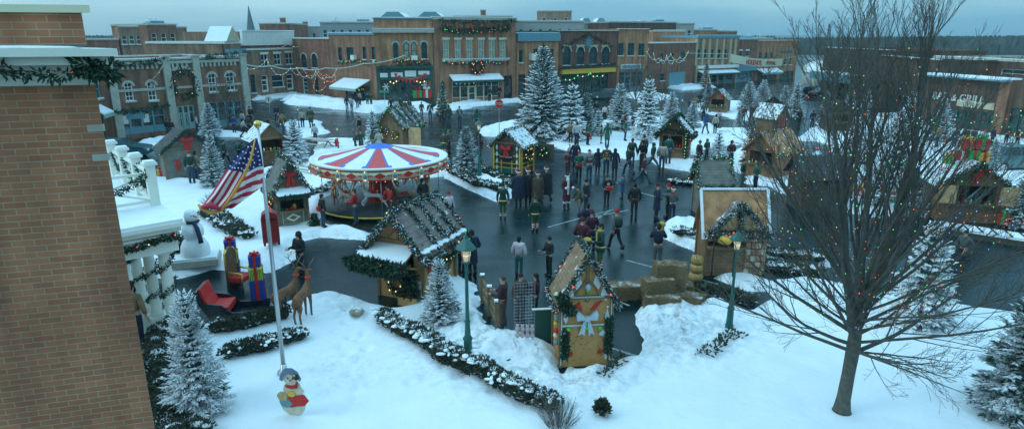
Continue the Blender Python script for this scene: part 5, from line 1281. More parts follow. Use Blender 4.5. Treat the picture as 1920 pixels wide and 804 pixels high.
def fence(label, pts, h=.9, mt=None, name='fence'):
    P_ = [G(*q) for q in pts]; t = thing(name, label, 'fence', tuple(P_[0])); mt = mt or WDF
    for p in P_: q = p-P_[0]; m = MB(); m.box(q.x-.06,q.y-.06,-.02,q.x+.06,q.y+.06,h+.1,mt); m.box(q.x-.08,q.y-.08,h+.1,q.x+.08,q.y+.08,h+.14,M_roofsnow); m.build('post', t)
    for a, b in zip(P_[:-1],P_[1:]):
        for z in (h*.3,h*.6,h*.9): m = MB(); m.beam(a-P_[0]+Vector((0,0,z)), b-P_[0]+Vector((0,0,z)), .04, .12, mt); m.build('rail', t)
fence('brown rail fence left of the man in the plaid jacket', [(905,568),(918,592),(932,622)], .95)
fence('low grey fence between the snowy spruce and the carousel', [(560,328),(585,332),(612,330)], .7, M_stone)
# snow covered barrier, right
a = G(1748,432); b = G(1935,462); t = thing('barrier', 'long snow topped low barrier in front of the right hut', 'barrier', tuple(a)); m = MB(); m.beam((0,0,.35),b-a+Vector((0,0,.35)),1.0,.12,M_roofsnow); m.build('snow_cap', t)
m = MB(); m.beam((0,0,.14),b-a+Vector((0,0,.14)),.9,.28,WD['dark']); m.build('planks', t); m = MB()
for i in range(7): q = (b-a)*(i+.3)/7; m.beam((q.x-.2,q.y-.52,.43),(q.x+.2,q.y+.5,.43),.05,.04,M_dark)
m.build('straps', t)

# gifts
def gift(label, p, s, rz, m1, m2, group, z=0.0, bow=True, stripes=None):
    t = thing('gift_box', label, 'gift box', (p.x,p.y,z), rz, group); sx, sy, sz = s; m = MB(); m.box(-sx/2,-sy/2,0,sx/2,sy/2,sz*.85,m1); m.box(-sx/2-.02,-sy/2-.02,sz*.85,sx/2+.02,sy/2+.02,sz,m1); m.build('box', t)
    r = MB(); w_ = .06*sx/.5
    r.box(-w_,-sy/2-.03,0,w_,-sy/2-.021,sz+.002,m2); r.box(-w_,sy/2+.021,0,w_,sy/2+.03,sz+.002,m2); r.box(-w_,-sy/2-.03,sz+.002,w_,sy/2+.03,sz+.012,m2); r.box(-sx/2-.03,-w_,0,-sx/2-.021,w_,sz+.006,m2); r.box(sx/2+.021,-w_,0,sx/2+.03,w_,sz+.006,m2); r.box(-sx/2-.03,-w_,sz+.013,sx/2+.03,w_,sz+.02,m2); r.build('ribbon', t)
    if stripes:
        k = MB(); n = 6
        for i in range(n):
            x0 = -sx/2+sx*i/n; k.add([(x0,-sy/2-.024,0),(x0+sx/n/2,-sy/2-.024,0),(min(x0+sx/n*1.5,sx/2),-sy/2-.024,sz*.85),(min(x0+sx/n,sx/2),-sy/2-.024,sz*.85)],[(0,1,2,3)],stripes)
            k.add([(sx/2+.004,-sy/2+sy*i/n,0),(sx/2+.004,-sy/2+sy*(i+.5)/n,0),(sx/2+.004,min(-sy/2+sy*(i+1.5)/n,sy/2),sz*.85),(sx/2+.004,min(-sy/2+sy*(i+1)/n,sy/2),sz*.85)],[(0,1,2,3)],stripes)
        k.build('stripes', t)
    if bow:
        b_ = MB()
        for i in range(5):
            a = 2*math.pi*i/5+.3; b_.prism([(0,0),(.1,.16),(.26,.2),(.3,.08),(.12,.0)],-.06,.06,m2); 
            for v in range(10): q = b_.v[len(b_.v)-20+v] if False else None
            n0 = len(b_.v)-20; 
            for j in range(n0,len(b_.v)): x,y,zz = b_.v[j]; b_.v[j] = (x*math.cos(a)-y*math.sin(a), x*math.sin(a)+y*math.cos(a), zz)
        k = sx/.5*.8; b_.v = [(x*k,y*k,zz*k+sz+.02) for x,y,zz in b_.v]; b_.build('bow', t)
    return t
pal = {'red':M_redp,'green':M_greenp,'yellow':M_yellow,'white':M_paper,'blue':M_blue}
gi = [(1026,258,.6,'red','yellow'),(1038,256,.5,'yellow','red'),(1050,258,.65,'green','red'),(1062,258,.5,'white','blue'),(1075,259,.5,'green','yellow'),(1101,262,.6,'red','yellow'),(1092,258,.75,'green','red')]
for x,y,s,c1,c2 in gi: gift(f'{c1} present with {c2} ribbon in the row below the tallest spruce', G(x,y,.15), (s,s,s*1.1), R(rnd.uniform(-25,25)), pal[c1], pal[c2], 'presents below the tallest spruce', z=.12)
gift('yellow present beside the dark grey hut, farthest left', G(303,331), (.4,.4,.4), .3, M_yellow, M_redp, 'presents by the leftmost hut', z=.1)
gift('red present beside the dark grey hut, farthest left', G(315,332), (.62,.5,.4), .2, M_redp, M_yellow, 'presents by the leftmost hut', z=.1)
tp = t16.location
for i,(dx,dy,dz,s,c1,c2,wh_) in enumerate(((-.55,1.0,2.95,.55,'red','white','lower left'),(.05,1.0,3.05,.5,'green','red','lower middle'),(.5,1.1,2.9,.55,'yellow','red','lower right'),(-.3,1.0,3.5,.55,'red','yellow','upper left'),(.38,1.05,3.52,.6,'red','green','upper right'),(-.95,1.0,2.75,.45,'green','yellow','outermost left'))):
    v = Matrix.Rotation(R(-12),4,'Z') @ Vector((dx,dy,0)); gift(f'{c1} present with {c2} ribbon, {wh_} on the right hut roof', tp+v, (s*.95,s*.85,s*.85), R(rnd.uniform(-20,20)), pal[c1], pal[c2], 'presents on the right hut roof', z=dz)
for i,(x,y,c1,c2,ex) in enumerate(((785,196,'green','red','left'),(802,196,'red','white','right'))): gift(f'{c1} present on the white bank by the dark green shop, {ex} one', G(x,y), (1.3,1.0,1.0), 0, pal[c1], pal[c2], 'presents by the dark green shop', z=.9)
for i,(x,y,c1,c2) in enumerate(((1586,365,'yellow','red'),(1612,372,'red','yellow'),(1650,378,'yellow','red'),(1668,384,'green','red'),(1898,424,'green','yellow'),(1884,424,'red','green'))): gift(f'{c1} present in the snow, '+('left of the bare trunk','at the bare trunk','right of the bare trunk','farther right of the bare trunk','behind the right end of the barrier','next to the right hut wall')[i], G(x,y), (.5,.5,.5), .4*i, pal[c1], pal[c2], 'presents in the right snow', z=.1)

# gift stack thrones by the sleigh
bs = mat('royal_blue',(0.02,0.05,0.30),.5,.1); yg = mat('stripe_yellow',(0.62,0.6,0.06),.5,.08); gst = mat('stripe_green',(0.04,0.32,0.08),.5,.08)
def stack(px, py, who):
    p = G(px,py); zz = 0
    for s, m1, m2, lb, str_ in (((.46,.46,.8),bs,M_redp,'blue bottom box',None),((.42,.42,.45),yg,M_redp,'yellow and green striped middle box',gst),((.35,.35,.38),bs,M_redp,'blue top box with red bow',None)):
        gift(f'{lb} of the present tower {who}', p, s, R(18), m1, m2, 'present towers by the sleigh', z=zz, bow=lb.startswith('blue top'), stripes=str_); zz += s[2]+.012
stack(440,528,'behind the sleigh throne'); stack(486,562,'right of the golden throne')
p = G(452,538); t = thing('throne', 'gold and red throne chair between the two present towers', 'throne', tuple(p), R(80), scale=.85)
M_thr = mat('carved_bronze',(0.16,0.09,0.04),.5,.4,9)
m = MB(); m.box(-.35,-.35,.35,.35,.35,.55,M_red); m.build('seat', t); m = MB(); m.box(-.36,.3,.35,.36,.42,1.55,M_thr); m.prism([(-.36,1.55),(.36,1.55),(.2,1.75),(0,1.85),(-.2,1.75)],.3,.42,M_thr); m.build('backrest', t)
for x in (-.36,.36): m = MB(); m.tube([(x,.36,0),(x,.36,1.6),(x*.6,.36,1.75)],.05,8,M_gold); m.tube([(x,-.32,0),(x,-.34,.75),(x,.3,.8)],.04,8,M_gold); m.build('arm', t)
# sleigh
p = G(448,598); t = thing('sleigh', 'black sleigh with red padded seat behind the flag pole', 'sleigh', tuple(p), R(8))
prof_ = [(-1.05,1.15),(-.95,.75),(-.75,.42),(-.4,.28),(.7,.26),(1.0,.36),(1.12,.7),(1.2,.75),(1.1,.3),(.8,.16),(-.5,.18),(-.9,.38),(-1.08,.75)]
bk = mat('sleigh_black',(0.012,0.014,0.02),.25,.05)
m = MB()
side = [(-1.1,1.2),(-1.0,.75),(-.8,.38),(-.5,.2),(.8,.2),(1.08,.34),(1.2,.85),(1.08,.8),(.95,.5),(.6,.42),(-.05,.45),(-.35,.72),(-.85,.8),(-.98,1.22)]
m.prism(side,-.5,-.45,bk); m.prism(side,.45,.5,bk); m.prism([(-.8,.38),(-.5,.2),(.8,.2),(1.08,.34),(1.05,.38),(.78,.25),(-.48,.25),(-.76,.42)],-.45,.45,bk); m.prism([(-1.1,1.2),(-1.0,.75),(-.8,.38),(-.76,.42),(-.95,.78),(-1.03,1.2)],-.45,.45,bk); m.prism([(1.08,.34),(1.2,.85),(1.15,.86),(1.03,.38)],-.45,.45,bk); m.build('body', t)
m = MB(); m.prism([(-.75,.42),(-.15,.42),(-.15,.62),(-.8,.62)],-.42,.42,M_red); m.build('seat', t)
m = MB(); m.prism([(-1.02,1.24),(-.93,.8),(-.8,.62),(-.68,.64),(-.82,.9),(-.92,1.28)],-.44,.44,M_red); m.build('backrest', t)
for y in (-.42,.42): m = MB(); m.tube([(-1.1,y,.04),(.9,y,.04),(1.25,y,.12),(1.45,y,.35),(1.42,y,.55)],.025,6,bk); [m.tube([(x,y,.05),(x,y,.24)],.02,6,bk) for x in (-.6,.1,.7)]; m.build('runner', t)
# reindeer
RD = mat('reindeer_brown',(0.20,0.09,0.04),.8,.3,6)
def deer(label, px, py, rz, s=1.0):
    p = GS(px,py); t = thing('reindeer_statue', label, 'reindeer statue', (p.x,p.y,p.z-.02), R(rz), 'brown reindeer statues by the flag pole', scale=s)
    J = [(0,0,.92,.15,.17),(0,.4,.92,.15,.16),(0,-.32,.95,.14,.18),(0,-.45,1.2,.09,.1),(0,-.5,1.45,.07,.075),(0,-.56,1.58,.085,.085),(0,-.74,1.53,.05,.055),(0,-.8,1.51,.04,.04),(0,.56,1.0,.05,.05),(0,.62,.95,.03,.03)]
    Ed = [(0,1),(0,2),(2,3),(3,4),(4,5),(5,6),(6,7),(1,8),(8,9)]
    for root, ys in ((2,((-.34,.7,.07),(-.36,.42,.045),(-.34,.1,.035),(-.38,.02,.035))),(1,((.46,.72,.09),(.36,.55,.06),(.5,.36,.04),(.46,.08,.033),(.42,.02,.033)))):
        for x in (-.1,.1):
            pr = root
            for y,z,r_ in ys: J.append((x,y,z,r_,r_)); Ed.append((pr,len(J)-1)); pr = len(J)-1
    inst('body', skin_mesh('body', J, Ed, [RD], 2), t)
    for x in (-1,1):
        m = MB(); m.tube([(x*.04,-.52,1.64),(x*.12,-.45,1.82),(x*.24,-.42,1.95),(x*.3,-.5,2.12)],[.02,.018,.014,.006],5,WDF); m.tube([(x*.12,-.45,1.82),(x*.14,-.62,1.95)],[.015,.005],5,WDF); m.tube([(x*.24,-.42,1.95),(x*.24,-.58,2.08)],[.013,.005],5,WDF); m.tube([(x*.24,-.42,1.95),(x*.34,-.34,2.05)],[.013,.005],5,WDF); m.build('antler', t)
        m = MB(); m.ball((x*.11,-.5,1.62),(.07,.03,.035),RD,6,5); m.build('ear', t)
    m = MB(); m.lathe([(.1,0),(.115,.03),(.1,.07)],10,M_redp,(0,-.49,1.33)); m.build('collar', t)
deer('reindeer statue with red collar, left one of the pair by the flag pole', 541,592,150,.95); deer('reindeer statue with red collar, right one of the pair by the flag pole', 571,598,172,.95)
# snowman
p = GS(371,500); t = thing('snowman', 'snowman with dark scarf on a stone slab beside the porch', 'snowman', tuple(p))
m = MB(); m.cbox((0,0,.12),(1.7,1.2,.24),M_stone,rz=R(18)); m.cbox((0,0,.29),(1.6,1.1,.1),M_roofsnow,rz=R(18)); m.build('base_slab', t)
m = MB(); r2 = random.Random(2); m.lathe([(.5,.3),(.55,.45),(.52,.7),(.4,.95),(.3,1.02),(.38,1.15),(.41,1.32),(.36,1.52),(.22,1.66),(.17,1.7),(.23,1.78),(.26,1.92),(.22,2.08),(.12,2.18),(.01,2.2)],20,M_snow); m.build('body', t)
m = MB(); m.tube([(0.2,-.12,1.93),(.5,-.18,1.93)],[.035,.005],6,mat('carrot',(.7,.25,.05),.6,.1)); m.build('nose', t)
m = MB(); m.lathe([(.27,1.66),(.31,1.7),(.27,1.76)],16,M_black); m.tube([(.2,-.2,1.7),(.35,-.32,1.5),(.45,-.4,1.15),(.48,-.42,.95)],[.07,.09,.09,.1],6,mat('scarf',(0.02,0.025,0.06),.8,.2)); m.build('scarf', t)
m = MB(); [m.ball((x,y,1.98),.025,M_black) for x,y in ((.2,-.16),(.12,-.22))]; m.build('eye', t)
# flag pole and flag
p = GS(533,700); hp = ztop(p,240)-p.z; t = thing('flag_pole', 'tall silver flag pole with gold ball top', 'flag pole', tuple(p))
m = MB(); m.tube([(0,0,.08),(0,0,hp*.6),(0,0,hp)],[.06,.05,.032],12,M_steel); m.build('shaft', t); m = MB(); m.lathe([(.18,0),(.18,.08),(.09,.14),(.07,.3)],12,M_steel); m.build('base', t); m = MB(); m.ball((0,0,hp+.09),.095,M_gold,12,8); m.build('ball', t)
FR = mat('flag_red',(0.5,0.03,0.07),.7,.05); FW = mat('flag_white',(0.85,0.84,0.82),.7,.04); FB = mat('flag_blue',(0.02,0.035,0.16),.7,.05); FG = mat('flag_fringe',(0.75,0.36,0.06),.7,.15,30)
tf = thing('flag', 'american flag with gold fringe hanging from the silver flag pole', 'flag', tuple(p))
def fpt(px,py,dy=0): q = at_y(px,py,p.y-.15+dy); return q-p
def sheet(cors, nu, nv, fn, wav, th=.012):
    # cors: rows of control points top..bottom along v, each row [left,right]; bilinear in pieces
    m = MB(); rows = len(cors)-1
    def P(u,v):
        k = min(int(v*rows),rows-1); f_ = v*rows-k; a = cors[k][0].lerp(cors[k][1],u); b = cors[k+1][0].lerp(cors[k+1][1],u); q = a.lerp(b,f_)
        return q + Vector((0,wav*math.sin(u*9+v*3)*(.3+v),wav*.3*math.cos(u*7+v*4)))
    for i in range(nu):
        for j in range(nv):
            u0,u1,v0,v1 = i/nu,(i+1)/nu,j/nv,(j+1)/nv
            m.add([P(u0,v0),P(u1,v0),P(u1,v1),P(u0,v1)],[(0,1,2,3)],fn((u0+u1)/2,(v0+v1)/2),True)
    return m, P
# left fold: stripes run down along the cloth
L_ = [[fpt(476,262),fpt(479,260)],[fpt(442,292),fpt(470,300)],[fpt(420,322),fpt(455,332)],[fpt(395,362),fpt(434,368)],[fpt(376,388),fpt(412,396)]]
m, PL = sheet(L_, 28, 40, lambda u,v: FB if v < .44 else ((FR if int(u*7) % 2 == 0 else FW)), .05)
for j in range(5):
    for i in range(2+j):
        u = (i+.5)/(2+j); v = .1+.075*j; q = PL(u,v)+Vector((0,-.03,0)); m.add([q+Vector((.03*(1 if k%2==0 else .45)*math.sin(R(36*k)),0,.03*(1 if k%2==0 else .45)*math.cos(R(36*k)))) for k in range(10)],[tuple(range(10))],FW)
m.build('left_fold', tf)
R_ = [[fpt(479,260,-.02),fpt(483,263,-.02)],[fpt(470,300,-.02),fpt(490,290,-.02)],[fpt(455,332,-.02),fpt(495,318,-.02)],[fpt(434,368,-.02),fpt(493,348,-.02)],[fpt(412,396,-.02),fpt(440,388,-.02)]]
m, PR = sheet(R_, 20, 60, lambda u,v: FB if v < .43-.0*u else (FR if int((v-.43)*13.5+u*.4) % 2 == 1 else FW), .04)
for j in range(5):
    for i in range(1+(j+1)//2):
        u = (i+.5)/(1+(j+1)//2); v = .12+.07*j; q = PR(u,v)+Vector((0,-.03,0)); m.add([q+Vector((.03*(1 if k%2==0 else .45)*math.sin(R(36*k)),0,.03*(1 if k%2==0 else .45)*math.cos(R(36*k)))) for k in range(10)],[tuple(range(10))],FW)
m.build('right_fold', tf)
m = MB(); m.tube([fpt(478,262,-.06),fpt(470,300,-.08),fpt(456,332,-.1),fpt(436,366,-.1),fpt(414,396,-.1)],[.02,.03,.035,.04,.035],6,FG); m.tube([fpt(412,396,-.04),fpt(395,399,-.03),fpt(377,390,-.03),fpt(372,383,-.03)],[.04,.05,.04,.03],6,FG); m.build('fringe', tf)
m = MB(); m.tube([fpt(377,390,.02),fpt(395,384,-.1),fpt(412,392,-.12)],[.06,.09,.04],7,FR); m.build('rolled_hem', tf)
# painted snow lady cutout
p = GS(553,778); t = thing('lawn_cutout', 'painted wooden cutout of a snow lady in blue bonnet and red skirt', 'lawn figure', (p.x,p.y,p.z-.03), R(-12))
def blobp(cx, cz, rx, rz_, n=14, w_=.12, seed=1):
    r2 = random.Random(seed); return [(cx+rx*math.cos(2*math.pi*i/n)*(1+r2.uniform(-w_,w_)), cz+rz_*math.sin(2*math.pi*i/n)*(1+r2.uniform(-w_,w_))) for i in range(n)]
cw = mat('cutout_cream',(0.62,0.58,0.44),.6,.15,8); m = MB()
m.prism(blobp(-.02,.35,.36,.34,seed=1),0,.03,cw); m.prism(blobp(.02,.72,.25,.25,seed=2),-.001,.029,cw); m.build('body_board', t)
m = MB(); m.prism(blobp(-.02,1.02,.19,.17,seed=3,w_=.04),-.02,.0295,cw); m.build('head_board', t)
m = MB(); m.prism([(-.3,.98),(-.25,1.12),(-.12,1.3),(.06,1.32),(.2,1.24),(.28,1.06),(.24,.98),(.14,1.12),(-.05,1.16),(-.18,1.06),(-.22,.94)],-.035,-.0205,mat('bonnet_blue',(0.16,0.22,0.34),.6,.3,8)); m.prism(blobp(.15,1.1,.09,.08,seed=9),-.04,-.036,M_green); m.ball((.12,-.05,1.14),.03,M_yellow); m.build('bonnet', t)
m = MB(); m.prism([(-.18,.84),(.1,.86),(.14,.98),(.18,.96),(.16,.8),(.0,.76),(-.14,.78)],-.03,-.0205,M_red); m.prism([(-.12,.52),(.3,.64),(.42,.48),(.3,.34),(.1,.3),(-.1,.24)],-.022,-.0015,M_red); m.build('scarf_and_skirt', t)
m = MB(); m.prism(blobp(-.27,.52,.14,.13,seed=5),-.03,-.002,mat('cutout_tan',(0.5,0.33,0.15),.6,.3,10)); m.prism(blobp(-.2,.36,.16,.12,seed=6),-.025,-.0025,M_bluegrey); m.prism(blobp(-.02,.62,.1,.07,seed=4),-.035,-.003,M_yellow); m.build('small_figure', t)
m = MB(); m.ball((-.07,-.03,1.04),(.018,.01,.025),M_dark); m.ball((.05,-.03,1.04),(.018,.01,.025),M_dark); m.ball((-.01,-.035,.99),(.03,.02,.02),M_redp); m.build('face', t)
m = MB(); m.box(-.05,.03,0,.0,.08,.7,WDF); m.build('prop_stake', t)
# hay bales
HY = mat('hay',(0.22,0.145,0.075),.95,.35,25,bump=1.0,bscale=60,snow=-.35,nz=2)
def bale(label, px, py, z, rz, s=(.95,.5,.45), off=(0,0), group='hay bales'):
    p = G(px,py); o = random.Random(int(px*7+py+z*50)); m = MB()
    nx, ny, nz_ = 8, 4, 4
    m.cbox((0,0,s[2]/2),s,HY)
    strw = mat('straw',(0.30,0.2,0.1),.9,.3,20)
    vs = []; fs = []
    for i in range(2600):
        ax = o.choice([0,1,2]); q = [o.uniform(-.5,.5)*s[0],o.uniform(-.5,.5)*s[1],o.uniform(-.5,.5)*s[2]]; sg = o.choice([-1,1]); q[ax] = sg*s[ax]/2
        d_ = Vector((o.gauss(0,1),o.gauss(0,1),o.gauss(0,1)*.6)); d_[ax] = abs(d_[ax])*sg*.5; d_.normalize(); q = Vector(q)+Vector((0,0,s[2]/2)); sd = d_.cross(Vector((o.gauss(0,1),o.gauss(0,1),o.gauss(0,1)))).normalized()*.007; l = o.uniform(.05,.17); k = len(vs)
        vs += [q-sd,q+sd,q+d_*l]; fs.append((k,k+1,k+2))
    m.add(vs,fs,strw); b = m.build('hay_bale', None, (p.x+off[0],p.y+off[1],z), R(rz)); tag(b,label,'hay bale',group); return b
bale('long hay bale with snow at the front bottom of the big hay stack',1240,585,.12,-8,(1.15,.55,.5)); bale('hay bale lying at the right end of the big hay stack',1288,580,.12,-28,(1.0,.55,.45))
bale('hay bale on the left of the second layer of the hay stack',1232,580,.63,12,(1.0,.5,.46),(0,.1)); bale('upright hay bale on the right of the second layer, snow patch on top',1262,572,.6,-18,(.75,.55,.9),(0,.1)); bale('topmost small hay bale at the left top of the hay stack',1243,575,1.1,5,(.62,.5,.42),(0,.2)); bale('hay bale at the back bottom of the hay stack',1262,565,.02,-10,(1.4,.6,.55),(0,.35))
bale('single long hay bale with snow just right of the gingerbread hut',1170,558,.02,6,(1.3,.6,.5))
for i,(z_) in enumerate((0,.34,.66)):
    m = MB(); rr2 = .27-.02*i; m.lathe([(.05,0),(rr2*.9,.02),(rr2,.12),(rr2,.22),(rr2*.85,.31),(.05,.32)],14,mat('wax_rind',(0.42,0.24,0.07),.5,.2,6)); q = G(1304,525); b = m.build('cheese_wheel',None,(q.x,q.y,z_)); tag(b,('lowest','middle','top')[i]+' yellow cheese wheel in the stack left of the cheese hut','cheese wheel','stacked cheese wheels')
# wire grid rack with plush toys, dark panel
p = GS(983,640); t = thing('wire_rack', 'upright white wire grid rack left of the gingerbread hut', 'display rack', tuple(p), R(10)); m = MB()
for i in range(8): m.box(-.3+i*.0857-.003,-.003,.05,-.3+i*.0857+.003,.003,1.85,M_steel)
for i in range(19): m.box(-.3,-.007,.05+i*.1,.3,-.0035,.056+i*.1,M_steel)
m.build('grid', t)
for s in (-.28,.28): m = MB(); m.box(s-.02,-.25,0,s+.02,.25,.04,M_steel); m.build('foot', t)
pk = mat('plush_pink',(0.55,0.42,0.42),.9,.25,20)
for i in range(8):
    q = p+Matrix.Rotation(R(10),4,'Z')@Vector((-.22+.145*(i%4),-.1,.3+.2*(i//4)-.02*(i%4))); m = MB(); m.ball((0,0,0),(.075,.06,.08),pk); m.ball((0,0,.09),.05,pk); m.ball((-.04,0,.14),.02,pk,6,4); m.ball((.04,0,.14),.02,pk,6,4)
    b = m.build('plush_toy',None,(q.x,q.y,q.z)); tag(b,'small pale pink plush toy hanging on the white wire rack','plush toy','plush toys on the wire rack')
p = G(1015,640); t = thing('display_board', 'dark teal board between the wire rack and the gingerbread hut', 'board', tuple(p), R(6)); m = MB(); m.box(-.28,0,.0,.3,.05,1.05,M_darkgreen); m.build('panel', t); m = MB(); m.box(-.3,-.02,1.05,.32,.07,1.08,M_white); m.build('top_rail', t)
# planter crate with small bush by honey hut ; posts
def planter(label, px, py, s=1.0, hh=.6):
    p = G(px,py); t = thing('planter', label, 'planter', tuple(p), R(-20), scale=s); m = MB(); m.box(-.35,-.2,0,.35,.2,.3,WD['honey']); m.build('crate', t); g = MB(); leafy(g,[(-.25,0,.35),(.25,0,.35),(0,0,.35+hh*.6),(.1,0,.35+hh)],.16,400,.2,M_green); g.build('greenery', t); b = MB(); bulbs(b,[(-.2,-.15,.4),(.2,-.15,.5)],.12,.04,[M_redp]); b.build('flowers', t)
planter('wooden crate planter with pine sprigs in front of the honey coloured hut', 768,570)
planter('small planter with red flowers right of the narrow grey booth', 590,432, .8)
# cars
def car(label, px, py, rz, colr, s=1.0):
    p = G(px,py); t = thing('parked_car', label, 'car', tuple(p), R(rz), 'parked cars', scale=s); cm = mat('car_'+label[:6], colr, .25, .04, metal=.3)
    m = MB(); body = [(-2.2,.35),(-2.25,.7),(-2.1,.95),(-1.5,1.0),(1.2,.98),(2.0,.85),(2.25,.65),(2.2,.35),(1.8,.28),(-1.8,.28)]; m.prism(body,-.85,.85,cm); m.build('body', t)
    m = MB(); lo = [(-1.65,-.78),(1.15,-.78),(1.15,.78),(-1.65,.78)]; hi = [(-1.05,-.6),(.35,-.6),(.35,.6),(-1.05,.6)]
    m.add([(x,y,.985) for x,y in lo]+[(x,y,1.42) for x,y in hi],[(0,1,5,4),(1,2,6,5),(2,3,7,6),(3,0,4,7)],M_glass); o = m.build('cabin', t)
    m = MB(); m.add([(x*1.01,y*1.01,1.422) for x,y in hi]+[(x*.9,y*.9,1.47) for x,y in hi],[(0,1,5,4),(1,2,6,5),(2,3,7,6),(3,0,4,7),(4,5,6,7)],cm); 
    for x0,x1_ in ((-1.62,-1.04),(1.12,.36),(-.35,-.33)):
        for s_ in (-1,1): m.beam((x0,s_*.785,.99),(x1_,s_*.61,1.43),.05,.05,cm)
    m.build('roof', t)
    for x in (-1.4,1.4):
        for y in (-.8,.8):
            m = MB(); m.M = Matrix.Translation((x,y,.32)) @ Matrix.Rotation(R(90),4,'X'); m.lathe([(.2,-.1),(.32,-.1),(.33,0),(.32,.1),(.2,.1)],16,M_black); o = m.build('wheel', t); k = MB(); k.M = m.M; k.lathe([(.01,-.11),(.19,-.11),(.19,.11),(.01,.11)],12,M_steel); k.build('rim', o)
    for y in (-.6,.6): m = MB(); m.box(2.2,y-.18,.6,2.26,y+.18,.74,M_paper); m.build('headlight', t); m = MB(); m.box(-2.27,y-.18,.68,-2.2,y+.18,.84,M_redp); m.build('tail_light', t)
car('grey estate car parked in front of the four arched windows', 1137,186,178, (0.10,0.12,0.12), 1.0)
car('teal car behind the white balcony on the left', 226,296,10, (0.02,0.09,0.11))
car('dark car beyond the white domed greenhouse', 1512,180,20, (0.04,0.05,0.06)); car('black car right of the dark car, behind branches', 1545,184,15, (0.02,0.02,0.025))
car('pale teal van roofed car at the right edge', 1895,318,8, (0.12,0.2,0.2), 1.2)

# ================================================================= hanging lights over the street
wire = mat('wire_pale',(0.45,0.5,0.4),.6,.1)
def festoon(label, pts, ysag, Y, bmats, group='light strings over the street', loops=0, step=.5, bs=.05, rw=.05):
    P_ = [at_y(x,y,Y) for x,y in pts]; t = thing('light_string', label, 'light string', tuple(P_[0]), 0, group); O = P_[0]; m = MB(); b = MB()
    for a, c in zip(P_[:-1],P_[1:]):
        q = [v-O for v in sag(a,c,ysag)]; m.tube(q,rw,5,wire); bulbs(b,q,step,bs,bmats,.03)
    m.build('cable', t); b.build('bulbs', t)
    return t
festoon('swag of pale lights hanging from the left brick block wall', [(205,123),(240,150),(262,161),(285,150),(305,124)], .1, fA.world(5,0,1).y, [B_warm], bs=.04)
for i,(a,b,c_) in enumerate(((226,240,172),(240,262,190),(262,285,180))): festoon(('left','middle','right')[i]+' hanging loop of the lights on the left brick block', [(a,150+2*i),((a+b)/2,c_),(b,156)], .3, fA.world(5,0,1).y, [B_warm] if i != 1 else [B_red,B_warm], bs=.05, step=.3)
festoon('long cable of pale lights from the white bay to the deep red corner', [(450,118),(510,124),(560,128),(610,128),(680,120),(760,104)], .25, 78, [B_warm,B_blue], step=.9, rw=.07)
festoon('blue tinted snow flake shaped lights before the grey brown building', [(440,108),(470,130),(500,112),(520,140),(545,128),(560,140)], .3, 79, [B_blue,B_warm], step=.4, rw=.03)
festoon('drooping white loop of lights before the deep red corner, left loop', [(556,128),(575,143),(592,134)], .5, 77, [B_warm], step=.6)
festoon('drooping white loop of lights before the deep red corner, right loop', [(592,134),(612,145),(632,128)], .5, 77, [B_warm], step=.6)
festoon('red light swag inside the white loops, on the deep red corner', [(570,132),(584,142),(597,134),(612,140),(628,140)], .3, 77.5, [B_red], step=.45,rw=.02)
festoon('orange lights hanging down to a point before the deep red corner', [(592,140),(588,165),(598,172),(610,162),(606,146)], .1, 77.5, [B_red,B_warm], step=.45,rw=.02)
festoon('red icicle lights at the right of the deep red corner', [(605,146),(615,153),(628,150),(628,140)], .1, 77.5, [B_red], step=.3,rw=.02)
festoon('orange light swags under the white fascia', [(452,95),(478,84),(510,92),(540,83),(560,88)], .2, 98, [B_red,B_warm], step=.9,rw=.03)
festoon('pale light loops before the low brick side building', [(1213,97),(1235,110),(1258,102),(1275,108),(1292,95)], .6, 95, [B_warm,B_yel], step=.8)
festoon('lower pale light loops before the low brick side building', [(1225,100),(1240,112),(1250,104),(1265,112),(1290,98)], .9, 95.5, [B_warm], step=.8)
festoon('warm bulb string across the shop windows of the left brick block', [(318,200),(336,209),(352,207),(372,196)], .15, fA.world(9,0,1).y, [B_warm], step=.45, bs=.09, rw=.015)
festoon('warm bulb string inside the dark green shopfront, left window', [(732,154),(738,156),(743,153),(748,152)], .05, 84.5, [B_warm], step=.45, bs=.1, rw=.015)
festoon('warm bulb string inside the dark green shopfront, right window', [(776,150),(782,153),(788,155),(800,151)], .05, 84.5, [B_warm], step=.5, bs=.1, rw=.015)
festoon('green and white bulb string over the maroon shop entrance', [(1060,150),(1083,142),(1107,138),(1120,143),(1134,138)], .3, 97, [B_green,B_warm], step=.8, bs=.1, rw=.015)
# red pennants over green shop
t = thing('bunting', 'red pennant bunting across the dark green shopfront', 'bunting', tuple(at_y(740,138,83.5))); O = t.location; m = MB()
for i,(x,y) in enumerate(((742,138),(748,142),(755,146),(762,148),(769,148),(776,148),(783,146),(790,142),(797,138))):
    q = at_y(x,y,83.5)-O; m.prism([(q.x-.25,q.z),(q.x+.25,q.z),(q.x,q.z-.6)],q.y,q.y+.02,M_red)
m.tube([at_y(x,y,83.55)-O for x,y in ((738,135),(755,145),(770,148),(785,145),(800,136))],.02,4,wire); m.build('pennants', t)
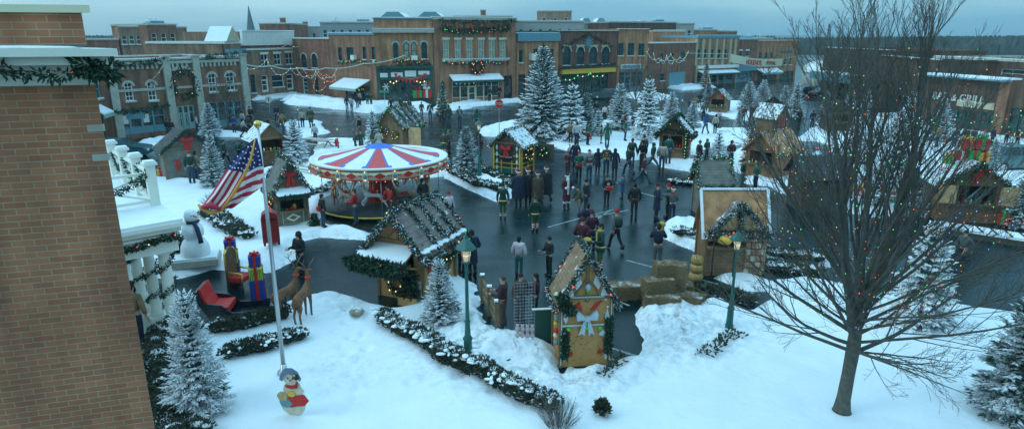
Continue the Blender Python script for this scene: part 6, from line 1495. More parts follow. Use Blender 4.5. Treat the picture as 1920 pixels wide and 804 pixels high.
# garlands on shopfronts
def fgar(f, pts, label, rad=.14, **k): garland([f.world(*f.uz(x,y), .35+k.pop('out',0)) for x,y in pts], rad, label, 'garlands on the shop fronts', **k)
fgar(fG,[(822,39),(850,41),(885,42),(920,41),(950,40),(965,39)],'thin green garland at the top of the rose brick shop',dens=25,size=.35,bstep=0)
fgar(fG,[(825,50),(832,55),(850,58),(875,57),(900,56),(925,55),(948,53),(955,49)],'thick lit garland below the parapet of the rose brick shop',rad=.38,dens=55,size=.4,bstep=.3,bsize=.06,bm=[B_red,B_green,M_redp])
fgar(fG,[(832,116),(845,121),(858,117),(872,121),(885,118)],'left half of the lit garland under the six cream windows',dens=30,size=.3,bstep=.6,bsize=.07)
fgar(fG,[(900,117),(915,116),(930,120),(945,119),(955,115)],'right half of the lit garland under the six cream windows',dens=30,size=.3,bstep=.6,bsize=.07)
u,z = fG.uz(893,127); wreath(fG.world(u,z,.4), .75, fG.rz, 'big lit wreath on the rose brick shop above the awning', 'wreaths on the shop fronts', rad=.3, dens=60, size=.35, bm=[B_red,B_warm], bstep=.4, bsize=.07)
fgar(fG,[(845,156),(870,158),(890,156),(915,157),(935,154)],'green garland along the edge of the rose brick shop awning',dens=25,size=.3,bstep=.8,bsize=.06,out=1.6)
fgar(fF,[(712,126),(735,127),(760,124),(790,122),(807,120)],'garland on top of the dark green shopfront',rad=.2,dens=35,size=.35,bstep=0,out=.6)
fgar(fF,[(735,112),(745,117),(755,115),(770,112)],'left lit garland under the four arched windows of the orange corner',dens=30,size=.3,bstep=.4,bsize=.07,bm=[B_red,B_green])
fgar(fF,[(775,114),(785,118),(795,113),(801,111)],'right lit garland under the four arched windows of the orange corner',dens=30,size=.3,bstep=.4,bsize=.07,bm=[B_red,B_green])
fgar(fE,[(638,117),(655,115),(672,113)],'left lit garland on the dull red brick building',dens=25,size=.3,bstep=.8,bsize=.07,bm=[B_red,B_green])
fgar(fE,[(676,113),(690,119),(707,116)],'right lit garland on the dull red brick building',dens=25,size=.3,bstep=.5,bsize=.07,bm=[B_red,B_green])
fgar(fE,[(645,162),(655,167),(672,170),(690,166)],'lit garland under the awning of the dull red brick building',dens=30,size=.3,bstep=.5,bsize=.08,bm=[B_red,B_green,B_yel],out=1.5)
# street banner
a = at_y(1370,109,92); b = at_y(1467,117,104); d_ = b-a; t = thing('street_banner', 'long cream banner with red lettering hung across the street', 'banner', tuple(a), math.atan2(d_.y,d_.x)); Lb = Vector((d_.x,d_.y)).length
m = MB(); n = 12
for i in range(n):
    x0,x1_ = Lb*i/n,Lb*(i+1)/n; z0_,z1_ = d_.z*i/n-.35*math.sin(math.pi*i/n),d_.z*(i+1)/n-.35*math.sin(math.pi*(i+1)/n)
    m.add([(x0,0,z0_-.55),(x1_,0,z1_-.55),(x1_,0,z1_+.55),(x0,0,z0_+.55),(x0,.03,z0_-.55),(x1_,.03,z1_-.55),(x1_,.03,z1_+.55),(x0,.03,z0_+.55)],[(0,1,2,3),(7,6,5,4),(3,2,6,7),(1,0,4,5)],M_cream)
m.build('cloth', t); me = text_mesh('HOLIDAYS',1.05,M_redp,.02); o = inst('lettering', me, t, (Lb*.42,-.05,d_.z*.42-.4)); o.rotation_euler = (0,-math.atan2(d_.z,Lb),0)
me = text_mesh('FESTIVAL',.8,M_redp,.02); o = inst('lettering', me, t, (Lb*.76,-.05,d_.z*.76-.28)); o.rotation_euler = (0,-math.atan2(d_.z,Lb),0)
m = MB(); m.tube([(-12,0,.9),(0,0,.5)],.03,4,wire); m.tube([(Lb,0,d_.z+.5),(Lb+8,0,d_.z+.9)],.03,4,wire); m.build('cable', t)
# utility pole of pale stone at left block
p = G(335,248); t = thing('utility_pole','grey green pole standing in front of the left brick block','pole',tuple(p)); m = MB(); m.tube([(0,0,0),(0,0,ztop(p,113))],[.28,.22],10,M_stone); m.build('shaft', t); m = MB(); m.ball((.5,0,ztop(p,182)),(.2,.2,.3),M_paper); m.build('lamp', t)

p = GS(670,592); t = MB(); r = random.Random(4); t.lathe([(.02,0),(.2,.02),(.24,.1),(.17,.18),(.03,.2)],9,mat('tan_rock',(0.3,0.24,0.17),.9,.3,6,snow=-.2),(0,0,0)); t.v = [(x*(1+.2*math.sin(7*y+3)),y*(1+.2*math.cos(9*x)),z) for x,y,z in t.v]; o = t.build('rock',None,tuple(p)); tag(o,'small tan rock half buried in the foreground snow','rock')
# ================================================================= spruces
def needle(name, snow, c=(0.022,0.062,0.045)): return mat(name, c, .7, .45, 1.5, snow=snow, snowlo=0.2, nz=2.2)
NM = [needle('needles_light_snow',-.16), needle('needles_snowy',-.08), needle('needles_heavy_snow',.2), needle('needles_frosted',.08)]
M_bark = mat('bark', (0.11,0.10,0.075), .9, .35, 8, bump=.8, bscale=25)
def spruce_mesh(seed, H_=5.0, Wd=1.9, levels=22, per=13, twigs=9, tl=.34, tw=.045, m=None, droop=.35, taper=1.0):
    r = random.Random(seed); V = []; F = []
    def spin(p, d, l, w):
        up = Vector((0,0,1)); sd = d.cross(up)
        if sd.length < .05: sd = Vector((1,0,0))
        sd.normalize(); n = sd.cross(d).normalized(); o = len(V); q = p+d*l*.45
        V.extend([p, q+sd*w, q+n*w*.75, q-sd*w, q-n*w*.5, p+d*l])
        F.extend([(o,o+1,o+2),(o,o+2,o+3),(o,o+3,o+4),(o,o+4,o+1),(o+5,o+2,o+1),(o+5,o+3,o+2),(o+5,o+4,o+3),(o+5,o+1,o+4)])
    for i in range(levels):
        f = (i+r.uniform(-.3,.3))/levels; f = max(0.0, f); z = H_*(.045+.93*f); L = Wd*(1-f)**.82*taper+.1
        nb = max(4, int(per*(1-f*.6)))
        a0 = r.random()*6.28
        for b in range(nb):
            a = a0+6.283*b/nb+r.uniform(-.25,.25); l = L*r.uniform(.72,1.1); dr = droop*(1-f)+r.uniform(-.1,.1)-.45*f
            dirh = Vector((math.cos(a),math.sin(a),0)); side = Vector((-math.sin(a),math.cos(a),0))
            nt = max(3, int(twigs*(.35+.65*l/Wd)))
            for k in range(nt):
                s = (k+.6)/nt; s = .15+.85*s; p = dirh*l*s*.93+Vector((0,0,z-dr*l*s*s+.18*l*s)) ; sc = .55+.45*(1-abs(s-.55))
                for sg in (-1,1):
                    d = dirh*r.uniform(.6,1.0)+side*sg*r.uniform(.45,1.0)+Vector((0,0,r.uniform(-.35,.12)-dr*.3)); d.normalize(); spin(p, d, tl*sc*r.uniform(.75,1.25)*(.45+.55*(1-f)), tw*r.uniform(.8,1.3))
                if s < .6 and r.random() < .5: d = dirh*.5+side*r.uniform(-.6,.6)+Vector((0,0,-.6)); d.normalize(); spin(p, d, tl*.8*(1-f*.5), tw*1.2)
            d = (dirh+Vector((0,0,-dr*1.2+.2))).normalized(); spin(dirh*l*.8+Vector((0,0,z-dr*l*.66+.15*l)), d, l*.2+tl*.6, tw*1.1)
    for k in range(4): spin(Vector((0,0,H_*(.9+.025*k))), Vector((r.uniform(-.4,.4),r.uniform(-.4,.4),1)).normalized(), H_*.06, tw)
    # dim inner mass so the trunk does not show through as a bare pole
    me = bpy.data.meshes.new('crown')
    n = 9; o = len(V)
    for j in range(7):
        zz = H_*(.1+.13*j); rr_ = Wd*(1-(.1+.13*j))**.9*.42
        for q in range(n): a = 6.283*q/n; k = r.uniform(.7,1.15); V.append(Vector((rr_*k*math.cos(a), rr_*k*math.sin(a), zz+r.uniform(-.08,.08)*H_*.3)))
    for j in range(6):
        for q in range(n): F.append((o+j*n+q,o+j*n+(q+1)%n,o+(j+1)*n+(q+1)%n,o+(j+1)*n+q))
    me.from_pydata([tuple(v) for v in V], [], F); me.materials.append(m); me.update(); return me
def trunk_mesh(H_, r_): m = MB(); m.tube([(0,0,-.05),(0,0,H_*.5),(0,0,H_*.95)],[r_,r_*.6,r_*.12],8,M_bark); return m.mesh('trunk')
SP = {
 'fine': (spruce_mesh(1,5.0,1.6,28,17,12,.32,.052,NM[0],.32), 5.0),
 'fine2': (spruce_mesh(2,5.0,1.4,25,15,10,.31,.056,NM[1],.3), 5.0),
 'heavy': (spruce_mesh(3,5.0,1.5,19,13,8,.38,.095,NM[2],.5), 5.0),
 'heavy2': (spruce_mesh(4,5.0,1.3,16,12,7,.40,.10,NM[2],.55), 5.0),
 'big': (spruce_mesh(5,5.0,1.5,34,22,14,.25,.06,NM[1],.28), 5.0),
 'near': (spruce_mesh(6,2.6,.8,24,18,10,.19,.026,NM[3],.18), 2.6),
 'nearblue': (spruce_mesh(8,2.2,.7,26,20,11,.12,.024,NM[1],.1), 2.2),
}
TM = {k: trunk_mesh(v[1], .1) for k, v in SP.items()}
def spruce(label, px, py, ptop, wpx, kind, z=.08, lights=None):
    p = GS(px,py); z = p.z-.02; h = ztop(p,ptop)-z; h = max(h,.8); D = p.y*ct+(CAMZ-h/2)*st
    me, H0 = SP[kind]; wd = wpx*1.2/FPX*D; w0 = max(v.co.x for v in me.vertices)-min(v.co.x for v in me.vertices)
    t = thing('spruce_tree', label, 'spruce tree', (p.x,p.y,z), rnd.uniform(0,6.28), 'snowy spruces around the square', scale=(wd/w0,wd/w0,h/H0))
    inst('crown', me, t); inst('trunk', TM[kind], t)
    if lights:
        m = MB(); q = []; 
        for i in range(60): f = i/60; a = i*1.1; rr_ = w0/2*(1-f)*.95+.03; q.append(Vector((rr_*math.cos(a),rr_*math.sin(a),H0*(.08+.86*f))))
        bulbs(m,q,.3,.045,lights); m.build('bulbs', t)
    return t
for a in (
 ('tallest spruce on the snowy island left of the smaller ones',1017,256,85,98,'big'),('snowy spruce leaning on the right side of the tallest spruce',1072,262,155,60,'heavy2'),('dark spruce behind the small white snowy one on the island',1097,252,172,46,'fine'),
 ('small white snowy spruce beside the tallest spruce group',1121,254,206,30,'heavy2'),('green grey spruce left of the snowiest spruce',1160,242,155,54,'fine2'),('snowiest full spruce in the centre of the island',1212,258,145,64,'heavy'),
 ('tiny snowy spruce at the foot of the snowiest spruce',1215,268,232,20,'heavy2'),('blue green spruce right of the snowiest spruce',1257,236,172,44,'fine2'),('small spruce just behind the green garlanded hut',1297,238,189,34,'fine2'),
 ('small snowy spruce standing above the low plank roof',1345,300,246,36,'heavy2'),('spruce with coloured lights left of the rust shingle hut',1404,312,222,38,'fine2',.08,BULBS),('spruce right of the small slatted hut, left of a pair',1402,206,152,44,'fine2'),
 ('spruce right of the small slatted hut, right of a pair',1428,204,149,38,'fine2'),('small spruce left of the small slatted hut',1326,203,154,28,'fine'),('spruce behind the wide dark hut, left one',1468,216,160,32,'fine2'),('spruce behind the wide dark hut, right one',1490,220,156,36,'fine2'),
 ('snowy spruce beside the dark grey hut farthest left',403,348,252,52,'fine2'),('heavily snowed spruce right of the plain brown timbered hut',556,306,222,56,'heavy'),('snow laden spruce left of the lit garland roof hut',701,276,207,38,'heavy'),
 ('blue green spruce by the lamp right of the carousel',875,325,235,56,'fine'),('small blue spruce at the corner of the honey coloured hut',828,603,486,76,'nearblue'),('snow frosted young spruce at the lower left by the porch',375,768,546,128,'near'),
 ('large frosted spruce cut by the right edge, lowest',1905,775,520,170,'fine'),('tall spruce behind the low limbs of the bare tree',1722,602,412,130,'heavy'),('dark spruce at the right edge beside the open shutter hut',1908,425,322,62,'fine'),
 ('spruce seen between the twin leaders of the bare tree',1672,352,205,84,'heavy'),('spruce behind the bare tree, left of its leaders',1600,300,226,60,'heavy2'),('spruce close to the tavern, left of the crowd',1757,262,182,56,'fine2'),
 ('small pale spruce right of the roof presents',1858,318,262,34,'fine2'),('small spruce at the left end of the right brick block',1545,232,170,30,'fine2'),('low spruce behind the presents right of the bare trunk',1640,386,300,60,'heavy2'),('spruce among the branches just left of the tavern sign',1700,262,168,44,'heavy2'),
 ('dim spruce left of the right hut wall, in branches',1712,402,330,52,'fine'),('low spruce left of the rust shingle hut gable',1384,240,205,20,'fine2'),('lit spruce by the blue shop windows of the left block',396,256,192,44,'fine2'),
 ('lit spruce at the left corner of the rose brick shop',831,214,150,28,'fine',.0,BULBS),('lit spruce in front of the brick shop with cream pilasters',1322,165,118,20,'fine',.0,BULBS),('pale spruce behind the greenhouse cars',1590,222,158,30,'fine2'),('snowy spruce in front of the teal canopy, behind branches',1620,232,168,34,'heavy2')):
    spruce(*a)
# ================================================================= hedges and bushes
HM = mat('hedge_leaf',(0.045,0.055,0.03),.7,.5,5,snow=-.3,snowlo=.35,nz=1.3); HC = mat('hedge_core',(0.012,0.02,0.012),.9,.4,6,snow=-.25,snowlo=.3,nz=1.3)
def hedge(label, pts, w, h, dens, size, snowcap=.5, seed=1, name='hedge', cm=None, solid=True):
    r = random.Random(seed); P_ = [GS(*q) for q in pts]; t = thing(name,label,'hedge',tuple(P_[0])); O = P_[0]; core = MB(); lf = MB(); sc = MB()
    for a, b in zip(P_[:-1],P_[1:]):
        a = a-O; b = b-O; L = (b-a).length; n = max(2,int(L/(w*.35)))
        for i in range(n+1):
            p = a.lerp(b,i/n)+Vector((r.uniform(-.15,.15)*w,r.uniform(-.15,.15)*w,0)); hh = h*r.uniform(.75,1.1); ww = w*.5*r.uniform(.8,1.15)
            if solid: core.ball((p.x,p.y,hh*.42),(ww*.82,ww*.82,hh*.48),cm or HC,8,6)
            vs=[];
            pp = [p+Vector((r.uniform(-.4,.4)*w,r.uniform(-.4,.4)*w,hh*.35)),p+Vector((r.uniform(-.4,.4)*w,r.uniform(-.4,.4)*w,hh*.75))]
            k = int(dens*w*h)
            V=[];F=[]
            for j in range(k):
                th_ = r.uniform(0,6.28); ph_ = math.acos(r.uniform(-.15,1)); d = Vector((math.sin(ph_)*math.cos(th_),math.sin(ph_)*math.sin(th_),math.cos(ph_)))
                q = p+Vector((d.x*ww,d.y*ww,hh*.42+d.z*hh*.5))*1.0; q = Vector((p.x+d.x*ww*.9,p.y+d.y*ww*.9,hh*.42+d.z*hh*.5)); dd = (d+Vector((r.gauss(0,.5),r.gauss(0,.5),r.gauss(.3,.4)))).normalized(); s = dd.orthogonal().normalized()*size*.25; s.rotate(Matrix.Rotation(r.random()*6.28,3,dd)); l = size*r.uniform(.6,1.5); o=len(V)
                V += [q,q+dd*l*.5+s,q+dd*l,q+dd*l*.5-s]; F.append((o,o+1,o+2,o+3))
            lf.add(V,F,HM)
            if r.random() < snowcap:
                for q_ in range(11): sc.ball((p.x+r.gauss(0,.24)*w,p.y+r.gauss(0,.24)*w,hh*r.uniform(.78,.9)),(ww*r.uniform(.1,.42),ww*r.uniform(.1,.42),r.uniform(.02,.045)),M_roofsnow,7,5)
    core.build('branches',t); lf.build('foliage',t); sc.build('snow_cap',t); return t
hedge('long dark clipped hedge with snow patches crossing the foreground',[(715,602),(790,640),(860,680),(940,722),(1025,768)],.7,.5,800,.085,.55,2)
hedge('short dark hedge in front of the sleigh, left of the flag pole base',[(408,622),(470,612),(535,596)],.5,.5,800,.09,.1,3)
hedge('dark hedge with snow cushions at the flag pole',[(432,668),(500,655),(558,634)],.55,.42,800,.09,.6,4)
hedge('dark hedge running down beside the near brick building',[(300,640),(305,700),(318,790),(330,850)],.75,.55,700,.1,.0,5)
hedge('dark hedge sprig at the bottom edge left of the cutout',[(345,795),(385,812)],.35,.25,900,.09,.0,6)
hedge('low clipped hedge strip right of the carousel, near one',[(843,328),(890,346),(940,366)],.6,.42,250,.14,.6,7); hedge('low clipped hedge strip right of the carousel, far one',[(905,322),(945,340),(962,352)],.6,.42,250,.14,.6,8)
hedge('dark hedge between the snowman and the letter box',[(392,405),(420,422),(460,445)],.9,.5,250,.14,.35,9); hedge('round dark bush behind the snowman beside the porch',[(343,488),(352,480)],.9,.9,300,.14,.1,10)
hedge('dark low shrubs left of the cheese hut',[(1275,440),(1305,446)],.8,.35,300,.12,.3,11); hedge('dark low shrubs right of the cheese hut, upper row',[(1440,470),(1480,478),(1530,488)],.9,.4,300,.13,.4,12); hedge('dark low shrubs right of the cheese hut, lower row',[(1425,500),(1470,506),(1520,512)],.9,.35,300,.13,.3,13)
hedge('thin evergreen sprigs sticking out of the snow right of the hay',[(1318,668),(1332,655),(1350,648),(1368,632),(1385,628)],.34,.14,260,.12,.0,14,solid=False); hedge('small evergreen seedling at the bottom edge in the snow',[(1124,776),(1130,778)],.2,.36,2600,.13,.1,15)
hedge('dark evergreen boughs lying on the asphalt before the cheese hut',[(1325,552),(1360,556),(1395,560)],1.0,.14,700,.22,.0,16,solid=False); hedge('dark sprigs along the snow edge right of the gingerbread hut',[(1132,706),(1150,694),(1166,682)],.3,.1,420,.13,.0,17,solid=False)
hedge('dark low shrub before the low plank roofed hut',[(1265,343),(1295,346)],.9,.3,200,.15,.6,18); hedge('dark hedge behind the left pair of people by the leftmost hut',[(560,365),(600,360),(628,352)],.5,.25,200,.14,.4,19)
# ================================================================= bare trees
def branchy(mb, p, d, l, r0, depth, r, m, up=.25, n=5, kids=(5,4,3), spread=.75, sides=5, minr=.006):
    pts = [p]; rad = [r0]; dd = Vector(d).normalized(); q = Vector(p); st_ = l/n; dirs = [dd]
    for i in range(n):
        dd = (dd+Vector((r.gauss(0,.07),r.gauss(0,.07),r.gauss(0,.05)+up*.16))).normalized(); q = q+dd*st_; pts.append(q.copy()); rad.append(max(minr,r0*(1-(i+1)/n*.78))); dirs.append(dd)
    mb.tube(pts, rad, sides, m, cap=False)
    if depth <= 0: return
    k = kids[len(kids)-depth] if depth <= len(kids) else 3
    for j in range(k):
        f = .22+.75*(j+r.random()*.8)/k; i = min(n-1,int(f*n)); b = pts[i].lerp(pts[i+1], f*n-i); base = dirs[i]
        s = base.orthogonal().normalized(); s.rotate(Matrix.Rotation(r.random()*6.283,3,base)); nd = (base*(1-spread*.45)+s*spread*r.uniform(.5,.95)+Vector((0,0,up*.35))).normalized()
        branchy(mb, b, nd, l*(1-f*.55)*r.uniform(.42,.62), max(minr,rad[i]*.42), depth-1, r, m, up, max(3,n-1), kids, spread, max(3,sides-1), minr)
BT = GS(1578,770); r = random.Random(21); M_bark2 = mat('bark_bare', (0.10,0.095,0.075), .85, .3, 8, bump=.8, bscale=30)
t = thing('bare_tree','large leafless tree strung with tiny coloured lights at the right','tree',tuple(BT))
m = MB(); m.tube([(0,0,-.1),(0,0,.05),(.0,0,.35),(.02,0,1.0),(.04,0,1.75),(.03,.0,2.3)],[.27,.2,.16,.145,.155,.13],14,M_bark2); 
leaders = [((.05,0,2.2),(-.03,.05,1),6.8,.1),((.05,.05,2.0),(.22,.1,1),7.2,.1),((.0,-.05,1.95),(-.24,.0,1),6.6,.085),((.06,.05,2.4),(.33,-.1,1),6.6,.07),((.02,0,2.3),(-.12,.3,1),6.4,.07),((.04,.0,2.1),(.08,-.18,1),6.8,.08),((.02,.0,2.0),(-.36,-.12,1),6.2,.06),((.05,0,2.5),(.14,.25,1),7.0,.06)]
m.build('trunk', t)
c = MB()
for p_,d_,l_,r_ in leaders: branchy(c,Vector(p_),Vector(d_),l_,r_,3,r,M_bark2,up=.32,n=9,kids=(13,6,5),spread=.55,sides=7,minr=.0036)
for i in range(30):
    f = i/30; a = i*2.399+r.uniform(-.3,.3); z = 1.55+1.7*f; el = R(12+46*f+r.uniform(-6,8)); d_ = Vector((math.cos(a)*math.cos(el),math.sin(a)*math.cos(el)*.85,math.sin(el)))
    branchy(c,Vector((.03,0,z)),d_,3.7+r.uniform(-.5,.7)+1.3*f,.042*r.uniform(.75,1.35),3,r,M_bark2,up=.32,n=7,kids=(8,5,4),spread=.58,sides=6,minr=.0034)
for i in range(4):
    a = -.5+i*.35; branchy(c,Vector((.15,-.05,1.6)),Vector((math.cos(a),math.sin(a)-.2,-.05-.1*(i%2))),2.3,.028,2,r,M_bark2,up=-.12,n=7,kids=(6,3),spread=.6,sides=5,minr=.004)
c.build('crown', t)
# light strings wound through the crown
tl_ = thing('light_string','tiny multicoloured fairy lights wound through the big bare tree','light string',tuple(BT)); b = MB(); wv = MB()
def wind(pts, step=.13, js=.03): bulbs(b,pts,step*1.7,.011,[B_red,B_green,B_blue,B_yel,B_green,B_red],js); wv.tube(pts,.004,3,M_black,cap=False)
for k,(d_,l_) in enumerate(((Vector((.06,.05,1)),6.4),(Vector((.34,.1,1)),6.8),(Vector((-.16,0,1)),6.2))):
    wind([Vector((.15,0,2.2))+d_.normalized()*l_*i/60+Vector((.16*math.cos(i*.9),.16*math.sin(i*.9),0)) for i in range(61)],.16,.05)
for i in range(16):
    z = 2.1+i*.36; rr_ = .7+1.3*math.sin(min(1,i/9)*1.5)+r.uniform(-.2,.4); a0 = r.random()*6; wind([Vector((.3+rr_*math.cos(a0+j*.22)*1.15,rr_*math.sin(a0+j*.22)*.9,z+.25*math.sin(j*.5+i)+r.uniform(-.08,.08))) for j in range(r.randint(9,26))],.17,.06)
for i in range(26):
    a = r.random()*6.28; el = R(r.uniform(12,60)); d_ = Vector((math.cos(a)*math.cos(el),math.sin(a)*math.cos(el)*.85,math.sin(el))); q0 = Vector((.12,0,1.9+r.random()*1.2)); wind([q0+d_*(.6+j*.14)+Vector((r.gauss(0,.05),r.gauss(0,.05),r.gauss(0,.05)+.008*j*j*.2)) for j in range(r.randint(8,18))],.2,.05)
b.build('bulbs', tl_); wv.build('cable', tl_)
# smaller bare trees and the twiggy bush
def small_bare(label, px, py, ptop, seed, k=12, mm=None, sp=.5, name='bare_tree'):
    p = GS(px,py); h = ztop(p,ptop)-p.z; r = random.Random(seed); t = thing(name,label,'tree' if name=='bare_tree' else 'bush',tuple(p)); m = MB(); mm = mm or M_bark2
    m.tube([(0,0,0),(0,0,h*.35)],[h*.02,h*.014],6,mm); m.build('trunk', t); c = MB()
    for i in range(k):
        a = i*2.4; el = R(35+40*i/k); d_ = Vector((math.cos(a)*math.cos(el),math.sin(a)*math.cos(el),math.sin(el))); branchy(c,Vector((0,0,h*(.2+.3*i/k))),d_,h*.55,h*.009,2,r,mm,up=.3,n=4,kids=(5,3),spread=.6,sides=4,minr=.012)
    c.build('crown', t)
for a in (('slim bare tree in front of the tall orange corner shop behind the banner',1438,160,92,1),('leafless tree right of the grey car, on the island',1190,222,118,2),('leafless shrubby tree between two island spruces',1238,226,168,3),('bare tree before the long right brick block, left',1562,190,22,4),('bare tree before the long right brick block, right',1612,205,40,5),('bare tree in front of the left brick block piers',430,246,150,6),('thin bare tree before the plain orange shop',1202,190,110,7)): small_bare(*a)
p = GS(1047,800); t = thing('bare_bush','grey leafless twiggy bush at the bottom edge end of the hedge','bush',tuple(p)); c = MB(); r = random.Random(5)
for i in range(170):
    a = r.random()*6.28; q = r.random()**.6; el = R(88-38*q); d_ = Vector((math.cos(a)*math.cos(el),math.sin(a)*math.cos(el),math.sin(el))); branchy(c,Vector((.25*q*math.cos(a),.25*q*math.sin(a),0)),d_,.62*r.uniform(.7,1.1),.004,1,r,mat('twig_grey',(0.14,0.12,0.10),.9,.3,8),up=.2,n=3,kids=(3,),spread=.4,sides=3,minr=.0022)
c.build('twigs', t)
p = GS(400,395); t = thing('bare_bush','small leafless bush left of the flag','bush',tuple(p)); c = MB()
for i in range(70):
    a = r.random()*6.28; el = R(r.uniform(40,88)); d_ = Vector((math.cos(a)*math.cos(el),math.sin(a)*math.cos(el),math.sin(el))); branchy(c,Vector((0,0,0)),d_,.9*r.uniform(.7,1.1),.008,1,r,mat('twig_grey',(0.14,0.12,0.10),.9,.3,8),up=.2,n=3,kids=(3,),spread=.4,sides=3,minr=.005)
c.build('twigs', t)
# ================================================================= people
def joints(pose):
    g = dict(eL=(.27,.02,1.12), wL=(.27,-.06,.88), eR=(-.27,.02,1.12), wR=(-.27,-.06,.88), kL=(.1,-.01,.5), aL=(.1,.03,.08), kR=(-.1,-.01,.5), aR=(-.1,.03,.08), lean=0.0)
    g.update(pose); return g
POSES = {
 'stand': {}, 'pocket': dict(eL=(.3,.06,1.12), wL=(.13,-.16,1.02), eR=(-.3,.06,1.12), wR=(-.13,-.16,1.02)),
 'walk': dict(kL=(.1,-.2,.53), aL=(.1,-.3,.1), kR=(-.1,.08,.5), aR=(-.1,.36,.16), eL=(.27,.14,1.14), wL=(.26,.16,.9), eR=(-.27,-.08,1.14), wR=(-.25,-.26,.95)),
 'photo': dict(eL=(.28,-.14,1.16), wL=(.09,-.36,1.45), eR=(-.28,-.14,1.16), wR=(-.09,-.36,1.45)),
 'carry': dict(eL=(.27,-.02,1.12), wL=(.18,-.34,1.14), eR=(-.27,-.02,1.12), wR=(-.18,-.34,1.14)),
 'point': dict(eL=(.5,-.05,1.36), wL=(.78,-.12,1.3), eR=(-.28,.0,1.12), wR=(-.2,-.22,1.02)),
 'stride': dict(kL=(.1,-.24,.55), aL=(.1,-.42,.12), kR=(-.1,.16,.5), aR=(-.1,.5,.2), eL=(.28,.12,1.14), wL=(.27,.1,.9), eR=(-.28,-.05,1.14), wR=(-.26,-.2,.93), lean=.06),
 'bend': dict(eL=(.26,-.22,1.08), wL=(.15,-.42,1.0), eR=(-.26,-.2,1.08), wR=(-.15,-.4,1.0), kL=(.12,-.12,.5), kR=(-.1,.02,.5), aR=(-.12,.12,.08), lean=.16),
}
CLOTH_SLOT = mat('cloth_default',(0.1,0.1,0.1),.85,.15,4)
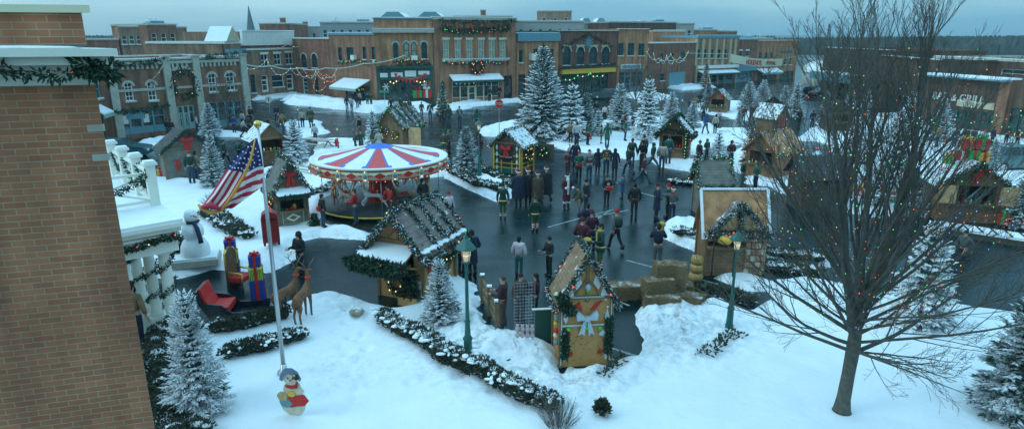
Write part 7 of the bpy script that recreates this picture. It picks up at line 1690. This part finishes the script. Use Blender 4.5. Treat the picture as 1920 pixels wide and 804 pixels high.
def person_meshes(pn):
    g = joints(POSES[pn]); ln = g['lean']
    def L3(q): return (q[0], q[1]-ln*max(0,(q[2]-.9))*1.6, q[2]-ln*.12*max(0,(q[2]-.9)))
    sh = [L3((.18,0,1.4)), L3((-.18,0,1.4))]; hd = L3((0,-.01,1.62))
    J = [(0,0,.95,.13,.1),(*L3((0,0,1.15)),.12,.09),(*L3((0,0,1.36)),.14,.1),(*L3((0,0,1.48)),.055,.055),(*L3((0,-.01,1.58)),.08,.09),(*L3((0,-.01,1.68)),.075,.085)]
    Ed = [(0,1),(1,2),(2,3),(3,4),(4,5)]
    for s,e,w_ in ((sh[0],g['eL'],g['wL']),(sh[1],g['eR'],g['wR'])):
        k = len(J); e = L3(e); w_ = L3(w_); h_ = Vector(w_)+(Vector(w_)-Vector(e)).normalized()*.07
        J += [(*s,.055,.055),(*e,.042,.042),(*w_,.03,.03),(*h_,.035,.022)]; Ed += [(2,k),(k,k+1),(k+1,k+2),(k+2,k+3)]
    for sx,kn,an in ((1,g['kL'],g['aL']),(-1,g['kR'],g['aR'])):
        k = len(J); J += [(sx*.095,0,.88,.085,.085),(*kn,.06,.06),(*an,.042,.042),(an[0],an[1]-.14,max(.04,an[2]-.04),.04,.03)]; Ed += [(0,k),(k,k+1),(k+1,k+2),(k+2,k+3)]
    body = skin_mesh('person_body', J, Ed, [M_skin], 1)
    mb = MB(); vs = [tuple(v.co) for v in body.vertices]; mb.add(vs, [tuple(p.vertices) for p in body.polygons], M_skin, True)
    hx, hy, hz = hd
    mb.tube([(hx,hy-.085,hz+.03),(hx,hy-.115,hz-.01),(hx,hy-.09,hz-.02)],[.012,.018,.01],5,M_skin)
    for s in (-1,1): mb.ball((hx+s*.033,hy-.083,hz+.03),(.013,.008,.009),M_black,6,4); mb.ball((hx+s*.082,hy,hz+.005),(.012,.02,.03),M_skin,6,4)
    mb.ball((hx,hy-.083,hz-.05),(.025,.008,.007),mat('lips',(0.35,0.12,0.1),.6,.1),6,4)
    for e,w_ in ((g['eL'],g['wL']),(g['eR'],g['wR'])):
        e = Vector(L3(e)); w_ = Vector(L3(w_)); d = (w_-e).normalized(); sd = d.cross(Vector((0,1,.3))).normalized(); q = w_+d*.1
        for k in range(4):
            o = q+sd*(.012*(k-1.5)*1.5); l = (.055,.065,.06,.045)[k]; mb.tube([o,o+d*l*.55,o+d*l*.85+Vector((0,-.015,-.005))],[.009,.008,.006],4,M_skin)
        o = w_+d*.05+sd*.03; mb.tube([o,o+sd*.025+d*.03,o+sd*.02+d*.055],[.01,.009,.007],4,M_skin)
    bodyme = mb.mesh('person_body'); bpy.data.meshes.remove(body)
    out = {'body': bodyme, 'head': hd}
    # trousers and shoes
    J = [(0,0,.98,.145,.12),(0,0,.9,.15,.12)]; Ed = [(0,1)]
    for sx,kn,an in ((1,g['kL'],g['aL']),(-1,g['kR'],g['aR'])): k = len(J); J += [(sx*.095,0,.8,.1,.1),(*kn,.075,.075),(an[0],an[1],an[2]+.03,.062,.062)]; Ed += [(1,k),(k,k+1),(k+1,k+2)]
    out['trousers'] = skin_mesh('trousers', J, Ed, [CLOTH_SLOT], 1)
    m = MB()
    for an in (g['aL'],g['aR']): m.ball((an[0],an[1]-.06,max(.045,an[2]-.03)),(.055,.14,.05),M_black,8,5); m.tube([(an[0],an[1],max(.04,an[2]-.03)),(an[0],an[1],an[2]+.14)],[.058,.066],8,M_black)
    out['shoes'] = m.mesh('shoes')
    for kind, grow, hem in (('jacket',1.14,.82),('long',1.12,.5),('puffy',1.3,.8),('cape',1.5,.42),('tunic',1.0,.72)):
        J = [(0,0,hem+.1 if kind in('jacket','puffy') else .95,.165*grow,.125*grow),(*L3((0,0,1.12)),.15*grow,.12*grow),(*L3((0,0,1.34)),.165*grow,.125*grow),(*L3((0,0,1.47)),.075,.075)]
        Ed = [(0,1),(1,2),(2,3)]
        for s,e,w_ in ((sh[0],g['eL'],g['wL']),(sh[1],g['eR'],g['wR'])): k = len(J); J += [(*s,.085*grow,.085*grow),(*L3(e),.066*grow,.066*grow),(*L3(w_),.05*grow,.05*grow)]; Ed += [(2,k),(k,k+1),(k+1,k+2)]
        me = skin_mesh(kind, J, Ed, [CLOTH_SLOT], 1)
        if kind in ('long','cape','tunic'):
            mb = MB(); mb.add([tuple(v.co) for v in me.vertices],[tuple(p.vertices) for p in me.polygons],CLOTH_SLOT,True); bpy.data.meshes.remove(me)
            w1 = .21 if kind != 'cape' else .33; st_ = 1.12 if kind != 'cape' else 1.38; fl = max(0,abs(g['aL'][1]-g['aR'][1])*.3)
            n = 18; rows = [(st_,.16 if kind!='cape' else .2),(st_*.8+hem*.2,.18 if kind!='cape' else .27),((st_+hem)/2,.19 if kind!='cape' else .3),(hem,w1)]; V=[];F=[]
            for z,q in rows:
                for i in range(n): a = 6.283*i/n; f_ = 1+.06*math.sin(5*a)*(st_-z); p = L3((q*math.cos(a)*f_,0,z)); V.append((p[0],p[1]+q*.8*math.sin(a)*f_*(1+fl*(st_-z)),z))
            for j in range(3):
                for i in range(n): F.append((j*n+i,(j+1)*n+i,(j+1)*n+(i+1)%n,j*n+(i+1)%n))
            mb.add(V,F,CLOTH_SLOT,True); me = mb.mesh(kind)
        out[kind] = me
    return out
PM = {k: person_meshes(k) for k in POSES}
HATS = {}
def hatm(kind):
    if kind in HATS: return HATS[kind]
    m = MB(); c = CLOTH_SLOT; wh = mat('fur_white',(0.7,0.7,0.68),.9,.1)
    if kind == 'hair': m.ball((0,.015,.04),(.092,.1,.1),c,10,8); m.ball((0,.06,-.03),(.08,.05,.1),c,8,6)
    if kind == 'longhair': m.ball((0,.02,.04),(.1,.108,.1),c,10,8); m.ball((0,.075,-.1),(.095,.05,.17),c,8,6)
    if kind == 'bald': m.ball((0,.03,.03),(.088,.09,.075),c,10,8)
    if kind == 'beanie': m.ball((0,.012,.06),(.1,.108,.09),c,10,8); m.lathe([(.1,.0),(.112,.02),(.1,.05)],12,c,(0,.01,0)); m.ball((0,.01,.16),.028,c,6,5)
    if kind == 'hood': m.ball((0,.04,.02),(.118,.118,.135),c,10,8); m.ball((0,.07,-.12),(.12,.08,.08),c,8,6)
    if kind == 'santa': m.lathe([(.098,.02),(.118,.035),(.118,.07),(.098,.08)],12,wh,(0,.01,0)); m.tube([(0,.01,.06),(0,.02,.14),(.05,.04,.19),(.12,.05,.15)],[.1,.075,.045,.02],8,c); m.ball((.13,.05,.13),.03,wh,6,5)
    if kind == 'elf': m.tube([(0,.01,.03),(0,.02,.12),(.01,.04,.22),(.05,.06,.33)],[.105,.085,.045,.008],8,c); m.lathe([(.1,.0),(.125,.02),(.1,.045)],10,c,(0,.01,0))
    if kind == 'cap': m.ball((0,.01,.055),(.098,.104,.08),c,10,8); m.cbox((0,-.12,.045),(.12,.1,.012),c)
    HATS[kind] = m.mesh(kind if kind != 'cap' else 'cap'); return HATS[kind]
CC = {'navy':(.012,.018,.05),'black':(.012,.013,.015),'tan':(.33,.2,.1),'olive':(.06,.075,.04),'green':(.02,.12,.07),'darkgreen':(.012,.05,.035),'teal':(.02,.12,.12),'cream':(.5,.45,.36),'white':(.6,.6,.58),'pink':(.75,.62,.66),
 'burgundy':(.1,.015,.025),'red':(.45,.02,.02),'grey':(.12,.13,.13),'brown':(.08,.05,.035),'blue':(.03,.09,.22),'jeans':(.03,.07,.12),'khaki':(.22,.18,.12),'plaid':(.06,.02,.025),'yellow':(.6,.42,.05),'maroon':(.07,.015,.03),'elfgreen':(.05,.13,.03),'blond':(.3,.2,.09),'darkhair':(.02,.015,.012)}
def cmat(c): return mat('cloth_'+c, tuple(v*.72 for v in CC[c]), .85, .3, 4)
plaid = None
def slot(o, m):
    if len(o.data.materials) == 0: o.data.materials.append(CLOTH_SLOT)
    for i, s in enumerate(o.material_slots):
        if s.material == CLOTH_SLOT or i == 0 and s.material is None: s.link = 'OBJECT'; s.material = m
NPEOPLE = 0
def person(px, py, ptop, coat, kind, legs, hat, hatc, pose, face, label, extra=None, group='visitors on the square', z=0.0, hs=None):
    global NPEOPLE; NPEOPLE += 1
    p = (G(px,py,z) if z else GS(px,py)); z = p.z; h = hs or min(2.02, max(1.1 if 'child' in label else 1.62, (ztop(p,ptop)-z))); s = h/(1.8 if hat in('beanie','santa','hood') else (1.95 if hat == 'elf' else 1.76))
    M_ = PM[pose]; o = inst('person', M_['body'], None, (p.x,p.y,z), R(face+rnd.uniform(-22,22)), s); tag(o, label, 'person', group)
    q = inst('trousers', M_['trousers'], o); slot(q, cmat(legs)); inst('shoes', M_['shoes'], o)
    q = inst('coat', M_[kind], o); slot(q, cmat(coat))
    q = inst('hair' if 'hair' in hat or hat == 'bald' else 'hat', hatm(hat), o, M_['head']); slot(q, cmat(hatc))
    if extra: extra(o, M_)
    elif NPEOPLE % 6 == 0: bag(('brown','black','maroon')[NPEOPLE % 3], .02, .95, (.5,.12,.24))(o, M_)
    elif NPEOPLE % 7 == 0: scarf(('grey','red','cream')[NPEOPLE % 3])(o, M_)
    return o
def bag(c, y=-.2, z=1.0, s=(.26,.14,.22)):
    def f(o, M_): m = MB(); m.cbox((0,y,z),s,cmat(c)); m.tube([(-.08,y,z+s[2]/2),(0,y,z+s[2]/2+.08),(.08,y,z+s[2]/2)],.012,5,M_black); m.build('bag', o)
    return f
def pack(c):
    def f(o, M_): m = MB(); m.ball((0,.2,1.22),(.15,.1,.22),cmat(c),10,8); m.build('backpack', o)
    return f
def scarf(c):
    def f(o, M_): m = MB(); m.lathe([(.09,1.44),(.125,1.48),(.09,1.53)],12,cmat(c),(0,M_['head'][1],0)); m.cbox((.06,-.16+M_['head'][1],1.25),(.08,.03,.4),cmat(c)); m.build('scarf', o)
    return f
def board(c):
    def f(o, M_): m = MB(); m.cbox((.1,-.42,1.12),(.3,.22,.02),c,rx=R(35)); m.build('held_board', o)
    return f
def socks(o, M_):
    m = MB(); 
    for sx in (-1,1):
        for k in range(6): m.lathe([(.066,.12+k*.055),(.068,.12+(k+1)*.055)],8,M_redp if k%2 else M_paper,(sx*.1,.02,0))
    m.build('striped_socks', o); m = MB()
    m.lathe([(.2,.86),(.215,.9),(.2,.93)],14,M_gold,(0,0,0),sy=.8); m.build('belt', o)
def plush(o, M_): m = MB(); y_ = cmat('yellow'); m.ball((-.12,-.3,1.62),(.13,.1,.12),y_,10,8); m.ball((-.12,-.32,1.42),(.1,.09,.14),y_,10,8); m.build('held_plush', o)
def santab(o, M_):
    w_ = mat('fur_white',(0.7,0.7,0.68),.9,.1); m = MB(); m.cbox((0,-.16,1.15),(.09,.05,.75),w_); m.ball((0,-.1,1.52),(.09,.06,.13),w_); m.build('beard_and_trim', o)
    m = MB()
    for e in ('wL','wR'): g = joints(POSES['carry'])[e]; m.ball(g,.075,w_)
    for sx in (-1,1): m.lathe([(.08,.3),(.1,.34),(.08,.38)],8,w_,(sx*.1,0,0))
    m.build('fur_cuff', o)
def apron(o, M_): m = MB(); m.cbox((0,-.36,1.05),(.36,.18,.2),M_redp); m.ball((0,-.2,1.25),(.09,.04,.1),cmat('cream')); m.build('red_tray', o)
def stripes(c1, c2):
    def f(o, M_):
        m = MB()
        for k in range(3): m.lathe([(.178,.98+k*.14),(.182,1.02+k*.14),(.178,1.05+k*.14)],14,cmat(c1 if k%2 else c2),(0,0,0),sy=.78)
        m.build('sweater_stripe', o)
    return f
def tray(o, M_): m = MB(); m.cbox((.05,-.5,1.14),(.5,.34,.04),M_black); m.ball((.05,-.5,1.2),(.2,.14,.07),cmat('yellow'),10,6); m.build('tray_of_food', o)
def plaidx(o, M_):
    m = MB()
    for k in range(6): m.lathe([(.175,.92+k*.085),(.179,.935+k*.085),(.175,.95+k*.085)],14,cmat('burgundy'),(0,0,0),sy=.8)
    m.build('plaid_stripe', o)
P = [
 # near
 (262,648,500,'tan','jacket','navy','hair','darkhair','stand',160,'person in tan jacket and dark trousers standing among the porch columns'),
 (243,612,506,'maroon','jacket','jeans','beanie','navy','pocket',20,'person in dark jacket and knit cap half hidden by the near brick edge'),
 (566,520,432,'black','puffy','navy','hood','black','carry',-20,'person in black hooded coat holding a white board near the reindeer',board(M_paper)),
 (608,432,366,'black','jacket','jeans','hair','darkhair','stand',150,'person with red bag at the carousel platform edge',bag('red',.2)),
 (943,409,335,'darkgreen','tunic','elfgreen','elf','darkgreen','stand',10,'elf in green tunic and striped socks, nearest the hedge strips',socks),
 (1003,434,360,'darkgreen','tunic','elfgreen','elf','elfgreen','stand',190,'elf in green tunic seen from behind below the carolers',socks),
 (972,386,317,'navy','cape','black','santa','red','stand',170,'caroler in dark cape and santa hat, leftmost of four'),(990,383,315,'black','cape','black','santa','red','stand',200,'caroler in dark cape and santa hat, second from left of four'),
 (1008,386,322,'brown','cape','black','santa','red','stand',150,'caroler with long fair hair and santa hat, third of four'),(1024,378,308,'black','cape','black','santa','red','walk',210,'caroler in flowing dark cape, rightmost of four'),
 (1062,392,325,'burgundy','long','burgundy','santa','burgundy','carry',20,'santa in burgundy robe with white fur trim in mid square',santab),
 (1086,404,348,'olive','jacket','khaki','cap','darkgreen','bend',-60,'person in olive jacket and khaki trousers bending beside the santa'),(1098,400,334,'black','jacket','jeans','beanie','black','stand',100,'tall person in black with jeans just right of the santa'),
 (1068,298,258,'white','jacket','jeans','santa','red','carry',150,'child in santa hat carried above the burgundy coat group',None,'visitors on the square',.0),
 (1064,327,282,'burgundy','long','brown','beanie','grey','pocket',-30,'person in long burgundy coat at the left end of the tree row'),(1085,337,282,'green','jacket','black','beanie','red','carry',10,'person in green top holding a red bag in the middle row',bag('red',-.4)),
 (1078,318,262,'navy','long','black','hair','darkhair','walk',170,'person in long navy coat stepping behind the red bag holder'),(1104,340,281,'grey','jacket','jeans','santa','red','stand',180,'person in red and white striped sweater and santa hat',stripes('red','white')),
 (1120,326,277,'navy','long','black','hood','brown','pocket',170,'person in navy coat with fur hood in the middle row'),(1136,327,271,'brown','puffy','jeans','beanie','blue','pocket',0,'person in brown and yellow varsity jacket in the middle row',stripes('yellow','yellow')),
 (1152,330,277,'navy','long','black','hood','navy','stand',150,'person in dark navy hooded coat, right end of the middle row'),(1137,384,328,'black','jacket','black','hair','darkhair','carry',10,'vendor in black carrying a bright red tray',apron),
 (1166,372,326,'blue','long','navy','beanie','blue','carry',-80,'child in pale blue coat and cap right of the red tray vendor'),(1188,408,342,'black','jacket','black','hair','darkhair','stand',180,'man in black jacket standing alone with his back turned'),
 (1204,346,291,'burgundy','jacket','jeans','hair','brown','stride',80,'person in burgundy jacket striding to the left'),(1230,412,342,'navy','long','navy','beanie','burgundy','pocket',90,'person in long navy coat and burgundy knit hat'),
 (1250,408,342,'darkgreen','jacket','black','beanie','red','stand',-90,'person in dark green jacket and red cap behind the pointing one'),(1259,414,350,'grey','jacket','navy','santa','red','point',180,'person in grey coat and santa hat pointing to the right'),
 (1184,312,252,'olive','jacket','jeans','hair','brown','stand',170,'person in olive jacket facing the island, left of three',pack('darkgreen')),(1206,302,253,'olive','jacket','brown','beanie','maroon','stand',180,'person in olive coat, middle of three before the tiny spruce'),(1203,316,254,'black','jacket','navy','hair','darkhair','stand',200,'person in black coat, right of three before the tiny spruce'),
 (1178,330,264,'darkgreen','jacket','jeans','hair','darkhair','walk',190,'person in dark green jacket walking up to the three'),(1222,320,266,'darkgreen','jacket','teal','hood','darkgreen','stride',60,'person in green hooded jacket walking before the garlanded hut'),
 (1240,320,266,'cream','puffy','jeans','hair','darkhair','stand',180,'person in cream puffer jacket at the garlanded hut counter'),(1252,306,252,'teal','jacket','jeans','hair','brown','stand',170,'person in teal jacket at the garlanded hut window'),
 (1309,314,262,'black','jacket','black','beanie','grey','stand',120,'person in black jacket at the side of the garlanded hut'),(1324,300,261,'olive','puffy','brown','hood','olive','pocket',30,'person in olive hooded coat left of the small snowy spruce'),
 (1369,312,262,'maroon','jacket','jeans','hood','maroon','pocket',10,'person in maroon hooded jacket right of the small snowy spruce'),(1390,354,297,'darkgreen','jacket','teal','hair','darkhair','pocket',40,'person in dark green coat facing right, left of a pair'),(1415,357,302,'green','jacket','navy','hood','green','pocket',-60,'person in green coat facing left, right of a pair'),
 (973,517,443,'pink','puffy','teal','hair','darkhair','stand',180,'woman in pale pink jacket seen from behind'),(1029,516,445,'black','jacket','black','beanie','black','carry',-70,'person in black jacket and knit hat holding a camera',board(M_black)),
 (1154,468,390,'grey','jacket','black','beanie','red','walk',190,'person in grey coat and red knit hat walking with a backpack',pack('darkgreen')),(1090,492,405,'burgundy','long','brown','beanie','burgundy','pocket',150,'person in burgundy coat with red cap behind the gingerbread roof'),
 (1108,472,392,'maroon','jacket','navy','beanie','burgundy','stand',200,'person in maroon jacket between the red capped pair'),(1100,455,380,'navy','jacket','black','hair','darkhair','stand',190,'dark haired person in navy jacket farthest back behind the gingerbread roof'),
 (1124,506,418,'darkgreen','tunic','elfgreen','hair','darkhair','carry',-60,'elf in green with yellow collar carrying a tray of food',lambda o,M_:(socks(o,M_),tray(o,M_),scarf('yellow')(o,M_))),
 (1231,502,418,'navy','jacket','grey','hair','darkhair','photo',170,'person in dark jacket holding up a yellow plush toy',plush),
 (943,628,515,'plaid','jacket','brown','bald','brown','carry',-100,'older man in plaid jacket and brown trousers beside the wire rack',plaidx),
 (976,600,512,'brown','puffy','brown','hair','darkhair','stand',20,'person in dark fuzzy coat behind the wire rack, left one'),(1004,598,524,'maroon','puffy','black','longhair','darkhair','carry',-100,'person in dark maroon coat behind the wire rack, right one'),
 (886,517,430,'navy','long','black','hair','darkhair','pocket',200,'person in long navy coat behind the honey coloured hut'),(866,512,440,'black','jacket','black','beanie','burgundy','stand',170,'person in black behind the wreath of the honey coloured hut'),
 (843,420,357,'pink','jacket','brown','beanie','red','stand',20,'person with red cap behind the honey coloured hut roof'),(795,400,332,'black','long','black','hood','black','pocket',60,'person in black hooded coat on the far side of the carousel',None,'visitors on the square',.28),
 # far left
 (361,342,283,'darkgreen','jacket','jeans','cap','red','stand',185,'person in green hooded jacket and jeans by the dark grey hut'),(372,338,283,'tan','jacket','jeans','hair','darkhair','stand',170,'person in tan jacket touching the dark grey hut visitor in green'),
 (328,336,286,'olive','tunic','elfgreen','elf','darkgreen','carry',-40,'elf at the left wall of the dark grey hut',socks),(423,310,262,'darkgreen','jacket','navy','hair','darkhair','walk',90,'person in dark green jacket between spruce and flag'),(450,302,262,'teal','jacket','black','beanie','red','stand',0,'person with red cap just left of the flag top'),
 (317,258,222,'navy','jacket','teal','hair','darkhair','stand',170,'person in navy jacket, left of the couple at the left block'),(324,259,223,'maroon','jacket','teal','hair','brown','stand',190,'person in maroon jacket, right of the couple at the left block'),
 (371,250,214,'white','jacket','jeans','hair','brown','stand',120,'person in white coat before the lit shop spruce, left one'),(393,250,215,'pink','jacket','navy','hair','blond','stand',-120,'person in pink coat before the lit shop spruce, right one'),
 (440,250,214,'blue','jacket','jeans','beanie','burgundy','stand',180,'person in blue jacket at the right end of the left block'),(459,258,222,'white','jacket','black','hair','darkhair','walk',120,'person in white jacket left of the timbered hut roof'),(468,252,216,'brown','jacket','black','hair','darkhair','stand',180,'person in brown jacket behind the white jacket'),
 (456,240,208,'pink','jacket','navy','longhair','darkhair','stand',0,'person with long dark hair by the last stone pier'),(471,236,198,'maroon','jacket','navy','hair','brown','stand',0,'person in maroon jacket right of the last stone pier'),
 (500,252,219,'darkgreen','jacket','black','hair','darkhair','bend',90,'person bending behind the timbered hut roof'),
 (520,229,197,'navy','jacket','jeans','hair','darkhair','walk',20,'person in navy jacket and jeans on the cross street'),(532,248,210,'tan','jacket','jeans','hair','darkhair','walk',0,'person in tan jacket walking below the round road sign'),
 (568,239,205,'cream','jacket','black','hair','darkhair','stand',20,'person in cream jacket by the far lamp'),(584,240,201,'olive','long','olive','hair','darkhair','pocket',-20,'person in long olive coat by the far lamp'),(592,268,232,'white','puffy','navy','hair','darkhair','stand',0,'person in white coat above the picnic table'),
 (664,264,223,'grey','jacket','grey','hair','grey','stand',100,'grey clad person, left of the close pair on the street'),(675,259,217,'black','jacket','grey','beanie','red','stand',-100,'person in black with red hat, right of the close pair'),(667,285,250,'olive','jacket','brown','hair','blond','bend',90,'blond person bending behind the carousel canopy'),
 (678,284,243,'green','long','darkgreen','beanie','red','stand',180,'person in long green coat and red hat behind the carousel'),(701,284,242,'olive','jacket','khaki','hood','darkgreen','stand',150,'person in olive hood beside the lit garland roof hut'),(712,286,243,'cream','long','navy','beanie','blue','pocket',180,'person in belted cream coat directly above the canopy tip'),
 # shops front
 (651,207,180,'navy','jacket','jeans','hair','darkhair','stand',180,'person in navy under the dull red brick awning, leftmost'),(660,209,182,'white','jacket','teal','hair','blond','stand',170,'person in white under the dull red brick awning'),(671,209,181,'maroon','jacket','jeans','hair','darkhair','stand',200,'person in maroon under the dull red brick awning'),
 (676,208,184,'cream','jacket','black','longhair','darkhair','stand',160,'person in cream at the right end of the awning group'),(690,208,187,'darkgreen','jacket','olive','hair','darkhair','stand',20,'person in dark green right of the awning, left of a pair'),(697,207,182,'olive','jacket','darkgreen','hair','darkhair','stand',-30,'person in olive right of the awning, right of a pair'),
 (734,212,182,'darkgreen','jacket','black','hair','darkhair','stand',10,'person in dark green before the left window of the green shop'),(743,214,187,'white','jacket','navy','hair','grey','stand',0,'white jacketed person in front of the green shop door'),(752,210,180,'green','jacket','black','beanie','green','stand',30,'person in bright green before the green shop door'),(760,214,188,'red','jacket','darkgreen','hair','darkhair','stand',-20,'person in red stripes before the green shop door',stripes('white','red')),
 (768,212,186,'darkgreen','puffy','black','hood','darkgreen','pocket',0,'person in dark hood at the right of the green shop door'),(791,219,191,'olive','jacket','olive','hair','darkhair','stand',20,'person in olive left of the open black coat'),(807,226,190,'black','jacket','jeans','beanie','black','stand',0,'person in open black coat over white shirt',bag('white',-.15,1.2,(.12,.06,.4))),
 (832,224,186,'teal','jacket','olive','beanie','green','walk',190,'person in teal before the lit corner spruce'),(842,234,197,'olive','jacket','teal','hair','darkhair','stand',180,'person in olive and teal right of the lit corner spruce'),(826,206,168,'white','jacket','navy','hair','brown','stand',180,'person in white jacket at the lit corner spruce'),
 (862,236,199,'teal','jacket','jeans','hair','darkhair','carry',0,'person in teal jacket looking at a phone in the street'),(895,243,202,'green','jacket','navy','longhair','darkhair','walk',180,'person in green jacket above the right lamp'),
 (833,290,234,'olive','tunic','elfgreen','elf','elfgreen','stand',170,'elf in olive tunic right of the carousel canopy',socks),(842,288,243,'grey','jacket','maroon','hair','blond','carry',-120,'person in grey next to the elf by the canopy'),(899,302,247,'maroon','jacket','teal','hood','darkhair','pocket',-60,'person in maroon behind the lamp by the blue green spruce'),
 (918,191,160,'darkgreen','jacket','black','hair','darkhair','stand',20,'person in green by the right window of the rose brick shop'),(936,188,158,'black','jacket','navy','beanie','grey','stand',0,'person in black by the doorway right of the rose brick shop'),(952,186,159,'grey','jacket','jeans','hair','brown','stand',180,'person in grey in the dark doorway'),(965,186,158,'navy','jacket','jeans','hair','darkhair','stand',90,'person in navy right of the dark doorway'),(983,184,156,'blue','jacket','black','hair','brown','stand',-60,'person in blue left of the tallest spruce'),
 # island
 (1070,268,228,'tan','jacket','black','hair','blond','stand',170,'person in tan jacket at the island presents, left of a couple'),(1081,273,228,'white','puffy','navy','hair','brown','stand',185,'person in belted white coat at the island presents'),(1102,272,228,'green','jacket','navy','hair','darkhair','stand',100,'person in green jacket right of the island presents'),
 (1127,269,232,'darkgreen','tunic','elfgreen','elf','darkgreen','stand',80,'elf in dark green on the island snow',socks),(1138,274,230,'green','long','jeans','hood','green','stand',170,'person in green hooded coat beside the island elf'),(1172,264,222,'green','jacket','jeans','beanie','black','stand',90,'person in green jacket on the island snow'),
 (1171,248,210,'maroon','jacket','navy','hair','brown','stand',60,'person in maroon behind the green jacket on the island'),(1187,244,214,'teal','jacket','black','hair','darkhair','stand',0,'person in teal at the left foot of the snowiest spruce'),(1200,256,222,'cream','puffy','jeans','hair','brown','stand',180,'person in cream jacket at the foot of the snowiest spruce'),
 (1133,226,197,'pink','jacket','black','hair','darkhair','stand',0,'person in pink behind the small white spruce'),(1117,220,189,'black','jacket','grey','hair','brown','stand',0,'person in black on the road below the grey car, left'),(1143,212,187,'maroon','jacket','black','hair','darkhair','stand',20,'person in maroon on the road below the grey car, right'),
 # centre right
 (1291,214,184,'navy','jacket','jeans','hair','darkhair','stand',60,'person in navy left of the tan jacket by the far lamp'),(1304,212,180,'tan','jacket','khaki','hair','darkhair','stand',0,'person in tan jacket behind the small garland hut spruce'),(1311,204,174,'darkgreen','jacket','jeans','hair','darkhair','stand',180,'person in dark green above the tan jacket'),
 (1322,252,212,'blue','jacket','jeans','hood','blue','walk',190,'person in blue hooded jacket on the snow right of the garlanded hut'),(1340,250,214,'cream','jacket','black','hair','darkhair','stand',180,'person in cream jacket right of the blue hooded one'),(1318,226,192,'grey','jacket','black','hair','blond','stand',180,'blond person in grey left of the slatted hut'),(1346,236,206,'pink','jacket','jeans','hair','brown','stand',180,'person in pink at the slatted hut counter'),
 (1388,232,198,'tan','jacket','khaki','hair','brown','stand',0,'person in tan right of the slatted hut, left of a pair'),(1394,228,200,'brown','jacket','black','hair','darkhair','stand',0,'person in brown right of the slatted hut, right of a pair'),
 (1498,234,204,'black','long','black','hair','darkhair','stand',0,'dark figure on the snow right of the red latticed hut'),(1522,237,207,'navy','jacket','navy','hair','darkhair','stand',180,'navy figure on the snow between branches'),(1538,234,210,'brown','jacket','black','hair','brown','stand',90,'brown figure, left of two by the small black hut'),(1548,236,212,'maroon','jacket','black','hair','darkhair','stand',0,'maroon figure, right of two by the small black hut'),
 # right
 (1755,276,246,'tan','puffy','jeans','hair','blond','stand',180,'fair haired person left of the tavern crowd'),(1788,277,240,'grey','jacket','jeans','hair','brown','stand',180,'person in grey in the tavern crowd, first from left'),(1806,276,238,'olive','jacket','brown','hair','darkhair','stand',150,'person in olive in the tavern crowd, second from left'),(1822,279,240,'brown','jacket','navy','hair','brown','stand',200,'person in brown in the tavern crowd, third from left'),
 (1842,280,242,'pink','jacket','jeans','hair','blond','stand',180,'person in pink in the tavern crowd, fourth from left'),(1858,274,238,'navy','jacket','navy','hair','darkhair','stand',90,'person in navy in the tavern crowd, fifth from left'),(1885,270,236,'darkgreen','jacket','black','hair','darkhair','stand',0,'person in dark green at the right end of the tavern crowd'),(1905,276,240,'black','jacket','black','beanie','black','stand',0,'person in black at the frame edge by the tavern'),
 (1800,503,437,'grey','jacket','black','hair','darkhair','stride',-80,'person in dark clothes striding across the right asphalt'),
 (1835,400,350,'brown','jacket','brown','hair','darkhair','stand',0,'vendor in brown inside the right open shutter hut'),
]
for e in P:
    e = list(e); a = e[:11]; ex = e[11] if len(e) > 11 else None; grp = e[12] if len(e) > 12 else 'visitors on the square'; z = e[13] if len(e) > 13 else 0.0
    hs = None
    if 'child in santa' in a[10]: z = 0; hs = 1.15; a[1] = 300
    person(*a, extra=ex, group=grp, z=z, hs=hs)
person(668,421,345,'red','jacket','jeans','hair','brown','carry',-100,'person in bright red coat standing on the carousel platform', z=.29, hs=1.78)
person(735,408,345,'red','jacket','brown','hair','darkhair','bend',-60,'red clad rider at the middle of the carousel platform', z=.29, hs=1.7)
